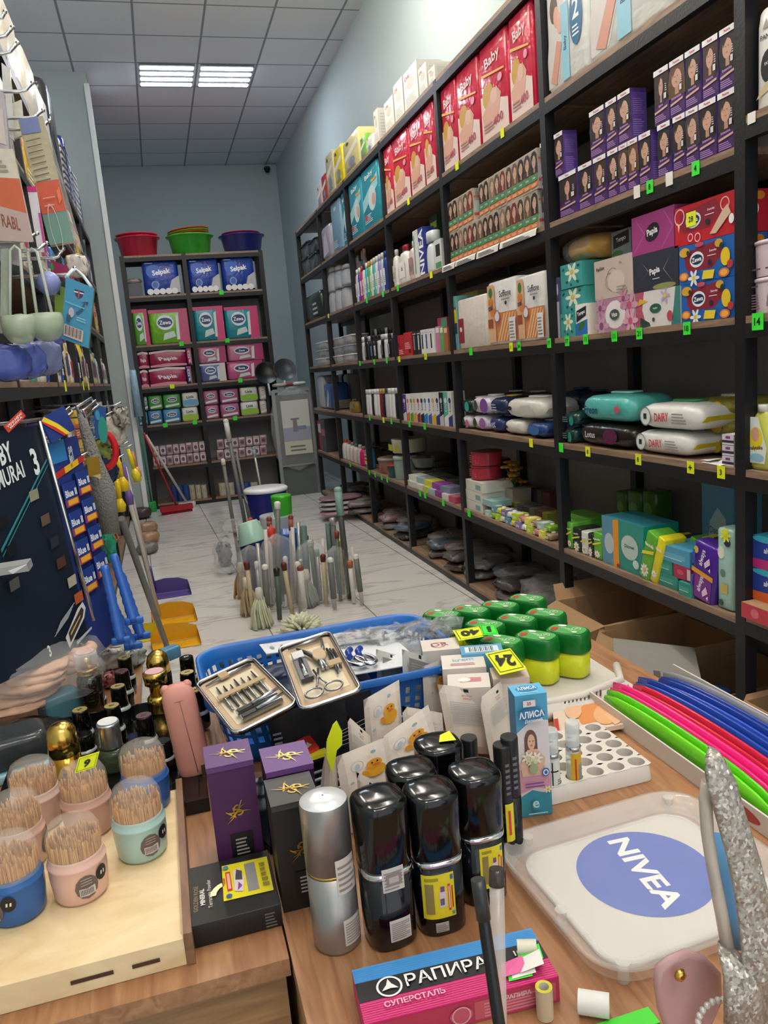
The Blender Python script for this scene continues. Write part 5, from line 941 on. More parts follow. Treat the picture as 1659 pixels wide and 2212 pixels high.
# ================================================================== HOOKS AND HANGING GOODS, LEFT FOREGROUND
def pY(x, y, Y): return onax(x, y, 1, Y)
def quad(TL, TR, BL, Yt, Yb=None, Yr=None):     # face frame spanned by three seen corners at given depths
    a = pY(*TL, Yt); b = pY(*TR, Yr or Yt); c = pY(*BL, Yb or Yt); return a, b, c
def slab(nm, cat, lb, TL, TR, BL, Yt, th, m, ops=(), Yr=None, Yb=None, sidem=None, pm=P, group=None):
    a, b, c = quad(TL, TR, BL, Yt, Yb, Yr); o = c.copy(); u = b-a; v = a-c; n = u.cross(v).normalized()
    if n.dot(C0-o) < 0: n = -n
    mb = MB(); back = -n*th; q = [Vector((0, 0, 0)), u, u+v, v]
    mb.poly(q, m)
    for i in range(4): mb.poly([q[i], q[(i+1) % 4], q[(i+1) % 4]+back, q[i]+back], sidem or m)
    mb.poly([p+back for p in reversed(q)], sidem or m)
    F = Face(mb, (0, 0, 0), u, v, n, .0006); F.k = 1; deco(F, 1, 1, ops, pm)
    return tag(mb.build(nm, None, o), lb, cat, group)
hk = empty('hook_display', (-.5, 2.0, 1.38), label='chrome hook display at the left edge with packs hanging from it', cat='display')
HB = Vector((-.5, 2.0, 1.38))
mb = MB().box(-.03, 0, -.4, .4, 0, 1.35, mat('#3b302c', .6)); mb.build('back_board', hk)
HOOKS = [((11, 25), (3, 40), 2.0), ((27, 59), (8, 81), 2.0), ((38, 93), (17, 116), 2.05), ((70, 179), (52, 198), 2.1), ((93, 238), (70, 255), 2.15), ((106, 261), (85, 279), 2.2), ((80, 504), (47, 521), 1.95), ((101, 525), (78, 541), 2.0), ((137, 537), (123, 557), 2.1), ((161, 579), (145, 593), 2.15)]
for t_, e_, Y in HOOKS:
    T = pY(*t_, Y)-HB; E_ = pY(*e_, Y)-HB; Bp = Vector((0, E_.y, E_.z))
    for s in (-.004, .004): pass
    MB().tube([Bp, E_-(E_-Bp).normalized()*.01, E_+(T-E_)*.15, T], .0042, CHROME, 8).ball(T, .0052, CHROME, 8).build('hook', hk)
slab('printed_pack', 'pack', 'cream bag with orange band and red lettering at the left edge', (-60, 320), (28, 322), (-15, 520), 1.93, .02, FILM('#cfc6b4'), [('q', [(0, .42), (1, .3), (1, .68), (0, .7)], '#c8613c'), ('q', [(0, .0), (1, -.02), (1, .3), (0, .42)], '#b9a299'), ('t', 'RABL', .55, .2, .14, '#8f4a3a', -.12, .9), ('l', .2, .75, .8, .9, 3, '#9a9078')])
slab('chopper_pack', 'pack', 'long clear pack with tan, orange and teal print hanging on a hook', (38, 258), (92, 250), (108, 530), 2.08, .03, FILM('#b7ab8c'), [('r', 0, 0, 1, .25, '#6f9488'), ('r', 0, .25, 1, .5, '#cf5a3c'), ('r', .05, .88, .8, 1, '#7580ae')]+[('q', [(.1, .5+.045*k), (.7, .51+.045*k), (.7, .517+.045*k), (.1, .507+.045*k)], '#5f573f') for k in range(8)]+[('o', .4, .12, .2, .02, '#b9c9c2'), ('q', [(.8, .3), (.95, .34), (.95, .44), (.8, .4)], '#e3744c'), ('r', .2, .3, .6, .31, '#e09a7c'), ('r', .2, .36, .7, .37, '#e09a7c')])
slab('clear_sleeve', 'pack', 'clear plastic sleeve beside the tan and teal pack', (86, 258), (108, 290), (160, 520), 2.12, .012, CLEAR, [('r', .3, .2, .6, .3, '#d9cfc0')])
slab('pink_card', 'card', 'white and magenta card hanging behind the printed bag', (58, 403), (78, 403), (82, 545), 2.02, .004, P('#dcd6dc'), [('r', 0, .92, 1, 1, '#c8247c'), ('r', .75, 0, 1, .6, '#c23a8c')])
slab('pink_card', 'card', 'magenta and green pack between the hooks above the blue box', (108, 560), (145, 575), (110, 590), 2.2, .01, P('#b9356e'), [('e', .1, .5, .1, .3, '#4fb04a')])
for i, (a, b, c, col) in enumerate((((3, 135), (22, 150), (12, 290), '#d9d6d0'), ((22, 225), (46, 215), (30, 300), '#d4cfc0'), ((58, 215), (66, 225), (68, 275), '#c9bfb4'))):
    slab('white_cloth_pack', 'pack', ('white lace-like pack at top left', 'cream pack under the upper hooks', 'narrow pointed beige pack by the hooks')[i], a, b, c, 2.2+.03*i, .01, FILM(col))
slab('printed_pack', 'pack', 'tall wrapped pack at the very left edge beside the hooks', (-50, 180), (8, 200), (-10, 560), 1.97, .02, FILM('#b4adb0'), [('r', .2, .3, .9, .5, '#9a8aa0'), ('r', .2, .7, .9, .9, '#c9b9b4')])
def scoop(c, r, Y, top, lb):
    o = pY(*c, Y); s = .0006*Y; R_ = r*Y/FPX; e = empty('measuring_scoop', o, label=lb, cat='scoop', group=None)
    m = mat('#c2d0b8', .12, alpha=.55, var=.05); tp = pY(*top, Y)-o
    MB().lathe([(.003, -R_*1.05), (R_*.6, -R_*.9), (R_*.95, -R_*.4), (R_, .2*R_), (R_*.93, R_*.6), (R_*.9, R_*.6), (R_*.92, .2*R_)], m, 24, c1=False).build('bowl', e)
    MB().lathe([(R_*.88, R_*.1), (R_*.7, -R_*.5), (.002, -R_*.7)], mat('#a9bb9c', .6), 20, sm=True).build('powder', e)
    w = R_*.42; p0 = Vector((0, -.004, R_*.5)); d_ = tp-p0
    MB().tube([p0+Vector((-w, 0, 0)), p0+d_*.5+Vector((-w*.8, 0, 0)), p0+d_+Vector((-w*.6, 0, 0)), p0+d_*1.06, p0+d_+Vector((w*.6, 0, 0)), p0+d_*.5+Vector((w*.8, 0, 0)), p0+Vector((w, 0, 0))], .0035, mat('#cfd6c9', .1, alpha=.8, var=.03), 8).build('handle', e)
scoop((100, 700), 33, 1.95, (70, 545), 'clear green plastic scoop hanging on a hook, right one of two')
scoop((42, 705), 33, 1.93, (32, 540), 'clear green plastic scoop hanging on a hook, left one of two')
slab('scoop_bag', 'bag', 'narrow clear bag hanging beside the left scoop', (2, 538), (20, 536), (0, 720), 1.94, .012, mat('#b9c2ae', .15, alpha=.6, bump=.4))
tag(MB().ball((0, 0, 0), .028, mat('#8f97cf', .25)).build('plastic_ball', None, pY(105, 612, 2.05)), 'lilac plastic ball hanging beside the right scoop', 'ball')
slab('green_box', 'box', 'green box hanging behind the lilac ball', (118, 612), (142, 622), (118, 682), 2.2, .03, P('#7f9f3c'), [('r', .2, .7, .5, .9, '#2c3a2c')])
bxl = slab('hair_clipper_box', 'box', 'hanging blue box with a small Union Jack and barcode', (143, 598), (203, 622), (131, 730), 2.02, .035, P('#3f8fb4'), [('q', [(.32, .86), (.68, .88), (.62, .78), (.5, .73), (.38, .77)], '#2a2f5c'), ('q', [(.32, .83), (.66, .85), (.66, .83), (.32, .81)], '#d9d9de'), ('q', [(.47, .86), (.52, .86), (.52, .74), (.47, .74)], '#b83a44'), ('q', [(.45, .5), (.62, .58), (.7, .7), (.75, .69), (.66, .54), (.5, .46)], '#22506c'), ('q', [(.55, .68), (.85, .74), (.82, .66), (.78, .71)], '#22303c'), ('e', .3, .47, .1, .08, '#b9aeb8'), ('l', .5, .38, .85, .46, 2, '#8fc3da'), ('l', .05, .6, .8, .64, 1, '#7ab5d0'), ('r', .1, .06, .78, .25, '#c9b8b0'), ('b', .14, .09, .75, .24), ('r', .15, .3, .28, .42, '#24506c')], sidem=P('#6f9a94'))
mb = MB(); a, b, c = pY(143, 598, 2.02), pY(203, 622, 2.02), pY(163, 582, 2.13)
for p in (a, a+(b-a)*.9): mb.tube([p-a, (p-a)*.5+(c-a)*.6+Vector((0, -.01, 0)), c-a], .004, mat('#c9d4dc', .3), 6)
o = mb.build('hanger_strap', bxl); o.location = a-bxl.location
fw_ = MB().pillow(.055, .03, .06, FILM('#d9cfc6'), jit=.004, seed=4); o = fw_.build('floral_pouch', None, pY(170, 600, 2.25)); tag(o, 'white pouch with red flower hanging above the blue box', 'pouch')
Face(fw_, (0, 0, 0), (1, 0, 0), (0, 0, 1), (0, -1, 0))
for i, (x, y, w, c, q) in enumerate(((20, 825, .1, '#4f5fae', 'blue'), (60, 820, .09, '#5f70b8', 'lighter blue'), (100, 812, .08, '#7f86b0', 'greyish lilac'), (110, 775, .06, '#5a62a8', 'small violet'))):
    inst(bundle('film_pack', 'pack', c, w, .08, .085, 120+i, .006), pY(x, y, 1.98+.05*i)+Vector((0, 0, -.0)), .3, f'{q} wrapped pack bunched under the scoops')
# ------------------------------------------------------------------ razor displays
dk_ = '#16202f'
ops = [('t', 'BY', .56, .9, .085, '#dfe3e4', .12, .5, .03), ('t', 'SAMURAI', .5, .8, .075, '#dfe3e4', .12, .5, .02), ('t', '3', .84, .845, .12, '#dfe3e4', .12, .5, .03), ('q', [(.3, .5), (.97, .84), (.97, .85), (.3, .515)], '#2f7f86'), ('q', [(.3, .48), (.97, .82), (.97, .825), (.3, .487)], '#2f7f86')]
for x, y, c in ((.74, .70, '#8a8674'), (.8, .585, '#5c4c3c'), (.84, .48, '#232a30'), (.86, .385, '#4a3020'), (.93, .29, '#a39c8a'), (.96, .21, '#a8522c'), (.36, .62, '#0c1118'), (.38, .5, '#0c1118'), (.33, .36, '#5a5a54')):
    ops.append(('q', [(x-.05, y-.025), (x+.05, y-.015), (x+.055, y+.03), (x-.045, y+.02)], c))
ops += [('t', '3', .52, .045, .05, '#d9dcdc', .2, .3, .03)]+[('q', [(.6+.02*k, .09+.012*k), (.8+.02*k, .15+.012*k), (.8+.02*k, .153+.012*k), (.6+.02*k, .093+.012*k)], '#b8bcc0') for k in range(5)]
ops += [('q', [(.72, .02), (.95, .12), (.99, .16), (.97, .19), (.9, .17), (.7, .07)], '#c9c9c6'), ('q', [(.74, .04), (.93, .125), (.96, .155), (.94, .17), (.74, .085)], '#3a3430'), ('q', [(.76, .07), (.9, .13), (.91, .14), (.76, .08)], '#c9a86a'), ('q', [(.8, .02), (1.0, .06), (1.0, .07), (.8, .035)], '#a9adb0')]
dsp = slab('razor_display', 'display', 'dark navy cardboard razor display with big white lettering', (-130, 945), (88, 918), (-5, 1480), 1.62, .015, mat(dk_, .35), ops, Yr=1.8, Yb=1.55, pm=lambda c: mat(c, .45, var=.03))
a = pY(-130, 945, 1.62); b = pY(88, 918, 1.8)
o = MB().tube([Vector((0, 0, 0)), (b-a)*1.02], .004, CHROME, 8).build('wire_frame', dsp); o.location = a+Vector((0, -.01, .012))-dsp.location
b2 = pY(205, 1345, 1.76)
o = MB().tube([Vector((0, 0, 0)), b2-b], .004, CHROME, 8).build('wire_frame', dsp); o.location = b+Vector((0, -.012, .008))-dsp.location
slab('new_badge', 'sticker', 'small red diamond sticker at the top of the razor display', (8, 921), (45, 885), (19, 935), 1.6, .002, P('#b8301f'), [('t', 'YENI-NEW', .5, .62, .3, '#e9d9d4', 0, .85), ('t', 'MARKA', .5, .3, .22, '#e9d9d4', 0, .7)], Yr=1.63)
slab('blade_box', 'box', 'silver grey pack sticking out of the razor display', (-30, 1232), (58, 1218), (-25, 1248), 1.55, .05, P('#9a9c9a'), [('q', [(.6, 0), (1, .9), (.98, 1), (.5, .5)], '#d9dcdc')])
gops = [('r', 0, .9, .5, 1, '#2f7fc0'), ('t', 'Gillette', .64, .945, .035, '#e6eaf0', .12, .55, .02), ('t', 'Blue II', .62, .905, .045, '#e6eaf0', .12, .6, .03), ('q', [(0, .83), (1, .87), (1, .9), (0, .86)], '#c22f2c'), ('q', [(.3, .842), (.8, .862), (.8, .892), (.3, .872)], '#e9b92e'), ('t', 'PLUS', .55, .868, .016, '#3a2a1c', .1, .4)]
gil = slab('razor_strip', 'razor display', 'blue hanging strip of razor packs with yellow header', (103, 958), (166, 940), (205, 1420), 1.84, .006, P('#23377c'), gops, Yr=1.95, Yb=1.74)
a = pY(103, 958, 1.84); u = pY(166, 940, 1.95)-a; v = pY(205, 1420, 1.74)-a
for k in range(4):
    for s in range(2):
        mb = MB(); o_ = a+u*(.02+.5*s)+v*(.2+.135*k-.03*s)-gil.location; n = u.cross(-v).normalized(); n = n if n.dot(C0-a) > 0 else -n
        F = Face(mb, o_+v*.11+n*.008, u*.46, -v*.11, n, .0006); F.poly([(0, 0), (1, 0), (1, 1), (0, 1)], P('#1f3a84')); deco(F, 1, 1, [('q', [(0, 0), (1, .0), (1, .3), (0, .3)], '#c23a3c'), ('q', [(.2, .05), (.9, .05), (.9, .28), (.2, .28)], '#e0a83a'), ('t', 'Blue II', .5, .55, .3, '#e6eaf0', 0, .85, .03), ('r', .0, .0, .08, 1, '#2c4fae')])
        mb.poly([F.pt(0, 0)-n*.008, F.pt(1, 0)-n*.008, F.pt(1, 1)-n*.008, F.pt(0, 1)-n*.008], P('#16244f')); mb.build('razor_pack', gil)
slab('header_card', 'card', 'blue header card with yellow and red curved stripe', (86, 905), (138, 876), (112, 958), 1.82, .004, P('#22387f'), [('q', [(0, .9), (.14, 1), (.5, .5), (.75, .0), (.6, 0), (.35, .45)], '#e6c92c'), ('q', [(0, .8), (.0, .9), (.35, .45), (.6, 0), (.5, 0)], '#c22f2c')], Yr=1.9)
for i, (t_, b_) in enumerate((((225, 1222), (262, 1388)), ((245, 1198), (290, 1345)), ((235, 1290), (288, 1400)), ((262, 1240), (306, 1378)))):
    T = pY(*t_, 1.8+.03*i); Bt = pY(*b_, 1.74+.03*i); e = empty('disposable_razor', T, label=f'blue ribbed disposable razor at the bottom of the strip, {ORD[i]}', cat='razor', group='blue disposable razors'); d_ = Bt-T; pts = [d_*(k/16) for k in range(17)]
    MB().tube(pts, [.0085+(.0018 if k % 2 else 0)+.003*(k/16) for k in range(17)], mat('#2c5cae', .35), 10).build('handle', e)
    MB().rbox(.04, .012, .016, mat('#2f66b8', .3), .004, .003, tuple(d_*1.02)).build('razor_head', e)
for i, (t_, e_) in enumerate((((197, 860), (165, 880)), ((206, 866), (178, 888)), ((150, 880), (120, 905)))):
    T, E_ = pY(*t_, 1.95), pY(*e_, 1.88); tag(MB().tube([Vector((0, 0, 0)), T-E_, T-E_+Vector((.004, 0, -.012)), Vector((.004, 0, -.012))], .0035, CHROME, 8, closed=True).build('display_hook', None, E_), f'chrome loop hook above the blue strip, {ORD[i]}', 'hook')
# ------------------------------------------------------------------ brushes, gloves and poles leaning along the left rack
def tubeth(nm, cat, lb, pts, r, m, n=10):
    p0 = pts[0]; return tag(MB().tube([Vector(p)-Vector(p0) for p in pts], r, m, n).build(nm, None, p0), lb, cat)
q = [pY(172, 885, 3.0), pY(185, 930, 3.0), pY(205, 1000, 3.0), pY(222, 1060, 3.0), pY(240, 1150, 3.0)]
tubeth('duster', 'duster', 'long grey fluffy duster hanging beside the blue razor strip', q, [.012, .018, .028, .045, .03], mat('#8c8c88', .95, bump=1, bs=120), 12)
slab('gold_pack', 'pack', 'gold foil pack hanging behind the grey duster', (186, 990), (212, 985), (192, 1030), 2.9, .02, mat('#b08a2c', .35, .6), [('q', [(.2, 0), (1, .05), (.9, -.25), (.5, -.05)], '#d9c98a')])
slab('blue_pad', 'pack', 'blue and teal paddle-shaped pack hanging on the left rack', (202, 872), (228, 880), (205, 945), 3.3, .02, P('#1f4f94'), [('e', .7, .3, .4, .4, '#2f9a8c'), ('e', .3, .7, .2, .15, '#3f9ac0')])
o = MB().tube([(0+.05*cos(t), 0, .075*sin(t)) for t in (pi*(-.5)+pi*k/10 for k in range(11))], .014, mat('#cf1f26', .4), 10).build('red_ring', None, pY(222, 972, 3.4)); tag(o, 'red curved plastic band hanging on the left rack', 'hoop')
for i, (x, y, c, qn, w) in enumerate(((222, 975, '#8f9a4a', 'olive', .04), (250, 940, '#b9b4a8', 'whitish', .05), (235, 1020, '#2f3a5c', 'navy', .05), (265, 900, '#a9a49a', 'grey', .035), (243, 1150, '#c9886a', 'pinkish', .03), (235, 1190, '#2f9a7a', 'green', .06))):
    inst(bundle('hanging_pack', 'pack', c, w*2, .05, w*2.6, 140+i, .01), pY(x, y+25, 3.5), .4*i, f'{qn} wrapped pack hanging among the brushes on the left')
def brush(t_, b_, Y, c, lb, r=.014):
    T, Bt = pY(*t_, Y), pY(*b_, Y); e = empty('dish_brush', T, label=lb, cat='brush'); d_ = Bt-T
    MB().tube([Vector((0, 0, 0)), d_*.3, d_*.6], [r*.7, r, r*.8], G(c), 10).build('handle', e); MB().tube([d_*.6, d_*.8, d_], [r*.8, r*1.9, r*1.5], G(c), 10).build('head', e)
brush((252, 985), (270, 1060), 3.9, '#e3c21c', 'yellow brush hanging on the left rack, upper one'); brush((252, 1035), (262, 1105), 3.8, '#e0c01a', 'yellow brush hanging on the left rack, lower one')
brush((266, 1000), (282, 1090), 4.2, '#6f5a9c', 'purple brush hanging beside the yellow ones', .012); brush((276, 970), (298, 1040), 4.6, '#d9c92a', 'yellow and teal brush farther along the left rack', .014)
brush((285, 975), (300, 1030), 4.9, '#c98a5a', 'orange brush at the far end of the left rack', .012)
def pole(top, Yt, foot, lb, m, r=.012, nm='broom', headm=None, cap=None):
    T = pY(*top, Yt); F_ = onZ(*foot, .03); e = empty(nm, F_, label=lb, cat='broom'); d_ = T-F_
    MB().tube([Vector((0, 0, 0)), d_], r, m, 10).build('pole', e)
    if cap: MB().tube([d_*.96, d_*1.01], r*1.25, cap, 10).build('grip', e)
    return e, d_
GREYP = mat('#6d6f6c', .4, var=0); WHP = mat('#cfc9c2', .35, var=0); LILP = mat('#b9a9b8', .35, var=0); TEALP = mat('#7fa29c', .4, var=0)
pole((262, 1120), 3.6, (362, 1400), 'thick grey pole leaning in front of the yellow dustpans', GREYP, .016)
pole((258, 1000), 4.6, (345, 1330), 'white pole leaning by the left rack, nearest of three', WHP, .012)
pole((268, 1040), 4.8, (335, 1300), 'lilac grey pole leaning by the left rack, middle of three', LILP, .011)
def dustpan(x, y, c, lb, w=.25, top=None, rz=0, hc=None):
    p = onZ(x, y, .0); e = empty('dustpan', p, rz, label=lb, cat='dustpan'); m = mat(c, .35)
    hh_ = w*.4; prof_ = [(-.5, 0), (-.5, .55), (-.38, .9), (-.1, 1.0), (.25, .92), (.5, .68), (.5, 0)]
    back = [(a*w, .02, b*hh_+.006) for a, b in prof_]; frnt = [(a*w, -.09+.03*b, b*hh_*.25+.001) for a, b in prof_]
    mb = MB(); mb.poly(back, m); mb.poly([(a, y_+.005, z_) for a, y_, z_ in reversed(back)], m)
    fl = [(-.5*w, .02, .004), (.5*w, .02, .004), (.54*w, -.12, .002), (-.46*w, -.12, .002)]; mb.poly(fl, m); mb.poly([(a, b, 0) for a, b, _ in reversed(fl)], m)
    for sx in (-1, 1):
        q = [(sx*.5*w, .02, .004), (sx*.5*w, .02, hh_*(.55 if sx < 0 else .68)), (sx*.5*w+.04*w, -.12, .012), (sx*.5*w+.04*w, -.12, .002)]; mb.poly(q, m); mb.poly([(a+.003*sx, b, z_) for a, b, z_ in reversed(q)], m)
    mb.build('pan', e)
    if top:
        T = pY(*top[:2], top[2])-p; s0 = Vector((-.42*w, .03, hh_*.3)); D = T-s0; MB().tube([s0, s0+D*.2], .022, m, 10).build('socket', e); MB().tube([s0+D*.18, T], .012, hc or WHP, 10).build('pole', e)
dustpan(368, 1282, '#55488f', 'purple long-handled dustpan on the floor', top=(270, 1010, 5.3), w=.26)
dustpan(375, 1338, '#dda514', 'yellow dustpan on the floor, farther of the two', w=.26)
dustpan(378, 1388, '#e0a816', 'yellow dustpan on the floor, nearer of the two', w=.26)
dustpan(322, 1372, '#d9c42e', 'small yellow dustpan head behind the grey pole', w=.16)
# red broom and squeegee at the back
e = empty('floor_broom', onZ(383, 1108, 0), rad(8), label='red push broom with red pole leaning at the far left of the aisle', cat='broom')
MB().box(-.18, .18, -.035, .035, .03, .09, mat('#a81f2c', .6, bump=.5, bs=80)).build('broom_head', e); MB().box(-.17, .17, -.025, .025, 0, .03, mat('#8c1c26', .9, bump=1, bs=150)).build('bristles', e)
T = pY(308, 935, 9.1)-e.location; MB().tube([(0, 0, .09), T], .011, mat('#b02a34', .4), 8).build('pole', e)
e = empty('squeegee', onZ(405, 1095, 0), label='white squeegee with pole leaning beside the red broom', cat='squeegee')
T = pY(315, 940, 9.25)-e.location; MB().tube([(0, 0, .05), T], .015, mat('#c9c2bc', .35), 8).build('pole', e); MB().rbox(.2, .12, .06, G('#c9c9c2'), .02, .01).build('squeegee_head', e)
e = empty('hand_brush', onZ(330, 1105, 0), label='green hand broom standing beside the red broom', cat='broom')
MB().rbox(.1, .1, .12, mat('#1f9a4a', .5), .02, .01).build('brush_head', e); T = pY(303, 935, 9.2)-e.location; MB().tube([(0, 0, .1), T], .009, mat('#2f8a4c', .4), 8).build('pole', e)
for i, (x, y, c, s) in enumerate(((305, 1120, '#4a3c3a', .16), (318, 1150, '#a5866a', .14), (322, 1172, '#b08e6c', .13), (320, 1195, '#7c7c7c', .12))):
    inst(bundle('floor_pack', 'pack', c, s*1.5, s*1.4, s*.8, 160+i, .008), onZ(x, y, 0), .3*i, f'{("dark brown","brown cardboard-like","tan","grey")[i]} bundle on the floor at the foot of the white pillar')
o = MB().tube([(0, 0, 0), (0, 0, .5)], [.05, .035], mat('#8fb0c4', .4, bump=.6), 10).build('mop_refill', None, pY(300, 900, 9.0)); 
tag(o, 'white and blue mop head hanging by the pillar', 'mop')
# ================================================================== MOPS AND BUCKETS ON THE FLOOR
def mop(top, bx, Y, m, r, lb, cap=None, sleeve=None, capL=.03, head=None):
    T = pY(*top, Y); g = pY(bx[0], bx[1], Y); d_ = (g-T); t_ = -T.z/d_.z; F_ = T+d_*t_; F_.z = .012
    # keep the handle near upright but through both seen points
    e = empty('mop', F_, label=lb, cat='mop', group=None); D = T-F_; L_ = D.length
    MB().tube([Vector((0, 0, 0)), D*.985], r, m, 8).build('pole', e)
    if cap: MB().tube([D*(1-capL/L_*1.6), D*(1-.3*capL/L_), D], [r*1.2, r*1.35, r*.7], cap, 10).build('cap', e)
    if sleeve: MB().tube([D*(1-sleeve[1]/L_), D*(1-.028/L_)], r*1.3, sleeve[0], 10).build('grip', e)
BRN = mat('#7a3f2c', .5); DRED = mat('#5a201c', .5); WHC = mat('#dcdad2', .3); BEI = mat('#c3b391', .4, var=0); SILV = mat('#b9bbb8', .3, .5, var=0); GRN2 = mat('#55665c', .5); TEAL2 = mat('#4f6a68', .5)
mp = [((481, 991), (507, 1150), 6.2, GREYP, .014, 'tall dark mop pole with pale tip, leftmost of the far poles', WHC, None),
 ((487, 905), (527, 1118), 6.3, GREYP, .016, 'tallest mop pole with white plastic top', mat('#c9ccc8', .3), (mat('#b9bcb8', .35), .18)),
 ((510, 977), (536, 1110), 6.4, GREYP, .012, 'thin grey pole right of the tallest pole', None, None),
 ((547, 965), (559, 1031), 7.5, SILV, .012, 'pale pole behind the navy bucket', TEALP, (mat('#8fa4b4', .4), .1)),
 ((729, 1052), (760, 1327), 4.75, mat('#4c4c4a', .4, var=0), .014, 'dark grey pole with teal top at the right of the mops', TEALP, (TEALP, .18)),
 ((532, 1213), (547, 1327), 4.55, BEI, .010, 'beige mop handle with dark red tip, leftmost', DRED, None),
 ((572, 1219), (580, 1356), 4.5, SILV, .011, 'mop handle with white cap and grey grip, left one', WHC, (GREYP, .26)),
 ((556, 1172), (568, 1298), 4.8, SILV, .009, 'silver pole left of the white-capped handle', None, None),
 ((541, 1118), (547, 1200), 5.0, WHP, .009, 'pale handle under the red plastic hook', mat('#a8452c', .5), None),
 ((581, 1116), (590, 1298), 4.9, WHP, .010, 'white handle with brown tip', BRN, (mat('#8a5a48', .5), .06)),
 ((599, 1083), (606, 1335), 4.85, GREYP, .012, 'grey handle in the middle with clear cap', WHC, None),
 ((612, 1215), (626, 1295), 4.6, BEI, .010, 'beige mop handle with dark red tip, middle', DRED, None),
 ((597, 1226), (604, 1330), 4.55, GRN2, .011, 'dark green-grey handle with black cap', mat('#221c1a', .4), None),
 ((628, 1112), (633, 1320), 4.9, WHP, .009, 'white handle with long brown tip', BRN, (mat('#9a6048', .5), .1)),
 ((644, 1125), (655, 1316), 4.95, SILV, .010, 'silver handle right of the brown tipped one', None, None),
 ((642, 1213), (648, 1300), 4.62, SILV, .010, 'handle with glossy white cap in the middle', WHC, None),
 ((648, 1222), (656, 1302), 4.5, WHC, .011, 'white handle with reddish brown cap', BRN, (mat('#c9c9c4', .3), .26)),
 ((655, 1134), (670, 1320), 4.9, TEAL2, .016, 'thick dark teal handle', None, None),
 ((670, 1165), (688, 1309), 4.85, GRN2, .012, 'greenish grey handle right of the teal one', SILV, None),
 ((684, 1185), (694, 1300), 4.8, SILV, .009, 'pale handle near the clear bags', TEALP, None),
 ((697, 1197), (706, 1316), 4.7, BEI, .010, 'beige mop handle with dark red tip, rightmost', DRED, None),
 ((713, 1204), (724, 1324), 4.6, SILV, .011, 'mop handle with white cap and grey grip, middle one', WHC, (GREYP, .26)),
 ((708, 1128), (720, 1284), 4.95, TEAL2, .014, 'dark teal pole at the right group', None, None),
 ((718, 1118), (735, 1295), 4.9, GREYP, .013, 'grey pole with silver cap at the right group', SILV, None),
 ((735, 1165), (746, 1316), 4.85, mat('#b9b06a', .4), .009, 'yellowish handle at the right group', mat('#c9cf3a', .4), None),
 ((755, 1210), (767, 1320), 4.65, WHC, .011, 'white handle with orange-brown cap at the right', mat('#a8643c', .5), None),
 ((768, 1197), (779, 1282), 4.6, WHP, .010, 'rightmost mop handle with white cap and grey grip', WHC, (GREYP, .24))]
for t_, b_, Y, m, r, lb, cp, sl in mp: mop(t_, b_, Y, m, r*(1.35 if Y < 5.5 else 1), lb, cp, sl)
rg = random.Random(8)
for i in range(14):
    x = 556+15.5*i+rg.uniform(-4, 4); ty = rg.uniform(1135, 1215); mop((x, ty), (x+10, 1310), rg.uniform(4.75, 5.1), (SILV, WHP, GREYP, GRN2)[i % 4], .012, f'plain thin handle in the middle of the mop bundle, {ORD[i]}', (WHC, None, SILV, BRN)[i % 4])
def strands(c, seed, n=46, L0=.2):
    g = random.Random(seed); mb = MB(); m = mat(c, .85, var=.15)
    for i in range(n):
        a = g.uniform(0, 2*pi); r0 = g.uniform(.005, .02); r1 = g.uniform(.03, .065); h = L0*g.uniform(.75, 1)
        mb.tube([(r0*cos(a), r0*sin(a), h), (r1*.8*cos(a), r1*.8*sin(a), h*.6), (r1*cos(a+.2), r1*sin(a+.2), h*.2), (r1*1.1*cos(a+.3), r1*1.1*sin(a+.3), .006)], [.004, .006, .007, .005], m, 5)
    mb.lathe([(.022, L0*.85), (.026, L0), (.018, L0+.04)], mat('#c9c4b4', .4), 12); return mb
for i, (x, y, c, q) in enumerate(((540, 1318, '#b9a484', 'beige'), (568, 1345, '#c9cdb0', 'pale green'), (528, 1280, '#b58e5c', 'tan'), (668, 1300, '#8f948c', 'greenish grey'))):
    thing1_ = strands(c, 50+i).build('string_mop', None, onZ(x, y+10, 0)); tag(thing1_, f'{q} string mop head at the foot of the poles', 'mop', 'string mop heads')
for i, (x, y, h, w) in enumerate(((560, 1330, .42, .2), (620, 1325, .48, .22), (690, 1318, .42, .2), (745, 1308, .36, .18))):
    inst(bundle('film_sleeve', 'wrapper', '#fff', w, .16, h, 230+i, .014, True), onZ(x, y, 0)+Vector((0, .12, 0)), .3*i, f'clear crinkled film sleeve around the mops, {ORD[i]}')
mh = MB(); rg = random.Random(3); mm = mat('#dadbc0', .9)
for i in range(150):
    a = rg.uniform(0, 2*pi); el = rg.uniform(.05, pi/2); L_ = .13*rg.uniform(.8, 1.05); dx = Vector((cos(a)*cos(el)*1.15, sin(a)*cos(el)*.9, sin(el)*.95))
    mh.tube([dx*L_*.3, dx*L_*.75, dx*L_+Vector((0, 0, -.008))], [.008, .01, .005], mm, 5)
inst(kind('fluffy_mop', 'mop', ('fluffy_mop', mh)), onZ(655, 1372, .0)+Vector((0, .05, .0)), 0, 'cream fluffy mop head standing just beyond the blue basket')
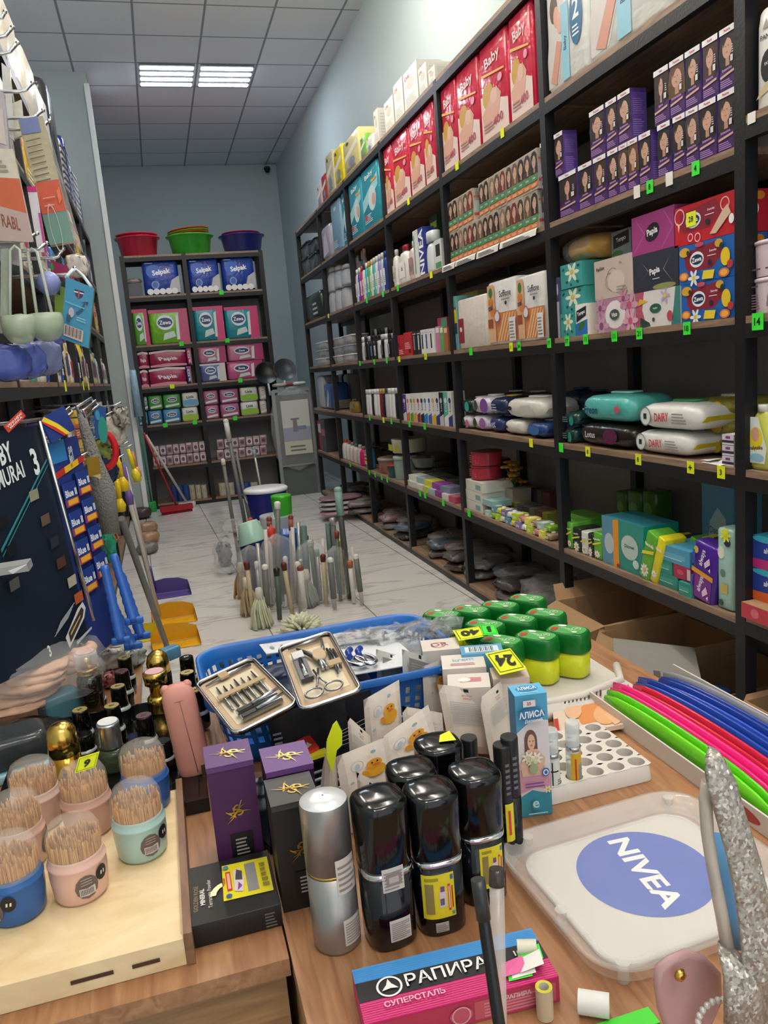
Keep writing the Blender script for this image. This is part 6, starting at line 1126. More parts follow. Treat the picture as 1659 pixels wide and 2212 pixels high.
def bucket(x, y, Yd, r, h, c, lid, lb, al=1, handle=True, taper=.8):
    p = pY(x, y, Yd); p.z = 0 if p.z < .05 else p.z
    if p.z > 0:
        q_ = empty('bucket', (p.x, p.y, .001), label='upturned navy bucket under the '+lb.split(',')[0], cat='bucket'); MB().lathe([(r, 0), (r*.82, p.z-.004), (r*.8, p.z-.002), (.002, p.z-.002)], G('#1d2858'), 28, c1=False).build('bucket_body', q_)
    e = empty('bucket', p, label=lb, cat='bucket'); m = G(c) if al == 1 else mat(c, .12, alpha=al, var=0)
    MB().lathe([(r*taper, 0), (r*taper, .005), (r*.99, h*.95), (r, h), (r*.95, h), (r*(taper-.03), .012), (.002, .01)], m, 32, c1=False).build('bucket_body', e)
    if lid: MB().lathe([(r*1.05, h*.97), (r*1.08, h*1.0), (r*1.08, h*1.03), (r*.98, h*1.06), (.002, h*1.05)], G(lid), 32, c0=True, c1=False).build('bucket_lid', e)
    if handle: MB().tube([(r*1.03*cos(t), -.3*r*sin(t), h*.9-.0*sin(t)+(-.12*sin(t))) for t in (pi*k/10 for k in range(11))], .004, mat('#d9d9de', .3), 6).build('bail_handle', e)
bucket(584, 1150, 5.9, .155, .33, '#22287c', '#dfe3e9', 'navy bucket with white lid behind the mops')
bucket(604, 1190, 5.4, .115, .26, '#d0d6de', None, 'translucent white pail in front of the navy bucket', .6)
pl = pY(612, 1120, 5.4); o = MB().lathe([(.058, 0), (.062, .005), (.072, .17), (.072, .185), (.06, .19)], G('#3fb02c'), 28).build('green_beaker', None, pl+Vector((0, 0, -.02))); tag(o, 'bright green plastic beaker turned upside down in the pail', 'beaker')
bucket(555, 1230, 5.0, .1, .2, '#1f2d66', None, 'navy blue small bucket under the mint bowl', 1, False)
bucket(625, 1225, 5.2, .1, .25, '#1f5fb0', None, 'blue bucket behind the white handles', 1, False)
pl = pY(549, 1172, 4.98); o = MB().lathe([(.098, 0), (.1, .006), (.066, .13), (.06, .14), (.002, .142)], G('#a9d2c4'), 32, c1=False).build('bowl', None, pl); o.rotation_euler = (rad(-12), rad(-10), 0); tag(o, 'mint green bowl upside down on the navy bucket', 'bowl')
for i, (x, y) in enumerate(((541, 1150), (590, 1160))):
    mb = MB().lathe([(.005, 0), (.012, .03), (.026, .07), (.03, .11), (.012, .12), (.006, .14)], mat('#d23a2c', .35), 12, sy=.4); tag(mb.build('red_clip', None, pY(x, y+20, (4.98, 4.88)[i])), f'red plastic hanger on a mop handle, {("left","right")[i]}', 'hanger')
for i, (x, y, w, h) in enumerate(((492, 1225, .2, .3), (500, 1150, .15, .1))):
    inst(bundle('clear_bag', 'bag', '#fff', w, w, h, 200+i, .02, True), onZ(x+5, y+15, 0) if i == 0 else pY(x, y, 5.9), 0, ('crumpled clear bag on the floor left of the mops', 'small clear wrap by the tall poles')[i])
inst(bundle('mop_pad', 'mop', '#8c9096', .1, .12, .2, 210, .015), onZ(488, 1222, 0), 0, 'grey fabric mop pad inside the clear bag on the floor')

def peg(o_, name_):
    c = Vector(o_.location); c.z += .02
    if o_.type == 'MESH': c = o_.location+Vector((0, 0, max(v.co.z for v in o_.data.vertices)-.004))
    m_ = MB().tube([Vector((XLF+.001, c.y, c.z+.01)), Vector((c.x-.02, c.y, c.z+.01)), Vector((c.x+.01, c.y, c.z+.02))], .004, CHROME, 6).xf(Matrix.Translation(-rackL.location)); m_.build('peg_hook', rackL)
for o in list(bpy.data.objects):
    if o.parent is None and o.name.split('.')[0] in ('duster', 'gold_pack', 'blue_pad', 'red_ring', 'dish_brush', 'hanging_pack'): peg(o, o.name)
# ================================================================== THE COUNTER
TZ = .8
e = empty('counter_table', (-.4, 1.3, 0), label='left oak counter table carrying toothpick jars and nail polish', cat='table')
off = -Vector((-.4, 1.3, 0))
MB().box(-.95, .06, .80, 1.64, TZ-.022, TZ, DESKWOOD).xf(Matrix.Translation(off)).build('table_top', e)
MB().box(-.95, -.12, 1.642, 1.98, TZ-.022, TZ, DESKWOOD).xf(Matrix.Translation(off)).build('rear_leaf', e)
MB().box(-.95, .055, .815, .833, .08, TZ-.022, DESKFRONT).xf(Matrix.Translation(off)).build('front_panel', e)
for x in (-.93, .035): MB().box(x-.009, x+.009, .834, 1.62, 0, TZ-.022, DESKFRONT).xf(Matrix.Translation(off)).build('side_panel', e)
e = empty('counter_table', (.55, 1.0, 0), label='right oak counter table carrying spray cans and the coin tray', cat='table'); off = -Vector((.55, 1.0, 0))
MB().box(.0625, .875, .28, 1.64, TZ-.022, TZ, DESKWOOD).xf(Matrix.Translation(off)).build('table_top', e)
for x in (.074, .864): MB().box(x-.009, x+.009, .30, 1.62, 0, TZ-.022, DESKFRONT).xf(Matrix.Translation(off)).build('side_panel', e)
MB().box(.085, .853, 1.6, 1.618, .1, TZ-.022, DESKFRONT).xf(Matrix.Translation(off)).build('back_panel', e)
def GP(c): return GOLD if c == 'G' else (CHROME if c == 'C' else P(c))
def thing1(nm, cat, lb, mb, loc, rz=0, grp=None, rot=None):
    o = mb.build(nm, None, loc); o.rotation_euler = rot or (0, 0, rz); return tag(o, lb, cat, grp)
Z = TZ+.0006
# plywood tray
e = empty('plywood_tray', (-.2, 1.0, Z), label='shallow birch plywood tray under the toothpick jars', cat='tray')
o_ = Vector((.2, -1.0, 0))
MB().box(-.52, -.052, .842, 1.19, .0, .028, PLY).xf(Matrix.Translation(o_)).build('tray_base', e)
mb = MB().box(-.52, -.052, .834, .8415, 0, .033, PLY)
F = Face(mb, (-.52, .834, 0), (1, 0, 0), (0, 0, 1), (0, -1, 0))
for x in (.02, .175, .345, .41): F.rect(x, .013, x+.045 if x < .4 else x+.03, .018, P('#4a3222'))
mb.xf(Matrix.Translation(o_)).build('front_rail', e)
mb = MB().box(-.0515, -.042, .832, 1.2, 0, .04, wood('walnut_strip', '#6b4a36', '#8d684c', (14, 2, 14))).xf(Matrix.Translation(o_)).build('side_rail', e)
TRZ = Z+.0292
# toothpick jars
def tpick(col, ring, seed):
    r = .0335; ob = MB().lathe([(r*.86, 0), (r*.93, .004), (r, .028), (r, .04), (r*1.02, .041), (r*1.02, .043), (r, .0435), (r*.94, .05), (r*.94, .052), (r*.9, .052), (r*.9, .008), (.001, .008)], G(col), 32, c1=False)
    lab = MB()
    def disc(a0, z0, rr, m, lift):
        R_ = r+.0006+lift
        for k in range(12):
            t0, t1 = 2*pi*k/12, 2*pi*(k+1)/12
            lab.poly([(R_*cos(a0), R_*sin(a0), z0)] + [(R_*cos(a0+rr*cos(t)/r), R_*sin(a0+rr*cos(t)/r), z0+rr*sin(t)) for t in (t0, t1)], m)
    disc(-pi/2+.25, .022, .0135, P('#6c5c56'), 0); disc(-pi/2+.85, .03, .0085, P('#1f1c1c'), .0003)
    a0 = -pi/2+.25; R_ = r+.0012
    def cyl(a, z): return (R_*cos(a), R_*sin(a), z)
    lab.poly([cyl(a0-.27, .013), cyl(a0, .012), cyl(a0+.27, .013), cyl(a0+.27, .022), cyl(a0, .021), cyl(a0-.27, .022)], P('#c9c0b8'))
    R_ += .0003
    for k in range(9): lab.poly([cyl(a0-.23+.05*k, .014), cyl(a0-.21+.05*k, .014), cyl(a0-.21+.05*k, .0205), cyl(a0-.23+.05*k, .0205)], P('#3a3230'))
    for k in range(3): lab.poly([cyl(a0-.2, .025+.003*k), cyl(a0+.18, .025+.003*k), cyl(a0+.18, .026+.003*k), cyl(a0-.2, .026+.003*k)], P('#a89c94'))
    for k in range(2): lab.poly([cyl(a0+.52+.12*k, .028), cyl(a0+.58+.12*k, .028), cyl(a0+.6+.12*k, .032), cyl(a0+.54+.12*k, .032)], P('#d9d4d0'))
    rg = random.Random(seed); pk_ = MB(); m1, m2 = mat('#c9975e', .6, var=.12), mat('#b07d48', .6, var=.12)
    for k in range(170):
        a = rg.uniform(0, 2*pi); q = r*.87*(1 if k % 2 else sqrt(rg.uniform(0.05, 1))); x, y = q*cos(a), q*sin(a); h = .066+rg.uniform(-.004, .004)+.006*(1-q/r)
        dx, dy = rg.uniform(-.0008, .0008), rg.uniform(-.0008, .0008)
        pk_.tube([(x, y, .01), (x+dx, y+dy, h), (x+dx, y+dy, h+.003)], [.0012, .0012, .0003], m1 if k % 3 else m2, 5)
    pk_.lathe([(r*.86, .01), (r*.86, .058), (.001, .062)], m2, 20, c1=False)
    dm = MB().lathe([(r*.955, .044), (r*.965, .066), (r*.94, .076), (r*.78, .086), (r*.45, .091), (.001, .0925)], mat('#fff8ef', .04, alpha=.14, var=0, ior=1.3), 32, c0=False, c1=False)
    return [('jar_base', ob, []), ('sticker', lab, []), ('toothpicks', pk_, []), ('clear_lid', dm, [])]
def jarat(cx, by, col, lb, seed, rz=0):
    p = onZ(cx, by, TRZ); k = kind('toothpick_jar', 'toothpick jar', *[(a, b) for a, b, c_ in tpick(col, 0, seed)]); o = inst(k, (p.x, p.y, TRZ), rz, lb, scale=(1.04, 1.04, 1.13))
    for c in bpy.data.objects:
        if c.parent == o and c.name.startswith('toothpicks'): c['kind'] = 'stuff'
    return o
jarat(42, 1968, '#2c5f9e', 'toothpick jar with deep blue base at the left edge, front row', 1, -.9)
jarat(178, 1925, '#dfb5a6', 'toothpick jar with pale pink base and barcode sticker, front row', 2, .1)
jarat(310, 1838, '#a8c8c0', 'toothpick jar with mint base and barcode sticker', 3, .15)
jarat(50, 1862, '#c9a596', 'toothpick jar with dull pink base behind the blue one', 4, 1.2)
jarat(196, 1790, '#c79c8c', 'toothpick jar with pink base under the yellow price card', 5, 2)
jarat(88, 1778, '#d4b9ae', 'toothpick jar with beige base in the back row, leftmost', 6, 2.5)
jarat(322, 1738, '#2f5ca0', 'toothpick jar with blue base in the back row, rightmost', 7, 1.6)
p = pY(160, 1672, 1.04); 
def card(cs, z, col, txt, lb, th=.0006, tilt=None, hh=None, Ys=None, rot=0, sub=None):
    q = [onZ(x, y, z) if Ys is None else pY(x, y, Ys) for x, y in cs]   # TL TR BL
    a, b, c = q; o = c.copy(); u = b-a; v = a-c; n = u.cross(v).normalized(); n = n if n.dot(C0-o) > 0 else -n
    mb = MB(); mb.poly([(0, 0, 0), tuple(u), tuple(u+v), tuple(v)], col).poly([tuple(-n*th), tuple(v-n*th), tuple(u+v-n*th), tuple(u-n*th)], col)
    F = Face(mb, (0, 0, 0), u, v, n, .0003); F.k = 1
    for y in (.08, .9): F.rect(.06, y, .94, y+.02, INK)
    F.rect(.06, .08, .08, .92, INK); F.rect(.92, .08, .94, .92, INK)
    if txt: F.text(txt, .5, .5, .5, INK, .04, rot, .8)
    return thing1('price_card', 'price card', lb, mb, o)
card([(170, 1637), (215, 1623), (161, 1671)], 0, TAGY, '9', 'bright yellow price card with the digit nine on a toothpick jar', Ys=1.0)
# ------------------------------------------------------------------ nail polish and perfume
e = empty('polish_tray', (-.16, 1.36, Z), label='black tray under the nail polish bottles', cat='tray')
MB().box(-.17, .155, -.2, .22, 0, .006, BLK).build('tray_base', e)
for x0, x1, y0, y1 in ((-.17, -.164, -.2, .22), (.149, .155, -.2, .22), (-.17, .155, -.206, -.2), (-.17, .155, .22, .226)): MB().box(x0, x1, y0, y1, 0.0001, .022, BLK).build('tray_wall', e)
PZ = Z+.0065
def topat(cx, cy, h, z0=None):
    z0 = PZ if z0 is None else z0; p = onZ(cx, cy, z0+h); return Vector((p.x, p.y, z0))
def polish(cx, cy, topm, lb, h=.075, r=.0155, ringm=None, body=BLK, glyph=True):
    p = topat(cx, cy, h); e = empty('nail_polish', p, random.uniform(-.5, .5), lb, 'nail polish')
    MB().lathe([(r*1.12, 0), (r*1.2, .003), (r*1.2, h*.4), (r*1.05, h*.47), (r*.6, h*.5)], mat('#0d0d0f', .05, coat=1, var=0) if body is BLK else body, 24).build('glass_bottle', e)
    MB().lathe([(r*1.23, h*.38), (r*1.24, h*.4), (r*1.1, h*.46), (r*1.02, h*.47)], mat('#d0d4d6', .08, .2, alpha=.7, var=0), 24, c0=False, c1=False).build('clear_shoulder', e)
    MB().lathe([(r*.98, h*.5), (r, h*.52), (r*.94, h*.97), (r*.9, h)], ringm or BLK, 28).build('cap', e)
    mb = MB().lathe([(r*.84, h), (r*.84, h+.0006)], topm, 28)
    if glyph: Face(mb, (0, 0, h+.0007), (1, 0, 0), (0, 1, 0), (0, 0, 1)).text('gel', 0, 0, r*.55, INK if topm is not BLK else TAGW, .02, .4)
    mb.build('cap_seal', e)
GSEAL = mat('#b7a668', .35, .6, name='gold_seal', var=.1); MSEAL = mat('#6a4a4c', .3, .4, var=0)
for cx, cy, m, q in ((268, 1420, GSEAL, 'gold-topped black bottle at the back, beneath the blue razors'), (262, 1449, MSEAL, 'dark-topped black bottle second from the back'), (254, 1482, GSEAL, 'gold-topped black bottle in the middle of its column'), (241, 1524, GSEAL, 'gold-topped black bottle behind the silver cap'), (172, 1533, GSEAL, 'gold-topped black bottle beside the gold bullet cap'), (310, 1545, MSEAL, 'dark maroon-topped black bottle right of the silver cap'), (404, 1452, GSEAL, 'gold-topped black bottle beside the basket corner'), (424, 1489, GSEAL, 'gold-topped black bottle right of the pink case'), (402, 1419, BLK, 'black-capped bottle with white lettering beside the basket corner')):
    polish(cx, cy, m, q+', nail polish')
for i, (cx, cy) in enumerate(((205, 1480), (290, 1590), (180, 1585), (350, 1600))):
    polish(cx, cy, BLK, f'shorter all-black nail polish between the taller bottles, {ORD[i]}', h=.05, glyph=False)
def perfume(cx, cy, h, lb, parts_):
    p = topat(cx, cy, h); e = empty('perfume_bottle', p, 0, lb, 'perfume')
    for nm, pr, m in parts_: MB().lathe(pr, m, 32).build(nm, e)
    return e
e = perfume(183, 1408, .125, 'tall black and gold perfume bottle with clear cap', [('bottle', [(.024, 0), (.025, .003), (.025, .07), (.02, .078)], mat('#1a1712', .08, coat=1)), ('collar', [(.021, .0785), (.022, .081), (.019, .084), (.022, .088), (.019, .092)], GOLD), ('pump', [(.012, .0925), (.012, .118)], GOLD), ('clear_cap', [(.0235, .092), (.0235, .12), (.021, .125)], mat('#ffffff', .03, alpha=.3, var=0)), ('cap_disc', [(.018, .1252), (.018, .1262)], mat('#d9b8b0', .4))])
mb = MB()
for k in range(7): cylpatch(mb, .025, -pi/2-.7+.02*k, -pi/2+.7-.05*k, .02+.007*k, .0215+.007*k, GOLD)
mb.build('gold_print', e)
perfume(128, 1560, .115, 'gold bullet-shaped perfume bottle at the left', [('bottle', [(.024, 0), (.025, .003), (.025, .06)], mat('#b8842c', .12, 1, var=0)), ('cap', [(.0255, .061), (.0255, .085), (.022, .103), (.013, .112), (.002, .115)], GOLD)])
perfume(337, 1405, .09, 'black nail gel bottle with gold dome cap at the back', [('bottle', [(.024, 0), (.025, .003), (.025, .04)], BLK), ('cap', [(.0245, .041), (.024, .065), (.02, .08), (.011, .088), (.002, .09)], GOLD)])
perfume(333, 1450, .085, 'gold goblet-shaped cap bottle with pink top', [('bottle', [(.02, 0), (.021, .003), (.021, .03), (.016, .036)], GOLD), ('cap', [(.014, .0365), (.013, .055), (.022, .06), (.0235, .083), (.021, .085)], GOLD), ('pink_top', [(.018, .0852), (.018, .0862)], mat('#d9a8b0', .4))])
e = perfume(232, 1558, .085, 'small perfume bottle with ribbed silver cap in front', [('bottle', [(.026, 0), (.027, .003), (.026, .03), (.02, .038)], mat('#3f4a34', .05, alpha=.75, var=0)), ('cap', [(.0185+(.0008 if k % 2 else 0), .039+.0045*k) for k in range(11)], mat('#c9cac8', .22, .9, var=0)), ('cap_top', [(.017, .0845), (.0165, .086)], mat('#d9dadc', .4))])
# pink case
pb, pt = onZ(425, 1672, Z), None
d0 = (pb-C0).dot(fw); T = pY(380, 1482, pb.y+.02)
mb = MB(); sec = superell(.028, .02, 2.6, 28); ax_ = T-pb; L_ = ax_.length; az = ax_.normalized(); q_ = Vector((0, 0, 1)).rotation_difference(az).to_matrix().to_4x4()
mb.prof(sec, [(.8, 0), (.95, .006), (1, .02), (1, L_*.8), (.97, L_*.9), (.8, L_*.98), (.5, L_*1.02), (.05, L_*1.03)], mat('#cf8e80', .45, var=.02))
mb.tube([(.028*cos(t)*1.0, -.0204*sin(t)-.0003*0, L_*.86+.0*t) for t in (0.3, 1.0, 1.57, 2.1, 2.8)], .0006, mat('#8f5f55', .5), 5); mb.tube([(.001, -.0206, L_*.86), (.004, -.0206, .01)], .0006, mat('#8f5f55', .5), 5)
for s in (-1, 1): mb.ball((s*.018, 0, L_*.99), .008, mat('#cf8e80', .45, var=.02), 10)
mb.xf(q_); thing1('pink_case', 'case', 'salmon pink capsule case with small ears leaning by the purple box', mb, pb)
# left clutter
bgp = topat(70, 1440, .12, Z)
k = bundle('foam_pads', 'pads', '#d9ae90', .15, .12, .07, 301, .008); 
e = empty('pad_bag', Vector((bgp.x, bgp.y+.04, .84)), .2, 'clear bag of beige foam pads on the left of the counter', 'bag')
for i in range(6):
    mb = MB().pillow(.16-.01*i, .13, .02, mat('#d6ab8d', .8), (-.05+.012*i, -.02+.01*(i % 3), .012*i), e=2.2, jit=.004, seed=i+5); mb.build('foam_pad', e)
for i in range(4):
    mb = MB().tube([(.06+.022*cos(t)+.01*i, .02+.022*sin(t), .045+.01*i) for t in (2*pi*k/14 for k in range(14))], .012, mat('#dcae92', .8), 8, closed=True); mb.build('foam_pad', e)
MB().pillow(.26, .2, .12, CLEAR, (.0, 0, -.005), e=3, jit=.012, seed=9).build('clear_film', e)
kb = bundle('black_bag', 'bag', '#0f0f12', .28, .16, .05, 311, .008); inst(kb, (-.37, 1.5, Z), 0, 'black plastic bag under the bag of beige pads')
for i, (x, y, c, w, q) in enumerate(((205, 1380, '#b9a494', .05, 'crinkled beige'), (235, 1400, '#c9c4ba', .045, 'clear and white'), (285, 1395, '#a0a8a0', .04, 'greyish'), (232, 1437, '#a05a5c', .03, 'dusty rose'))):
    inst(bundle('film_wrap', 'wrapper', c, w*1.6, w, w*1.1, 320+i, .006), topat(x, y, .05, Z)+Vector((0, 0, 0)), .5*i, f'{q} wrapper crumpled behind the nail polishes')
p = topat(125, 1500, .05, Z); mb = MB().rbox(.075, .05, .055, G('#4f7f8c'), .008, .004); thing1('teal_box', 'box', 'small teal box lying behind the tall perfume bottle', mb, p, .6)
p = topat(365, 1398, .03, Z); mb = MB().rbox(.05, .03, .03, G('#4f86a8'), .008, .004); thing1('blue_clip', 'clip', 'small blue clip lying behind the gold dome cap', mb, p, .6)
p = topat(45, 1575, .075, Z); e = empty('smoky_case', Vector((p.x-.02, p.y, Z)), .25, 'smoky grey transparent case with light blue lower rim', 'case')
MB().rbox(.12, .09, .055, mat('#3c4144', .15, alpha=.85, var=.05), .02, .012, (0, 0, .02)).build('case_lid', e)
MB().rbox(.128, .098, .02, G('#8fb9c4'), .022, .006).build('case_rim', e); MB().lathe([(.018, 0), (.019, .003), (.016, .012)], G('#7fa89c'), 20, (.072, -.02, .0)).build('latch_knob', e)
p = onZ(25, 1700, TRZ); mb = MB().box(-.03, .03, -.05, .05, 0, .012, P('#c99a6a')).box(-.028, .028, -.048, .048, .012, .02, P('#d9b48c')); thing1('wooden_piece', 'box', 'small tan wooden piece at the left edge behind the jars', mb, Vector((-.3, 1.15, TRZ)), .5)
# ------------------------------------------------------------------ perfume boxes
def vs(F, cx, cy, s, m='G', rot=0):
    c, q = cos(rot), sin(rot)
    def R_(pts): return [(cx+(x*c-y*q)*s, cy+(x*q+y*c)*s) for x, y in pts]
    F.text('V', cx-.22*c*s-(-.1)*0, cy-.22*q*s, .7*s, GP(m), .0, rot); F.text('S', cx+.2*c*s, cy+.2*q*s, .8*s, GP(m), .0, rot)
    for pts in ([(-.9, -.35), (-.4, -.28), (.2, -.02), (.75, .42), (.7, .46), (.15, .05), (-.4, -.22)], [(-.5, .5), (-.42, .2), (-.1, -.02), (.5, -.3), (.85, -.5), (.5, -.24), (-.08, .05), (-.38, .25)], [(-.6, -.1), (-.3, -.14), (.5, .1), (.9, .12), (.5, .15), (-.3, -.08)]): F.poly(R_(pts), GP(m))
def vbox(x0, x1, y0, y1, h, body, lid, lb, mark=True, lab=True, mm='G'):
    w, d = x1-x0, y1-y0; e = empty('perfume_box', ((x0+x1)/2, y0, Z), label=lb, cat='perfume box')
    mb = MB().box(-w/2, w/2, 0, d, 0, h, P(body)); F = front(mb, w, h); vs(F, w*.5, h*.56, .021, mm, .5)
    if lab:
        F.rect(w*.32, h*.12, w*.8, h*.36, P('#151214')); F.lines(w*.42, h*.16, w*.72, h*.33, 5, P('#a8a09c'))
    mb.build('carton', e)
    mb = MB().box(-w/2-.0006, w/2+.0006, -.0008, d, h+.0002, h+.0015, P(lid)).box(-w/2, w/2, -.0012, -.0002, h-.006, h, P(lid)); vs(topf(mb, w, d, h+.0016), w*.5, d*.5, .028, mm, -.6); mb.build('lid_flap', e)
vbox(-.003, .058, .985, 1.05, .153, '#4a2050', '#5f3a72', 'dark purple perfume box with gold monogram, left one')
vbox(.070, .132, .95, 1.02, .148, '#3a1c42', '#6a4480', 'purple perfume box behind the black one', lab=False)
vbox(.066, .124, .877, .943, .142, '#1c1a19', '#3c3a3a', 'black perfume box with gold monogram in front of the purple one', mm='G')
# flat black powder box
e = empty('powder_box', (.006, .856, Z), label='flat black face powder box with yellow promo sticker', cat='powder box')
w, d, h = .112, .116, .029; mb = MB().rbox(w, d, h, P('#1e1c1b'), .001, .0008, (0, d/2, 0))
F = topf(mb, w, d, h+.0002); F.text('GOLDEN ROSE', w*.13, d*.42, .0055, P('#8a7a54'), .02, -pi/2-.05+pi); F.text('MINERAL', w*.2, d*.42, .006, P('#d9d4cc'), .04, pi/2); F.text('Terracotta Powder', w*.28, d*.45, .0052, P('#b9b4ac'), .02, pi/2)
for k in range(9):
    a0, a1 = pi*.62+.13*k, pi*.62+.13*(k+1); F.poly([(w*.5+q*cos(a), d*.38+q*sin(a)) for q, a in ((.024, a0), (.024, a1), (.017, a1), (.017, a0))], GOLD); F.k -= 1
front(mb, w, h).lines(w*.82, h*.1, w*.95, h*.8, 5, P('#6a6660')); mb.build('carton', e)
def promo(F, x0, y0, x1, y1, vert=True):
    a, b = x1-x0, y1-y0; Yel = P('#e3d427')
    F.poly([(x0, y0+b*.03), (x1*.99, y0), (x1, y1*.98), (x0+a*.05, y1)], Yel); F.rect(x0+a*.5, y0+b*.12, x0+a*.72, y1-b*.1, P('#8f8d8c')); F.rect(x0+a*.1, y0+b*.25, x0+a*.2, y0+b*.78, P('#c83a34')); F.rect(x0+a*.12, y0+b*.3, x0+a*.18, y0+b*.73, P('#e7b0a0'))
    F.poly([(x0+a*.24, y0+b*.2), (x0+a*.4, y0+b*.15), (x0+a*.46, y0+b*.5), (x0+a*.4, y0+b*.82), (x0+a*.26, y0+b*.75)], P('#d9c9cf')); F.poly([(x0+a*.28, y0+b*.5), (x0+a*.42, y0+b*.46), (x0+a*.44, y0+b*.7), (x0+a*.33, y0+b*.78)], P('#4a4652')); F.poly([(x0+a*.3, y0+b*.2), (x0+a*.4, y0+b*.3), (x0+a*.34, y0+b*.42)], P('#8c3f9c')); F.ell(x0+a*.12, y0+b*.1, a*.06, a*.06, P('#3a62a8')); F.ell(x0+a*.12, y1-b*.12, a*.06, a*.06, P('#4a92a8'))
    F.text('Акция', x0+a*.05, y0+b*.5, a*.07, P('#c2302c'), .03, pi/2); F.lines(x0+a*.8, y0+b*.15, x0+a*.94, y0+b*.85, 5, P('#8a7c2a'))
mb = MB(); promo(topf(mb, w, d, h+.0006), w*.42, d*.24, w*.97, d*.88); mb.build('promo_sticker', e)
# ------------------------------------------------------------------ spray cans
SILVB = mat('#a4a2a0', .36, .8, var=.03, bs=300, name='brushed_silver')
def label_cyl(mb, r, a, wa, z0, z1, base, rows, c=(0, 0), sy=1):
    cylpatch(mb, r, a-wa, a+wa, z0, z1, base, 10, c, .0005, sy)
    for k in range(rows):
        zz = z0+(z1-z0)*(.1+.8*k/rows); cylpatch(mb, r, a-wa*.85, a+wa*(.85 if k % 3 else .5), zz, zz+(z1-z0)*.35/rows, P('#8f8884'), 8, c, .0008, sy)
p = onZ(735, 2045, Z); r = .0275; 
hc = hcol(p, 0, 1738); e = empty('spray_bottle', (p.x, p.y+.012, Z), label='silver cylindrical spray bottle with domed white-silver cap', cat='spray bottle')
MB().lathe([(r*.95, 0), (r, .004), (r, hc*.53)], SILVB, 40).build('bottle_body', e); MB().lathe([(r*.99, hc*.531), (r*.99, hc*.55)], GOLD, 40).build('gold_band', e)
MB().lathe([(r, hc*.551), (r, hc*.985), (r*.97, hc*1.0)], SILVB, 40, c1=False).lathe([(r*.97, hc), (r*.8, hc*1.015), (r*.4, hc*1.025), (.001, hc*1.028)], mat('#d3d4d6', .22, .3, var=0), 40, c0=False, c1=False).build('cap', e)
mb = MB(); label_cyl(mb, r, -pi/2+.55, .5, hc*.42, hc*.66, P('#cfc6be'), 5); mb.build('monogram_label', e); mb = MB(); label_cyl(mb, r, -pi/2+.65, .5, hc*.06, hc*.24, P('#c9c2bb'), 8); mb.build('paper_label', e)
CAPSEC = superell(.0295, .0295, 2.9, 36)
def capbottle(bx, by, ty, lb, labels, h=None, rz=0, col='#0c0d12', c0=None, dy=.012, z0=None):
    p = onZ(bx, by, Z) if c0 is None else Vector(c0); loc = Vector((p.x, p.y+dy, Z)); h = h or hcol(loc, 0, ty); e = empty('perfume_spray', loc, rz, lb, 'spray bottle')
    B_ = mat(col, .1, coat=.2, var=0)
    MB().prof(CAPSEC, [(.9, 0), (.98, .004), (.98, h*.5)], B_).build('bottle_body', e)
    MB().prof(CAPSEC, [(1.0, h*.501), (1.01, h*.505), (1.0, h*.535), (.96, h*.54)], CHROME).build('chrome_collar', e)
    MB().prof(CAPSEC, [(.97, h*.541), (1.0, h*.56), (1.04, h*.93), (1.03, h*.955), (.97, h*.975), (.85, h*.987), (.5, h*.996), (.02, h)], BLK).build('cap', e)
    labels(e, h); return e
def lb1(e, h):
    global SEC_E; SEC_E = 2.9; mb = MB(); label_cyl(mb, .0292, -pi/2-.02, .42, h*.42, h*.58, P('#c9c2bc'), 6); cylpatch(mb, .0292, -pi/2-.3, -pi/2+.3, h*.46, h*.54, P('#8f847e'), 8, (0, 0), .0011); cylpatch(mb, .0292, -pi/2-.2, -pi/2+.18, h*.48, h*.52, P('#b9b0aa'), 8, (0, 0), .0014); mb.build('monogram_label', e); mb = MB(); label_cyl(mb, .0292, -pi/2+.1, .42, h*.07, h*.22, P('#cfcac6'), 9); mb.build('paper_label', e); SEC_E = 2
def ylab(e, h, a=-pi/2-.2, wa=.62, z0=.14, z1=.46):
    global SEC_E; SEC_E = 2.9; mb = MB(); r_ = .0291; cylpatch(mb, r_, a-wa, a+wa, h*z0, h*z1, P('#dfcf2a'), 12, (0, 0), .0006)
    for x0, x1, y0, y1, c in ((.1, .35, .12, .8, '#8f7f4a'), (.5, .72, .25, .6, '#d9c4c9'), (.52, .66, .3, .45, '#4a4450'), (.78, .86, .15, .75, '#cf3f3a'), (.8, .84, .2, .7, '#e9c9b8'), (.55, .68, .6, .72, '#7c4a94'), (.88, .97, .84, .95, '#3a6ab0'), (.88, .97, .04, .12, '#4a8aa8'), (.1, .5, .86, .93, '#a0922c'), (.9, .94, .2, .7, '#c2302c')):
        cylpatch(mb, r_, a-wa+2*wa*x0, a-wa+2*wa*x1, h*(z0+(z1-z0)*y0), h*(z0+(z1-z0)*y1), P(c), 6, (0, 0), .001)
    label_cyl(mb, r_, a+.05, .25, h*.04, h*.11, P('#b9b4ae'), 4); mb.build('promo_label', e); SEC_E = 2
capbottle(850, 2032, 1712, 'glossy black spray bottle with beige sticker, beside the silver one', lb1, rz=.1)
capbottle(958, 2000, 1695, 'glossy black spray bottle with large yellow promo label, in front', lambda e, h: ylab(e, h, -pi/2-.25), rz=0)
hb_ = .168
c = topat(886, 1650, hb_, Z); capbottle(0, 0, 0, 'glossy black spray bottle behind the beige-stickered one', lambda e, h: None, h=hb_, c0=c, dy=0)
c = topat(1022, 1655, hb_, Z); capbottle(0, 0, 0, 'glossy black spray bottle with yellow label, right rear', lambda e, h: ylab(e, h, -pi/2+.15, .5), h=hb_, c0=c, dy=0)
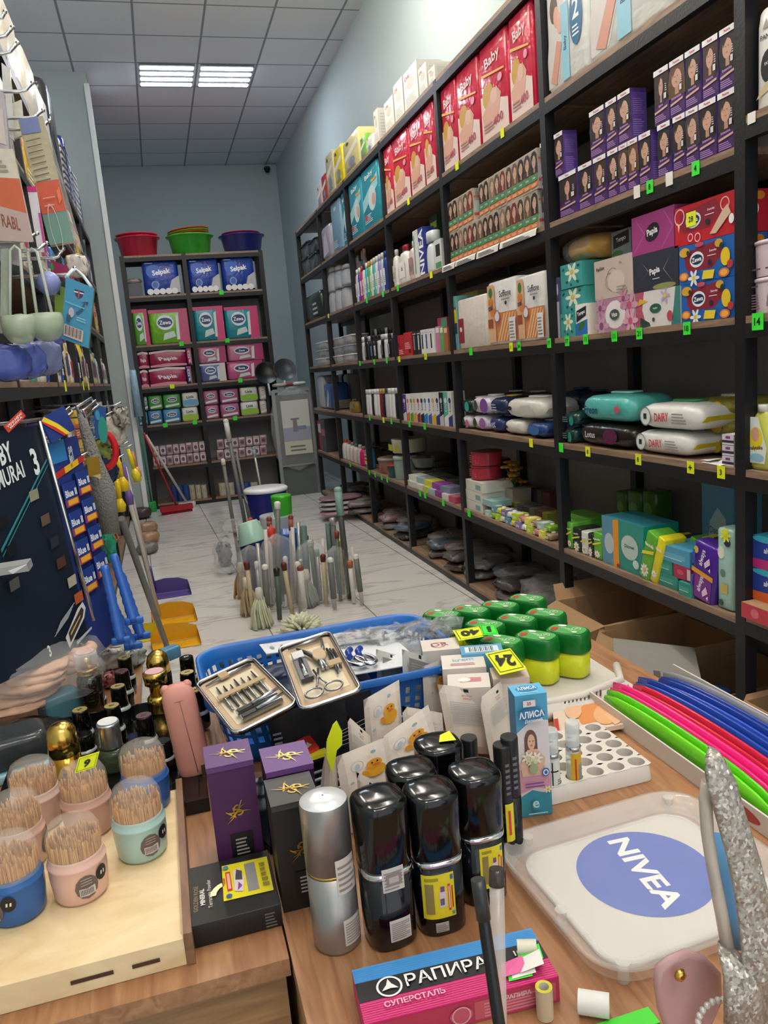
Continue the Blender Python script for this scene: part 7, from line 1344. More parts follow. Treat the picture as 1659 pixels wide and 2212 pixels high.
c = topat(945, 1596, hb_, Z); eb = capbottle(0, 0, 0, 'glossy black spray bottle with torn yellow price card on its cap', lambda e, h: None, h=hb_, c0=c, dy=0)
o = MB().poly([(-.002, -.012, 0), (.02, -.016, 0), (.021, .012, 0), (.005, .004, .001)], TAGY).build('price_sticker', eb); o.location = (0, 0, hb_+.0015)
for i, (cx, cy, h, by) in enumerate(((1012, 1592, .15, 0), (1083, 1607, .158, 0), (1099, 1590, .165, 0))):
    p = topat(cx, cy, h, Z); e = empty('mascara', p, label=('thin black tube between the black spray bottles', 'thin black mascara tube with yellow label, left of the pair', 'thin black mascara tube next to the blue carton, right of the pair')[i], cat='mascara')
    MB().lathe([(.0105, 0), (.0115, .002), (.0115, h*.5)], BLK, 24).build('tube_body', e); MB().lathe([(.0112, h*.501), (.0115, h*.51), (.0115, h*.985), (.0108, h)], mat('#1b1c1e', .35, var=0), 24).build('tube_cap', e)
    if i:
        mb = MB(); a = -pi/2+.1
        if i == 1:
            cylpatch(mb, .0115, a-.5, a+.6, h*.16, h*.5, P('#dfcf2a'), 8, (0, 0), .0004); cylpatch(mb, .0115, a-.2, a+.1, h*.22, h*.44, P('#cf3f3a'), 4, (0, 0), .0007)
        for k in range(6): cylpatch(mb, .0115, a-.25, a+.25, h*(.58+.05*k), h*(.605+.05*k), P('#6a6a6c'), 4, (0, 0), .0006)
        mb.build('tube_print', e)
# ------------------------------------------------------------------ blue cream carton
h = .155; a0 = onZ(1128, 1766, Z); a1 = onZ(1192, 1757, Z); w = (a1-a0).length*1.05; d = .036; rz = atan2(a1.y-a0.y, a1.x-a0.x); mid = (a0+a1)/2; hA = hcol(mid, 0, 1500); 
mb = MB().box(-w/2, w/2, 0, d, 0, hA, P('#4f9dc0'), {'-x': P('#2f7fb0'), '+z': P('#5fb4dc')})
deco(front(mb, w, hA), w, hA, [('q', [(0, 0), (1, 0), (1, .2), (.75, .19), (.4, .22), (0, .17)], '#3a8fa4'), ('q', [(0, .17), (.4, .22), (.75, .19), (1, .2), (1, .78), (.6, .8), (.3, .76), (0, .7)], '#d8cfd0'), ('q', [(0, .2), (.5, .24), (1, .22), (1, .34), (0, .4)], '#d193a8'), ('e', .42, .63, .2, .09, '#6f4f40'), ('q', [(.22, .45), (.62, .45), (.62, .62), (.22, .62)], '#6f4f40'), ('q', [(.1, .34), (.75, .34), (.85, .48), (.6, .56), (.3, .56), (.05, .45)], '#d9b09a'), ('e', .43, .62, .12, .065, '#dcae96'), ('e', .38, .63, .018, .005, '#3a2a24'), ('e', .48, .63, .018, .005, '#3a2a24'), ('e', .43, .595, .035, .006, '#b5605c'), ('f', .3, .5, .2, 7, '#e2ddc8', '#c9c29a'), ('f', .55, .49, .2, 7, '#e6e0cc', '#c9c29a'), ('f', .42, .46, .16, 7, '#cfd0a8', '#a8b07a'), ('e', .45, .41, .14, .04, '#9aa77a'), ('e', .82, .37, .12, .035, '#2f5a94'), ('e', .82, .37, .09, .026, '#c9d4e4'), ('e', .82, .37, .05, .015, '#2f5a94'), ('l', .15, .26, .8, .31, 2, '#7a4f94'), ('f', .85, .23, .12, 6, '#e9dcae', '#c9a83a'), ('e', .45, .11, .12, .035, '#3a8fa4'), ('t', 'e', .45, .12, .06, '#b9dce4', 0, .4), ('l', .2, .04, .85, .06, 1, '#b9dce4'), ('e', .45, .86, .42, .05, '#2f6f9c'), ('t', 'АЛИСА', .45, .862, .055, '#f0f2f4', .05, .78, .03), ('t', 'Детский', .5, .81, .032, '#e9f0f4', .05, .6, .02), ('r', .2, .925, .58, .975, '#e3d3cf'), ('t', '25', .38, .952, .025, '#7a3040', 0, .3)])
deco(topf(mb, w, d, hA), w, d, [('e', .5, .55, .35, .3, '#2f7fb0'), ('t', 'АЛИСА', .5, .6, .3, '#e9f2f6', .05, .6, .03), ('l', .2, .15, .8, .25, 1, '#d9ecf4')])
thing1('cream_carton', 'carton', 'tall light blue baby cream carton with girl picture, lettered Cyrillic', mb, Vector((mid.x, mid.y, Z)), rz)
# ------------------------------------------------------------------ white sample rack with vials
WP_ = mat('#d9d0c8', .35, var=.02)
e = empty('vial_rack', (.556, .958, Z), label='white plastic rack with round holes holding sample vials', cat='rack')
x0, x1, y0, y1, hR = -.092, .088, 0, .16, .026
mb = MB().loft([[(x, y+.08, z) for x, y in rrect(.18-2*i_, .16-2*i_, .012, 5)] for i_, z in ((0, 0), (.002, hR-.002), (.004, hR))], WP_, c0=False, c1=False)
mb.build('rack_skirt', e)
holes = [( -.07+.034*i+(.0 if j % 2 else .0), .02+.0315*j) for j in range(5) for i in range(5)]
tp = MB(); nx, ny = 5, 5; cw_, ch_ = .176/5, .156/5
for i in range(5):
    for j in range(5):
        cx, cy = -.088+cw_*(i+.5), .002+ch_*(j+.5); N = 20; rr = .0128
        for k in range(N):
            t0, t1 = 2*pi*k/N, 2*pi*(k+1)/N
            def sq(t):
                c_, s_ = cos(t), sin(t); m_ = 1/max(abs(c_)/(cw_/2), abs(s_)/(ch_/2)); return (cx+c_*m_, cy+s_*m_, hR)
            i0 = (cx+rr*cos(t0), cy+rr*sin(t0), hR); i1 = (cx+rr*cos(t1), cy+rr*sin(t1), hR); tp.poly([i0, sq(t0), sq(t1), i1], WP_)
            tp.poly([(i0[0], i0[1], .003), i0, i1, (i1[0], i1[1], .003)], WP_, True)
        tp.poly([(cx+rr*cos(2*pi*k/N), cy+rr*sin(2*pi*k/N), .003) for k in range(N)], mat('#a8a49e', .4))
tp.build('rack_top', e)
def vial(cx, cy, lbl, lb, h=.07, lx=0):
    e = empty('sample_vial', (.556-.088+cw_*(cx+.5), .958+.002+ch_*(cy+.5), Z+.0042), .2*cx, lb, 'vial')
    gm = mat('#dfe6e0', .05, alpha=.45, var=0); MB().lathe([(.0105, 0), (.0112, .002), (.0112, h*.62), (.008, h*.66)], gm, 24).build('glass_tube', e)
    MB().lathe([(.0098, h*.661), (.0105, h*.67), (.0105, h*.97), (.0095, h)], mat('#e6eaea', .06, alpha=.5, var=0), 24).build('clear_cap', e); MB().lathe([(.0112, h*.6), (.0114, h*.66)], CHROME, 24).build('ring', e)
    MB().lathe([(.0095, .002), (.0095, h*.3)], mat('#8f9c86' if lbl == 'w' else '#c9b24a', .1, alpha=.7, var=0), 18).build('liquid', e)
    mb = MB(); a = -pi/2+.1; cylpatch(mb, .0112, a-1.1, a+1.1, h*.12, h*.58, P('#dcdcd4' if lbl == 'w' else '#d4a827'), 10, (0, 0), .0003)
    if lbl == 'w':
        for k in range(5): cylpatch(mb, .0112, a+.1, a+.8, h*(.15+.03*k), h*(.16+.03*k), INK, 5, (0, 0), .0006)
        cylpatch(mb, .0112, a-.6, a-.45, h*.2, h*.55, INK, 3, (0, 0), .0006); cylpatch(mb, .0112, a-.9, a+.3, h*.4, h*.42, INK, 3, (0, 0), .0006)
    else: cylpatch(mb, .0112, a-.1, a+.6, h*.12, h*.42, P('#8f8d8c'), 5, (0, 0), .0006); cylpatch(mb, .0112, a-.6, a-.4, h*.16, h*.5, P('#c2302c'), 3, (0, 0), .0006)
    mb.build('vial_label', e)
vial(0, 0, 'w', 'white-labelled glass sample vial at the front of the rack', .105); vial(1, 0, 'y', 'yellow-labelled glass sample vial beside the white-labelled one', .11); vial(0, 1, 'w', 'clear sample vial standing behind the white-labelled one', .11)
# ------------------------------------------------------------------ coin tray with blue disc
e = empty('coin_tray', (.5, .757, Z), rad(3), 'clear plastic coin tray with a blue oval and white lettering', 'tray')
tm = mat('#e9e6e2', .06, alpha=.32, var=0, ior=1.45); w, d = .30, .265
mb = MB().loft([[(x, y, z) for x, y in rrect(w-2*i_, d-2*i_, .05-i_*.6, 8)] for i_, z in ((.012, .0), (.004, .006), (.0, .02), (-.003, .0235), (.003, .0245), (.012, .014), (.022, .009), (.03, .0075))], tm, c0=False, c1=False); mb.build('clear_rim', e)
mb = MB().loft([[(x, y, z) for x, y in rrect(w-.05, d-.05, .035, 8)] for z in (.0015, .006)], mat('#cfc9c1', .5, var=.02)); 
F = Face(mb, (0, 0, .0061), (1, 0, 0), (0, 1, 0), (0, 0, 1))
cc = Matrix.Rotation(-rad(3), 3, 'Z') @ (onZ(1393, 1882, Z+.006)-e.location); a_ = onZ(1348, 1848, Z); b_ = onZ(1440, 1955, Z); th = atan2((b_-a_).y, (b_-a_).x)-rad(3)
F.ell(cc.x, cc.y, .083, .083, P('#3f5cb4'), 48); F.text('NIVEA', cc.x, cc.y, .030, P('#ece9e6'), .03, th, None, 1.25); mb.build('printed_insert', e)
MB().loft([[(x, y, z) for x, y in rrect(w-.05, d-.05, .035, 8)] for z in (.0075, .0085)], mat('#ffffff', .04, alpha=.08, var=0)).build('clear_plate', e)
for x, y in ((-.135, -.02), (-.12, -.115), (.12, .115), (.12, -.115), (-.1, .12)): MB().lathe([(.006, 0), (.006, .02), (.0075, .0225)], tm, 14, (x, y, 0)).build('peg', e)
# ------------------------------------------------------------------ razor blade box
a = onZ(758, 2095, Z+.03); b = onZ(1148, 2003, Z+.03); w = .201; d = .072; rz = atan2(b.y-a.y, b.x-a.x); h = .029
mb = MB().box(-w/2, w/2, 0, d, 0, h, P('#cf2f74'))
F = topf(mb, w, d, h); F.rect(0, d*.72, w, d, P('#3f8fd0')); F.rect(0, d*.36, w, d*.72, P('#26262a'))
for k in range(8): F.rect(0, d*(.03+.04*k), w, d*(.038+.04*k), P('#d9568c')); F.k -= 1
F.k += 1
for k in range(6): F.rect(0, d*(.75+.04*k), w, d*(.755+.04*k), P('#5aa0d9')); F.k -= 1
F.k += 1
WH = P('#ecebea'); F.ring(w*.165, d*.52, .0135, .0022, WH, 28)
for k in range(3):
    t = pi/2+2*pi*k/3; F.poly([(w*.165+.010*cos(t), d*.52+.010*sin(t)), (w*.165+.0035*cos(t+1.05), d*.52+.0035*sin(t+1.05)), (w*.165, d*.52), (w*.165+.0035*cos(t-1.05), d*.52+.0035*sin(t-1.05))], WH)
F.text('РАПИРА', w*.47, d*.54, .0165, WH, .015, 0, w*.5); F.text('СУПЕРСТАЛЬ', w*.27, d*.2, .0075, P('#eba9c4'), .03, 0); F.text('100', w*.87, d*.54, .0075, WH, .03); F.text('ЛЕЗВИЙ', w*.87, d*.43, .003, WH, .01)
deco(front(mb, w, h), w, h, [('r', 0, 0, 1, .93, '#b53a58'), ('r', .55, .1, .98, .8, '#c25a6c'), ('l', .6, .15, .95, .75, 5, '#d98a98'), ('t', 'РАПИРА', .78, .7, .18, '#e9c4cc', 0, .25), ('e', .48, .45, .06, .3, '#c25a6c'), ('o', .48, .45, .05, .008, '#e0a4b0')])
ce = (a+b)/2; fr = Vector((sin(rz), -cos(rz), 0)); thing1('blade_box', 'razor blades', 'blue, black and pink razor blade box in the foreground', mb, Vector((ce.x, ce.y, Z))+fr*d, rz)
# pens
for i, (x, y, r_, m, lb) in enumerate(((1036, 1925, .0045, mat('#1c1c1e', .2, var=0), 'black pen standing upright close to the camera'), (1073, 1900, .0055, None, 'clear plastic pen standing upright close to the camera'))):
    T = pY(x, y, .47+.02*i); Bp = pY(x+(42 if i == 0 else 6), 2212, .45+.02*i); d_ = (Bp-T); Bt = T+d_*((T.z-Z-.001)/(-d_.z)); e = empty('pen', Bt, label=lb, cat='pen'); D = T-Bt
    if i == 0:
        MB().tube([Vector((0, 0, 0)), D*.06, D*.9, D], [r_*.4, r_, r_, r_*.8], m, 14).build('barrel', e); MB().tube([D*.93, D*1.03], r_*1.15, mat('#2f3032', .3), 14).build('end_cap', e)
    else:
        MB().tube([Vector((0, 0, 0)), D*.05, D], [r_*.4, r_, r_], mat('#d9d0c8', .08, alpha=.45, var=0), 16).build('barrel', e); MB().tube([D*.1, D*.7], r_*.35, mat('#9c8a7c', .3), 8).build('ink_refill', e); MB().tube([D*.985, D*1.03], [r_*1.1, r_*1.0], mat('#3a3434', .2, alpha=.85, var=0), 14).build('end_plug', e)
# paper rolls and crumpled stickers
def roll(cx, cy, L_, r_, col, rz, lb, z=Z, edge=None, up_=False):
    mb = MB().lathe([(r_, 0), (r_, L_)], mat(col, .6), 20, c0=False, c1=False).lathe([(r_*.6, 0), (r_*.6, L_)], mat('#d9d4c9', .6), 20, c0=False, c1=False)
    for zz in (0, L_):
        for k in range(20):
            t0, t1 = 2*pi*k/20, 2*pi*(k+1)/20; mb.poly([(q*cos(t), q*sin(t), zz) for q, t in ((r_, t0), (r_, t1), (r_*.6, t1), (r_*.6, t0))], mat(edge or col, .6))
    p = onZ(cx, cy, z)
    if up_: return thing1('paper_roll', 'paper roll', lb, mb, p, rz)
    return thing1('paper_roll', 'paper roll', lb, mb, p+Vector((0, 0, r_+.0004)), rot=(pi/2, 0, rz))
roll(1178, 2195, .034, .0085, '#c9b89a', 0, 'tan paper roll standing beside the razor blade box', edge='#c9c03a', up_=True)
roll(1250, 2185, .03, .0115, '#e3e2dc', 1.0, 'white sticker roll with green end lying on the table', edge='#4cd83a')
roll(1118, 2062, .02, .008, '#d9d4c0', 1.2, 'small cream paper roll on the razor blade box', Z+.03)
mb = MB()
rg = random.Random(4)
for k, c in enumerate(('#3fd83a', '#e6e4de', '#d95a94', '#3fd83a', '#e2ded8')):
    x, y = rg.uniform(-.012, .014), rg.uniform(-.008, .008); mb.poly([(x-.013, y-.006, .001+.001*k), (x+.012, y-.009, .002+.002*k), (x+.015, y+.007, .006+.002*k), (x-.009, y+.009, .003+.001*k)], mat(c, .5, var=0))
thing1('crumpled_stickers', 'stickers', 'crumpled green, white and pink stickers on the razor blade box', mb, onZ(1125, 2092, Z+.0302))
mb = MB().box(-.03, .03, -.01, .01, 0, .0008, mat('#4cd83a', .6)); thing1('green_card', 'card', 'green price card at the bottom edge of the photo', mb, onZ(1355, 2212, Z))
# ------------------------------------------------------------------ glitter hair clip and gem shape, close to the lens
def glitter(c, n):
    m = bpy.data.materials.new(n); m.use_nodes = True; nt = m.node_tree; b = nt.nodes['Principled BSDF']; L = nt.links
    tc = nt.nodes.new('ShaderNodeTexCoord'); v = nt.nodes.new('ShaderNodeTexVoronoi'); v.inputs['Scale'].default_value = 420; L.new(tc.outputs['Object'], v.inputs['Vector'])
    nm = nt.nodes.new('ShaderNodeVectorMath'); nm.operation = 'SUBTRACT'; nm.inputs[1].default_value = (.5, .5, .5); L.new(v.outputs['Color'], nm.inputs[0])
    ad = nt.nodes.new('ShaderNodeVectorMath'); ad.operation = 'ADD'; g = nt.nodes.new('ShaderNodeNewGeometry'); L.new(g.outputs['Normal'], ad.inputs[0]); L.new(nm.outputs[0], ad.inputs[1])
    no = nt.nodes.new('ShaderNodeVectorMath'); no.operation = 'NORMALIZE'; L.new(ad.outputs[0], no.inputs[0]); L.new(no.outputs[0], b.inputs['Normal'])
    r = nt.nodes.new('ShaderNodeValToRGB'); r.color_ramp.elements[0].color = lin(c); r.color_ramp.elements[1].color = lin('#cfc8be'); L.new(v.outputs['Color'], r.inputs[0]); L.new(r.outputs[0], b.inputs['Base Color'])
    b.inputs['Metallic'].default_value = .45; b.inputs['Roughness'].default_value = .28; return m
GLT = glitter('#8d857c', 'silver_glitter')
Yg = .52
outl = [(1538, 1618), (1560, 1640), (1580, 1690), (1605, 1760), (1640, 1850), (1662, 1950), (1680, 2060), (1700, 2240), (1560, 2240), (1556, 2100)]
e0 = pY(1600, 2000, Yg)
e = empty('glitter_clip', e0, label='large silver glitter hair clip standing at the right edge', cat='hair clip')
def ribbon(cl, wd, th, m, Y0, Y1):      # centre line in the photo, half width px; real depth and thickness
    R = []; n = len(cl)
    for i, (x, y) in enumerate(cl):
        Y = Y0+(Y1-Y0)*i/(n-1); p = pY(x, y, Y)-e0; s = (pY(x+wd[i], y+wd[i]*.1, Y)-e0-p); a = Vector((0, th, 0))
        R.append([p+s*cos(t)*1.0+a*sin(t) for t in (2*pi*k/16 for k in range(16))])
    return MB().loft(R, m)
ribbon([(1542, 1618), (1546, 1640), (1556, 1680), (1578, 1760), (1605, 1850), (1628, 1950), (1645, 2060), (1655, 2240)], [6, 20, 32, 34, 36, 38, 42, 60], .006, GLT, .50, .46).build('outer_jaw', e)
ribbon([(1530, 1690), (1524, 1730), (1528, 1800), (1540, 1880), (1556, 1960), (1572, 2050)], [12, 11, 11, 11, 12, 12], .006, mat('#cbbfb2', .15, alpha=.75, bump=.3), .50, .48).build('clear_jaw', e)
ribbon([(1570, 2045), (1590, 2075), (1605, 2120), (1610, 2240)], [14, 34, 40, 44], .008, GLT, .478, .455).build('hinge', e)
sp_ = pY(1560, 1900, .56); 
ribbon([(1545, 1800), (1562, 1880), (1578, 1980), (1590, 2050)], [16, 17, 16, 12], .002, G('#5f95c4'), .52, .5).build('blue_strip', e)  # separate blue strip behind the clip, not a clip part; only parented here
gc = pY(1500, 2140, .5); e1 = empty('gem_heart', gc, label='translucent pink heart ornament with a gold gem at the bottom right', cat='ornament')
def outline(pts, Y, th, m, c):
    q = [pY(x, y, Y)-c for x, y in pts]; ctr = sum(q, Vector())/len(q); R = [[ctr+(p-ctr)*k+Vector((0, dy, 0)) for p in q] for k, dy in ((.86, -th), (.97, -th*.6), (1, 0), (.97, th*.6), (.86, th))]
    return MB().loft(R, m)
outline([(1412, 2120), (1418, 2085), (1445, 2065), (1480, 2050), (1520, 2062), (1556, 2100), (1558, 2160), (1530, 2225), (1490, 2250), (1440, 2235), (1420, 2180)], .5, .004, mat('#c59c9c', .12, alpha=.8, bump=.2), gc).build('pink_body', e1)
g_ = pY(1468, 2105, .49)-gc; MB().lathe([(.0055, 0), (.0045, .003), (.002, .004)], GOLD, 8).xf(Matrix.Translation(g_) @ Matrix.Rotation(pi/2, 4, 'X')).build('gold_gem', e1)
e2 = pY(1545, 2200, .485); mb = MB()
for k in range(9):
    a = pi*.35+pi*.9*k/9; mb.ball((.017*cos(a), 0, .017*sin(a)), .003, mat('#e6e4e2', .05, .3, var=0), 8)
thing1('rhinestone_ring', 'ornament', 'arc of clear rhinestones at the bottom right corner', mb, e2)
# ------------------------------------------------------------------ blue basket, perforated
BLU = mat('#1f66b8', .35, var=.02, name='blue_plastic')
cx, cy, bw, bd, bh = .245, 1.42, .47, .33, .118
e = empty('plastic_basket', (cx, cy, Z), rad(1.5), 'blue perforated plastic basket full of small goods behind the counter', 'basket')
def ringpts(w, d, r, z, n=10): return [(x, y, z) for x, y in rrect(w, d, r, n)]
MB().loft([ringpts(bw*.86, bd*.84, .05, 0), ringpts(bw*.87, bd*.85, .05, .03)], BLU, sm=True, c1=False).build('basket_floor', e)
mb = MB()      # wall between z .03 and .10 with square holes: built panel by panel along the rounded outline
def outl(z):
    k = z/bh; return bw*(.87+.11*k), bd*(.85+.12*k), .05+.012*k
def wallpt(s, z):     # s: arclength fraction
    w, d, r = outl(z); P_ = rrect(w, d, r, 8); n = len(P_); L = [0]
    for i in range(n): L.append(L[-1]+hypot(P_[(i+1) % n][0]-P_[i][0], P_[(i+1) % n][1]-P_[i][1]))
    t = (s % 1)*L[-1]
    for i in range(n):
        if L[i+1] >= t:
            f = (t-L[i])/(L[i+1]-L[i]+1e-9); a, b = P_[i], P_[(i+1) % n]; return (a[0]+(b[0]-a[0])*f, a[1]+(b[1]-a[1])*f, z)
    return (*P_[0], z)
NS = 72; zs = [.03, .038, .050, .056, .068, .074, .086, .094]
for i in range(NS*2):
    for j in range(len(zs)-1):
        hole = (i % 2 == 1) and (j in (1, 3, 5)) 
        if not hole: mb.poly([wallpt((i+q)/(NS*2), zs[j+k]) for q, k in ((0, 0), (1, 0), (1, 1), (0, 1))], BLU, True)
mb.build('basket_wall', e)
MB().loft([[wallpt(i/96, .094) for i in range(96)], [wallpt(i/96, .112) for i in range(96)], [(x*1.03, y*1.03, .118) for x, y, _ in (wallpt(i/96, .112) for i in range(96))], [(x*1.045, y*1.045, .116) for x, y, _ in (wallpt(i/96, .112) for i in range(96))], [(x*1.045, y*1.045, .104) for x, y, _ in (wallpt(i/96, .112) for i in range(96))]], BLU, False, False).build('basket_rim', e)
def inb(nm, cat, lb, mb, x, y, z, rot=(0, 0, 0)): return thing1(nm, cat, lb, mb, onZ(x, y, z), rot=rot)
NAVY = mat('#141b2c', .3)
for i, (x, y, z, w_, d_, c, q, rz) in enumerate(((620, 1480, .885, .2, .14, '#101626', 'navy', .15), (700, 1500, .89, .18, .12, '#131a2c', 'dark navy', -.1), (540, 1430, .88, .14, .1, '#3a4a6a', 'slate blue', .3), (780, 1400, .895, .16, .1, '#c9cfd4', 'silver-white', .2), (850, 1420, .89, .12, .1, '#c4c9cc', 'pale grey', -.2))):
    inst(bundle('card_pack', 'pack', c, w_, d_, .03, 400+i, .003, e=5), onZ(x, y, z-.03), rz, f'{q} blister pack lying in the blue basket')
slabZ = lambda nm, cat, lb, TL, TR, BL, z, th, m, ops=(), zr=None, zb=None, pm=P: _slz(nm, cat, lb, TL, TR, BL, z, th, m, ops, zr, zb, pm)
def _slz(nm, cat, lb, TL, TR, BL, z, th, m, ops, zr, zb, pm):
    a = onZ(*TL, z); b = onZ(*TR, zr or z); c = onZ(*BL, zb or z); o = c.copy(); u = b-a; v = a-c; n = u.cross(v).normalized(); n = n if n.dot(C0-o) > 0 else -n
    mb = MB(); q = [Vector((0, 0, 0)), u, u+v, v]; mb.poly(q, m); back = -n*th
    for i in range(4): mb.poly([q[i], q[(i+1) % 4], q[(i+1) % 4]+back, q[i]+back], m)
    mb.poly([p_+back for p_ in reversed(q)], m)
    if ops: F = Face(mb, (0, 0, 0), u, v, n, .0004); F.k = 1; deco(F, 1, 1, ops, pm)
    return thing1(nm, cat, lb, mb, o)
slabZ('jewel_card', 'card', 'long white card with coloured bead clips lying at the back of the basket', (560, 1392), (800, 1358), (575, 1412), .925, .002, mat('#d6d4d8', .3), [('e', .08+.09*i, .45, .018, .16, c) for i, c in enumerate(('#5f8c84', '#5f8c84', '#c9a8a4', '#c9a8a4', '#a8505c', '#a8505c', '#c9b48c', '#d9c9b4', '#b9b4b0', '#8c9cb4'))]+[('r', .02, .7, .98, .74, '#8c8c94'), ('q', [(.3, .05), (.98, .1), (.98, .2), (.3, .15)], '#b9bcc2')])
for i in range(4):
    p = onZ(780+60*i, 1372-8*i, .93); inst(bundle('clear_film', 'wrapper', '#fff', .1, .05, .03, 420+i, .01, True), p-Vector((0, 0, .02)), .3*i, f'crinkled clear film sleeve at the back of the basket, {ORD[i]}')
slabZ('scissor_card', 'card', 'white backing card with blue-handled tweezers in the basket', (700, 1400), (850, 1375), (745, 1460), .915, .002, mat('#d9dce0', .4))
for i, (x, y) in enumerate(((768, 1428), (790, 1425))):
    p = onZ(x, y, .925); mb = MB().tube([(.018*cos(t)*.8, .026*sin(t), 0) for t in (2*pi*k/20 for k in range(20))], .005, CHROME, 8, closed=True).tube([(0, .02, .002), (.01, .045, .002), (.02, .05, .004)], .006, G('#24409c'), 8)
    thing1('eyelash_curler', 'curler', f'chrome and blue eyelash curler in the basket, {("left","right")[i]} one', mb, p, .3)
slabZ('yellow_pack', 'pack', 'olive yellow pack in front of the manicure kit', (588, 1572), (655, 1552), (598, 1600), .86, .02, P('#8f8f24'), [('r', .0, .3, 1, .5, '#2c2c1a'), ('r', 0, 0, 1, .2, '#c9a02a')])
slabZ('red_pack', 'pack', 'red plastic-handled item below the manicure kit', (640, 1600), (668, 1586), (660, 1628), .86, .012, G('#d93a2c'), [('q', [(.2, .2), (.7, .3), (.5, .6)], '#e9d9d4')])
slabZ('yellow_stick', 'pack', 'small yellow strip between purple box and sachets', (668, 1626), (702, 1615), (672, 1636), .855, .006, P('#d9cf2a'))
mb = MB().box(-.16, .14, -.09, .1, 0, .012, mat('#0d0f14', .2))
for k in range(7): mb.box(-.15+.01*k, .13, -.08+.022*k, -.077+.022*k, .012, .014, mat('#c9ced4', .3))
thing1('wire_tray', 'tray', 'black tray with pale parallel bars behind the purple boxes', mb, (.2, 1.13, Z), .25)
slab('shade_slab', 'pack', 'added dark slab with pale bars standing in for shade on the basket wall', (575, 1545), (800, 1490), (600, 1665), 1.225, .012, mat('#0e121c', .2), [('q', [(.45+.05*k, .12+.07*k), (.98, .2+.09*k), (.98, .21+.09*k), (.45+.05*k, .13+.07*k)], '#b9bec4') for k in range(5)]+[('l', .02, .2, .12, .7, 6, '#8c9098')], Yr=1.235, Yb=1.2)  # added dark slab: its colour stands for shade on the basket's near wall
# ------------------------------------------------------------------ open manicure kit
SUE = mat('#c2a98c', .8); CRM = mat('#d9ccb0', .7)
def kit(TL, TR, BL, zt, zr, zb, tools, parent):
    a = onZ(*TL, zt); b = onZ(*TR, zr); c = onZ(*BL, zb); u = (b-a); v = (a-c); w_, d_ = u.length, v.length; u.normalize(); v.normalize(); n = u.cross(v).normalized(); v = n.cross(u)
    M_ = Matrix(((u.x, v.x, n.x, c.x), (u.y, v.y, n.y, c.y), (u.z, v.z, n.z, c.z), (0, 0, 0, 1)))
    def bl(nm, mb): mb.xf(Matrix.Translation(-parent.location) @ M_); return mb.build(nm, parent)
    rr = rrect(w_, d_, .014, 6); cen = (w_/2, d_/2)
    bl('kit_shell', MB().loft([[(x*k+cen[0], y*k+cen[1], z) for x, y in rr] for k, z in ((.9, -.014), (.98, -.008), (1.0, 0))], mat('#24221f', .4), c1=False))
    bl('chrome_rim', MB().tube([(x+cen[0], y+cen[1], 0) for x, y in rr], .0032, CHROME, 8, closed=True))
    bl('lining', MB().loft([[(x*.97+cen[0], y*.97+cen[1], z) for x, y in rr] for z in (-.006, -.005)], SUE).box(w_*.12, w_*.88, d_*.14, d_*.86, -.005, -.0042, CRM))
    tools(bl, w_, d_)
a = onZ(565, 1600, .93); ek = empty('manicure_kit', a, label='open manicure kit with chrome tools lying on the basket', cat='manicure kit')
STL = mat('#9a9a9c', .22, .9, var=0); DST = mat('#4c4c50', .28, .8, var=0)
def toolsL(bl, w, d):
    for i in range(7):
        x = w*(.2+.1*i); bl('nail_tool', MB().tube([(x+.0, d*(.33+.02*(i % 2)), .0), (x, d*.55, .001), (x+.002, d*(.78-.03*(i % 3)), .0)], [.0018, .0032, .0012], (STL, DST)[i % 2], 8))
    bl('elastic_band', MB().box(w*.12, w*.9, d*.54, d*.6, .0012, .0048, mat('#b39a78', .7)))
    bl('tweezers', MB().tube([(w*.1, d*.88, 0), (w*.5, d*.9, .001), (w*.9, d*.9, 0)], [.0015, .004, .003], STL, 8)); bl('elastic_band', MB().box(w*.35, w*.5, d*.85, d*.95, .001, .005, mat('#b39a78', .7)))
    for k, y in enumerate((.2, .1)):
        bl('nail_clipper', MB().box(w*.2, w*.85, d*y, d*y+.013, .0, .006, STL).box(w*.22, w*.45, d*y+.002, d*y+.011, .006, .0075, mat('#2c2c30', .4)).tube([(w*.45, d*y+.006, .008), (w*.9, d*y+.008, .011)], .003, CHROME, 8))
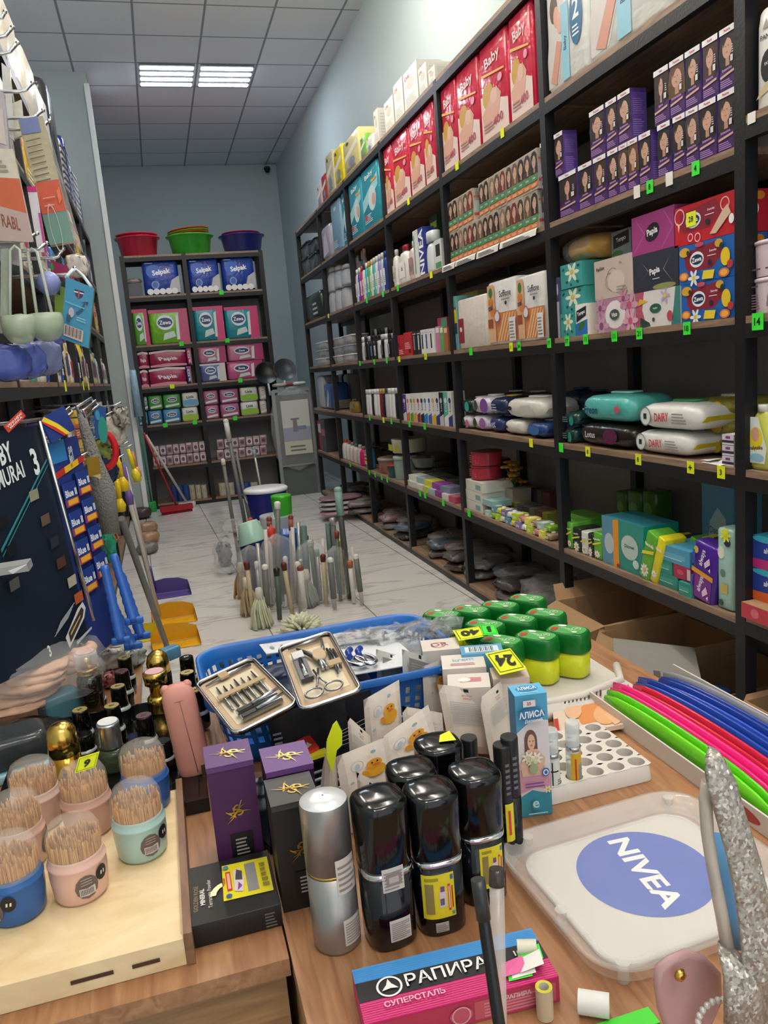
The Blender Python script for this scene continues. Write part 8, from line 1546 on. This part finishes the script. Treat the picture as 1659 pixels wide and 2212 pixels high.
def toolsR(bl, w, d):
    bl('nail_clipper', MB().box(w*.16, w*.38, d*.34, d*.78, 0, .007, DST).box(w*.17, w*.37, d*.66, d*.77, .007, .009, mat('#c9c9c9', .4)).tube([(w*.27, d*.36, .01), (w*.27, d*.6, .012)], .004, CHROME, 8))
    bl('cuticle_nipper', MB().tube([(w*.3, d*.86, .003), (w*.45, d*.72, .004), (w*.6, d*.56, .004), (w*.58, d*.42, .003)], [.002, .004, .006, .003], STL, 8).tube([(w*.8, d*.9, .003), (w*.74, d*.72, .004), (w*.6, d*.56, .004), (w*.66, d*.42, .003)], [.002, .0035, .006, .003], STL, 8)); bl('nipper_sleeve', MB().prof(superell(w*.13, d*.1, 2.4), [(1, .006), (.8, .01)], SUE, (w*.62, d*.62, 0)))
    sc = MB()
    for x, r_ in ((.28, .0), (.62, .01)):
        sc.tube([(w*x+.014*cos(t), d*(.13+r_)+.0145*sin(t), .004) for t in (2*pi*k/18 for k in range(18))], .0018, STL, 8, closed=True)
    sc.tube([(w*.36, d*.2, .004), (w*.45, d*.33, .004), (w*.42, d*.45, .003)], .002, STL, 6).tube([(w*.53, d*.2, .004), (w*.45, d*.33, .004), (w*.5, d*.45, .003)], .002, STL, 6); bl('scissors', sc)
    for i in range(3): bl('nail_tool', MB().tube([(w*(.78+.05*i), d*(.3+.03*i), .001), (w*(.8+.05*i), d*.5, .002), (w*(.8+.05*i), d*(.72-.02*i), .001)], [.001, .0028, .0022], (DST, STL, DST)[i], 8))
    bl('elastic_band', MB().box(w*.7, w*.93, d*.42, d*.5, .001, .005, mat('#b39a78', .7))); bl('tweezers', MB().tube([(w*.15, d*.93, 0), (w*.8, d*.93, .001)], [.002, .004], STL, 8))
kit((443, 1468), (564, 1412), (508, 1586), .95, .97, .93, toolsL, ek); kit((574, 1410), (684, 1374), (652, 1534), .97, .985, .955, toolsR, ek)
# ------------------------------------------------------------------ green-capped jars on a moulded tray
e = empty('moulded_tray', (.66, 1.43, Z), label='white moulded pulp tray under the green-capped jars', cat='tray')
mb = MB().prof(rrect(.29, .4, .02), [(1, 0), (1, .012), (.97, .018)], mat('#cbc4bb', .6, bump=.2), (-.01, -.03, 0)); mb.build('tray_body', e)
MB().tube([(-.1, -.19, .018), (.02, -.2, .02), (.12, -.17, .02), (.155, -.1, .018)], .008, mat('#d6cfc6', .6), 8).build('tray_ridge', e)
GC = mat('#0d6a24', .25); GL = P('#4ea656'); 
def gjar(x, y, lb, seed):
    sec = superell(.0285, .043, 3.2, 30); e = empty('gel_jar', (x, y, Z+.0215), rad(random.Random(seed).uniform(-6, 6))+rad(38), lb, 'jar')
    MB().prof(sec, [(.88, 0), (.94, .003), (.94, .052)], mat('#d3d92a', .15, alpha=.92, var=.05)).build('jar_body', e)
    mb = MB().prof(sec, [(1, .05), (1.02, .053), (1.0, .082), (.95, .088), (.9, .0895)], GC); F = Face(mb, (0, 0, .0896), (1, 0, 0), (0, 1, 0), (0, 0, 1), .0003)
    F.poly([(px_*.84, py_*.84) for px_, py_ in sec], GL); F.text('Vazelin', .002, .004, .009, P('#bfe0b4'), .02, 1.2, .06); F.ell(-.008, .024, .011, .007, P('#b8402c')); F.ring(.006, -.016, .009, .0015, P('#d9e6cf'), 16); F.text('2', .006, -.016, .009, P('#e6e4c4'), .03, 1.2); F.ell(.012, .016, .005, .009, P('#dfe9d9')); F.ell(-.014, -.02, .005, .006, P('#cfe0c4')); mb.build('jar_cap', e)
for i, (x, y, q) in enumerate(((.53, 1.556, 'back row, leftmost'), (.597, 1.552, 'back row, second from left'), (.664, 1.55, 'back row, third from left'), (.736, 1.562, 'back row, rightmost'), (.585, 1.448, 'middle row, leftmost'), (.656, 1.447, 'middle row, centre'), (.724, 1.45, 'middle row, rightmost'), (.575, 1.345, 'front row, leftmost, half hidden by cartons'), (.645, 1.335, 'front row, centre'), (.712, 1.335, 'front row, rightmost'))):
    gjar(x, y, f'yellow jelly jar with green lid, {q}', i)
# ------------------------------------------------------------------ cartons and price cards
def cbx(x, y, zt, w_, d_, h_, rz, col, ops, lb, tops=(), tilt=0):
    p = onZ(x, y, zt); mb = MB().box(-w_/2, w_/2, -d_/2, d_/2, -h_, 0, P(col)); deco(Face(mb, (-w_/2, -d_/2, -h_), (1, 0, 0), (0, 0, 1), (0, -1, 0)), w_, h_, ops); deco(Face(mb, (-w_/2, -d_/2, 0), (1, 0, 0), (0, 1, 0), (0, 0, 1)), w_, d_, tops)
    deco(Face(mb, (w_/2, -d_/2, -h_), (0, 1, 0), (0, 0, 1), (1, 0, 0)), d_, h_, [('l', .15, .2, .85, .8, 5, '#a0a09c')])
    return thing1('cream_box', 'carton', lb, mb, p, rot=(tilt, 0, rz))
cbx(950, 1392, .925, .07, .06, .09, -.25, '#d9cfc6', [('l', .2, .1, .8, .5, 4, '#c9b0a4')], 'small ivory carton with red script, behind the price card', [('t', 'DR', .5, .5, .3, '#b0606c', .1, .6), ('o', .45, .45, .2, .02, '#8f5a60')])
cbx(1000, 1428, .93, .075, .065, .1, -.3, '#dcd3ca', [('q', [(.05, .1), (.25, .15), (.25, .7), (.05, .6)], '#2f4a3c'), ('l', .4, .1, .9, .6, 5, '#c9b8ac')], 'ivory carton with pink print in the middle of the cartons', [('t', 'krem', .5, .6, .2, '#7ab0c9', .1, .6), ('l', .2, .2, .8, .4, 2, '#c98a94')])
cbx(1012, 1470, .925, .07, .06, .1, -.35, '#d9d0c8', [('q', [(.05, .1), (.3, .15), (.3, .6), (.05, .5)], '#3a5a4a'), ('l', .5, .1, .9, .6, 5, '#a8b0a0')], 'ivory carton with red and white emblem nearest the sachets', [('r', .3, .4, .8, .7, '#c9808a'), ('e', .4, .55, .15, .15, '#e9e4e0')])
cbx(1040, 1402, .935, .075, .045, .11, -.3, '#5f9fc4', [], 'light blue carton with barcode beside the yellow price card', [('r', .1, .2, .9, .8, '#d9e4ea'), ('b', .2, .25, .8, .75)])
cbx(1100, 1452, .93, .06, .05, .1, -.3, '#d3bfb4', [('r', .1, .1, .9, .9, '#e0d4cc')], 'pinkish carton behind the blue cream carton')
card([(978, 1362), (1038, 1352), (992, 1384)], .937, TAGY, '40', 'yellow price card reading 40 beside the green card', rot=pi)
card([(1036, 1350), (1068, 1348), (1044, 1372)], .94, TAGG, '5', 'green price card behind the yellow one on the cartons', rot=pi)
card([(1048, 1412), (1102, 1400), (1080, 1458)], .945, TAGY, '24', 'big yellow price card reading 24 over the cream cartons', rot=pi-.2)
# ------------------------------------------------------------------ sachets
def duck(F):
    Y_ = P('#e0a02a'); F.ell(.62, .3, .19, .17, Y_, 16); F.ell(.6, .5, .15, .13, Y_, 16); F.ell(.42, .3, .06, .1, P('#d08f20'), 10, .5); F.ell(.56, .53, .02, .025, INK, 8); F.ell(.66, .54, .02, .025, INK, 8); F.ell(.63, .46, .07, .03, P('#d9622a'), 10)
def sachet(TL, TR, BL, Y, lb, kind_='duck', dY=0, dYb=0, col='#ddd0c4'):
    a = pY(*TL, Y); b = pY(*TR, Y+dY); c = pY(*BL, Y+dYb); u = b-a; v = a-c; n = u.cross(v).normalized(); n = n if n.dot(C0-c) > 0 else -n
    ext = max(0, (min(c.z, (c+u).z)-Z-.002))/max(.02, v.z); c = c-v*ext; v = a-c; k0 = ext/(1+ext); mm = mat(col, .35, bump=.15, bs=30)
    N = 8; R = []
    for s, sg in ((1, 1), (-1, -1)):
        for j in range(N):
            for i in range(N):
                q = []
                for di, dj in ((0, 0), (1, 0), (1, 1), (0, 1)):
                    x, y = (i+di)/N, (j+dj)/N; bulge = .012*max(0, 1-(2*x-1)**4)*max(0, (1-y**3))*(1-max(0, .15-y)*5); q.append(u*x+v*y+n*sg*bulge)
                R.append(q)
    mb = MB()
    for q in R: mb.poly([tuple(p_) for p_ in q], mm, True)
    F = Face(mb, n*.0125+v*k0*.9, u, v*(1-k0*.9), n, .0003); F.k = 2
    fm = lambda cc: mat(cc, .4, var=.04)
    if kind_ == 'duck': duck(F); F.ring(.28, .6, .12, .012, fm('#9fb4c4'), 20, 1.2); F.ell(.28, .58, .05, .08, fm('#b4c4d0')); F.ell(.6, .84, .05, .05, fm('#9fb4bc')); F.ell(.15, .2, .04, .04, fm('#9fb4bc')); F.ell(.9, .15, .03, .03, fm('#9fb4bc'))
    elif kind_ == 'back': F.text('ДЕТСКИЙ', .5, .84, .05, fm('#c9705c'), .02, 0, .7); F.text('КРЕМ', .5, .77, .045, fm('#c9705c'), .02, 0, .6); F.lines(.12, .2, .88, .7, 12, fm('#b4b4b4')); F.rect(.45, .92, .55, .99, INK)
    elif kind_ == 'grey': F.rect(.08, .1, .92, .86, fm('#85837c')); F.lines(.15, .3, .85, .8, 9, fm('#9c9a94')); F.rect(.44, .9, .54, .98, INK); F.k += 1; F.ell(.2, .2, .12, .06, fm('#8a9a5c'))
    return thing1('cream_sachet', 'sachet', lb, mb, c)
sachet((812, 1402), (858, 1415), (815, 1480), 1.34, 'grey-printed sachet standing at the basket edge, left', 'grey', .02, 0, '#c9c6c0')
sachet((868, 1402), (925, 1420), (872, 1500), 1.3, 'grey and green sachet standing behind the duck sachets', 'grey', .02, -.01, '#c4c2bc')
sachet((912, 1440), (955, 1425), (915, 1500), 1.26, 'sachet with blue ring print beside the ivory carton', 'duck', .02, 0, '#cfc9c0')
sachet((785, 1512), (862, 1468), (790, 1588), 1.17, 'cream sachet with a yellow duckling, tallest at the back left', 'duck', .01, -.01)
sachet((945, 1478), (1050, 1490), (962, 1570), 1.14, 'cream sachet back with red heading behind the black caps', 'back', 0, -.01)
sachet((1035, 1510), (1082, 1470), (1048, 1580), 1.1, 'cream sachet back squeezed beside the blue carton', 'back', .03, -.01)
sachet((868, 1525), (955, 1540), (872, 1570), 1.12, 'cream sachet lying low behind the others', 'back', 0, 0)
sachet((815, 1600), (925, 1522), (830, 1660), 1.08, 'cream sachet with duckling slanting up to the right', 'duck', .03, -.01)
sachet((750, 1545), (800, 1590), (755, 1620), 1.1, 'narrow cream sachet with orange print', 'back', 0, 0)
sachet((725, 1635), (838, 1590), (735, 1700), 1.03, 'front cream sachet with blue ring and duckling', 'duck', .02, -.01)
sachet((705, 1600), (728, 1640), (700, 1690), 1.02, 'edge-on cream sachet with lime tag', 'none', .02, 0)
sachet((770, 1668), (818, 1690), (775, 1740), .98, 'low cream sachet between the silver and black bottles', 'back', 0, 0)
p_ = pY(722, 1625, 1.0); mb = MB()
pts = [(-.006, -.03), (-.011, -.005), (-.008, .02), (.002, .04), (.008, .045), (.014, .028), (.012, .008), (.004, .002), (0, -.012)]
mb.loft([[(x, y0, z) for x, z in pts] for y0 in (0, .0015)], TAGY, sm=False); thing1('lime_tag', 'price card', 'lime yellow folded price tag sticking up among the sachets', mb, p_)
# ------------------------------------------------------------------ printed bag behind the rack and the coloured combs
slabZ('printed_bag', 'bag', 'flat bag with orange peach picture and black stripes behind the rack', (1190, 1505), (1355, 1478), (1200, 1590), .815, .008, mat('#d9c4b0', .4), [('e', .45, .35, .16, .3, '#d98a52'), ('e', .62, .3, .14, .25, '#e0a878'), ('q', [(.6, .3), (.9, .5), (.95, .2), (.7, .0)], '#e3b48c'), ('e', .25, .5, .1, .2, '#e0b08c'), ('r', .0, .8, 1, 1, '#e0d9d2')]+[('q', [(.05+.05*k, .7), (.07+.05*k, .7), (.1+.05*k, .92), (.08+.05*k, .92)], '#3a3432') for k in range(12)]+[('q', [(.85, .6), (1, .9), (1, .5)], '#8a5a3c'), ('r', 0, 0, .05, .3, '#b8342c')])
e = empty('comb_box', (.79, 1.0, Z), label='open white carton with red print holding the coloured plastic combs', cat='box')
WC = P('#d9cfc6')
for nm, (x0, x1, y0, y1, z0, z1) in (('box_floor', (-.1, .08, -.24, .22, 0, .003)), ('box_side', (-.1, -.097, -.24, .22, .003, .03)), ('box_side', (.077, .08, -.24, .22, .003, .05)), ('box_end', (-.097, .077, -.24, -.237, .003, .03))):
    mb = MB().box(x0, x1, y0, y1, z0, z1, WC)
    if nm == 'box_side' and x0 < 0: deco(Face(mb, (-.1, .22, 0), (0, -1, 0), (0, 0, 1), (-1, 0, 0)), .46, .03, [('e', .82, .45, .12, .35, '#b54a44'), ('l', .74, .2, .9, .8, 4, '#d9a8a0')])
    if nm == 'box_end': deco(Face(mb, (-.097, -.24, 0), (1, 0, 0), (0, 0, 1), (0, -1, 0)), .17, .03, [('q', [(.3, .3), (.5, .6), (.48, .2)], '#b54a44')])
    mb.build(nm, e)
cc_ = ['#6fd41f', '#5cc91a', '#ef1f7a', '#f02a86', '#c81f3c', '#cf2442', '#1f44a8', '#1c3f9e', '#2249b4', '#1b3a94', '#203f9c', '#8f8f98']
cn_ = ['outer lime green', 'inner lime green', 'left hot pink', 'right hot pink', 'left crimson', 'right crimson', 'leftmost blue', 'second blue', 'third blue', 'fourth blue', 'rightmost blue', 'grey lilac']
for i, c in enumerate(cc_):
    x = .704+.0135*i; m = G(c) if i < 11 else mat(c, .5); y0, y1 = .78+.006*(i % 3), 1.19+.012*((i*5) % 4); R = []
    for j in range(13):
        t = j/12; y = y0+(y1-y0)*t; zc = Z+.03+-.004+.006*sin(pi*t)+.003*(i % 2); hh_ = .018*(1-.6*abs(2*t-1)**6); th_ = .0058*(1-.5*abs(2*t-1)**6)
        R.append([(x+.008*sin(pi*t)*(1 if i > 5 else .3)+th_*cos(a), y, zc+hh_*sin(a)) for a in (2*pi*k/12 for k in range(12))])
    thing1('plastic_comb', 'comb', f'long {cn_[i]} plastic comb in the row at the right', MB().loft(R, m), (0, 0, 0), grp='coloured plastic combs')
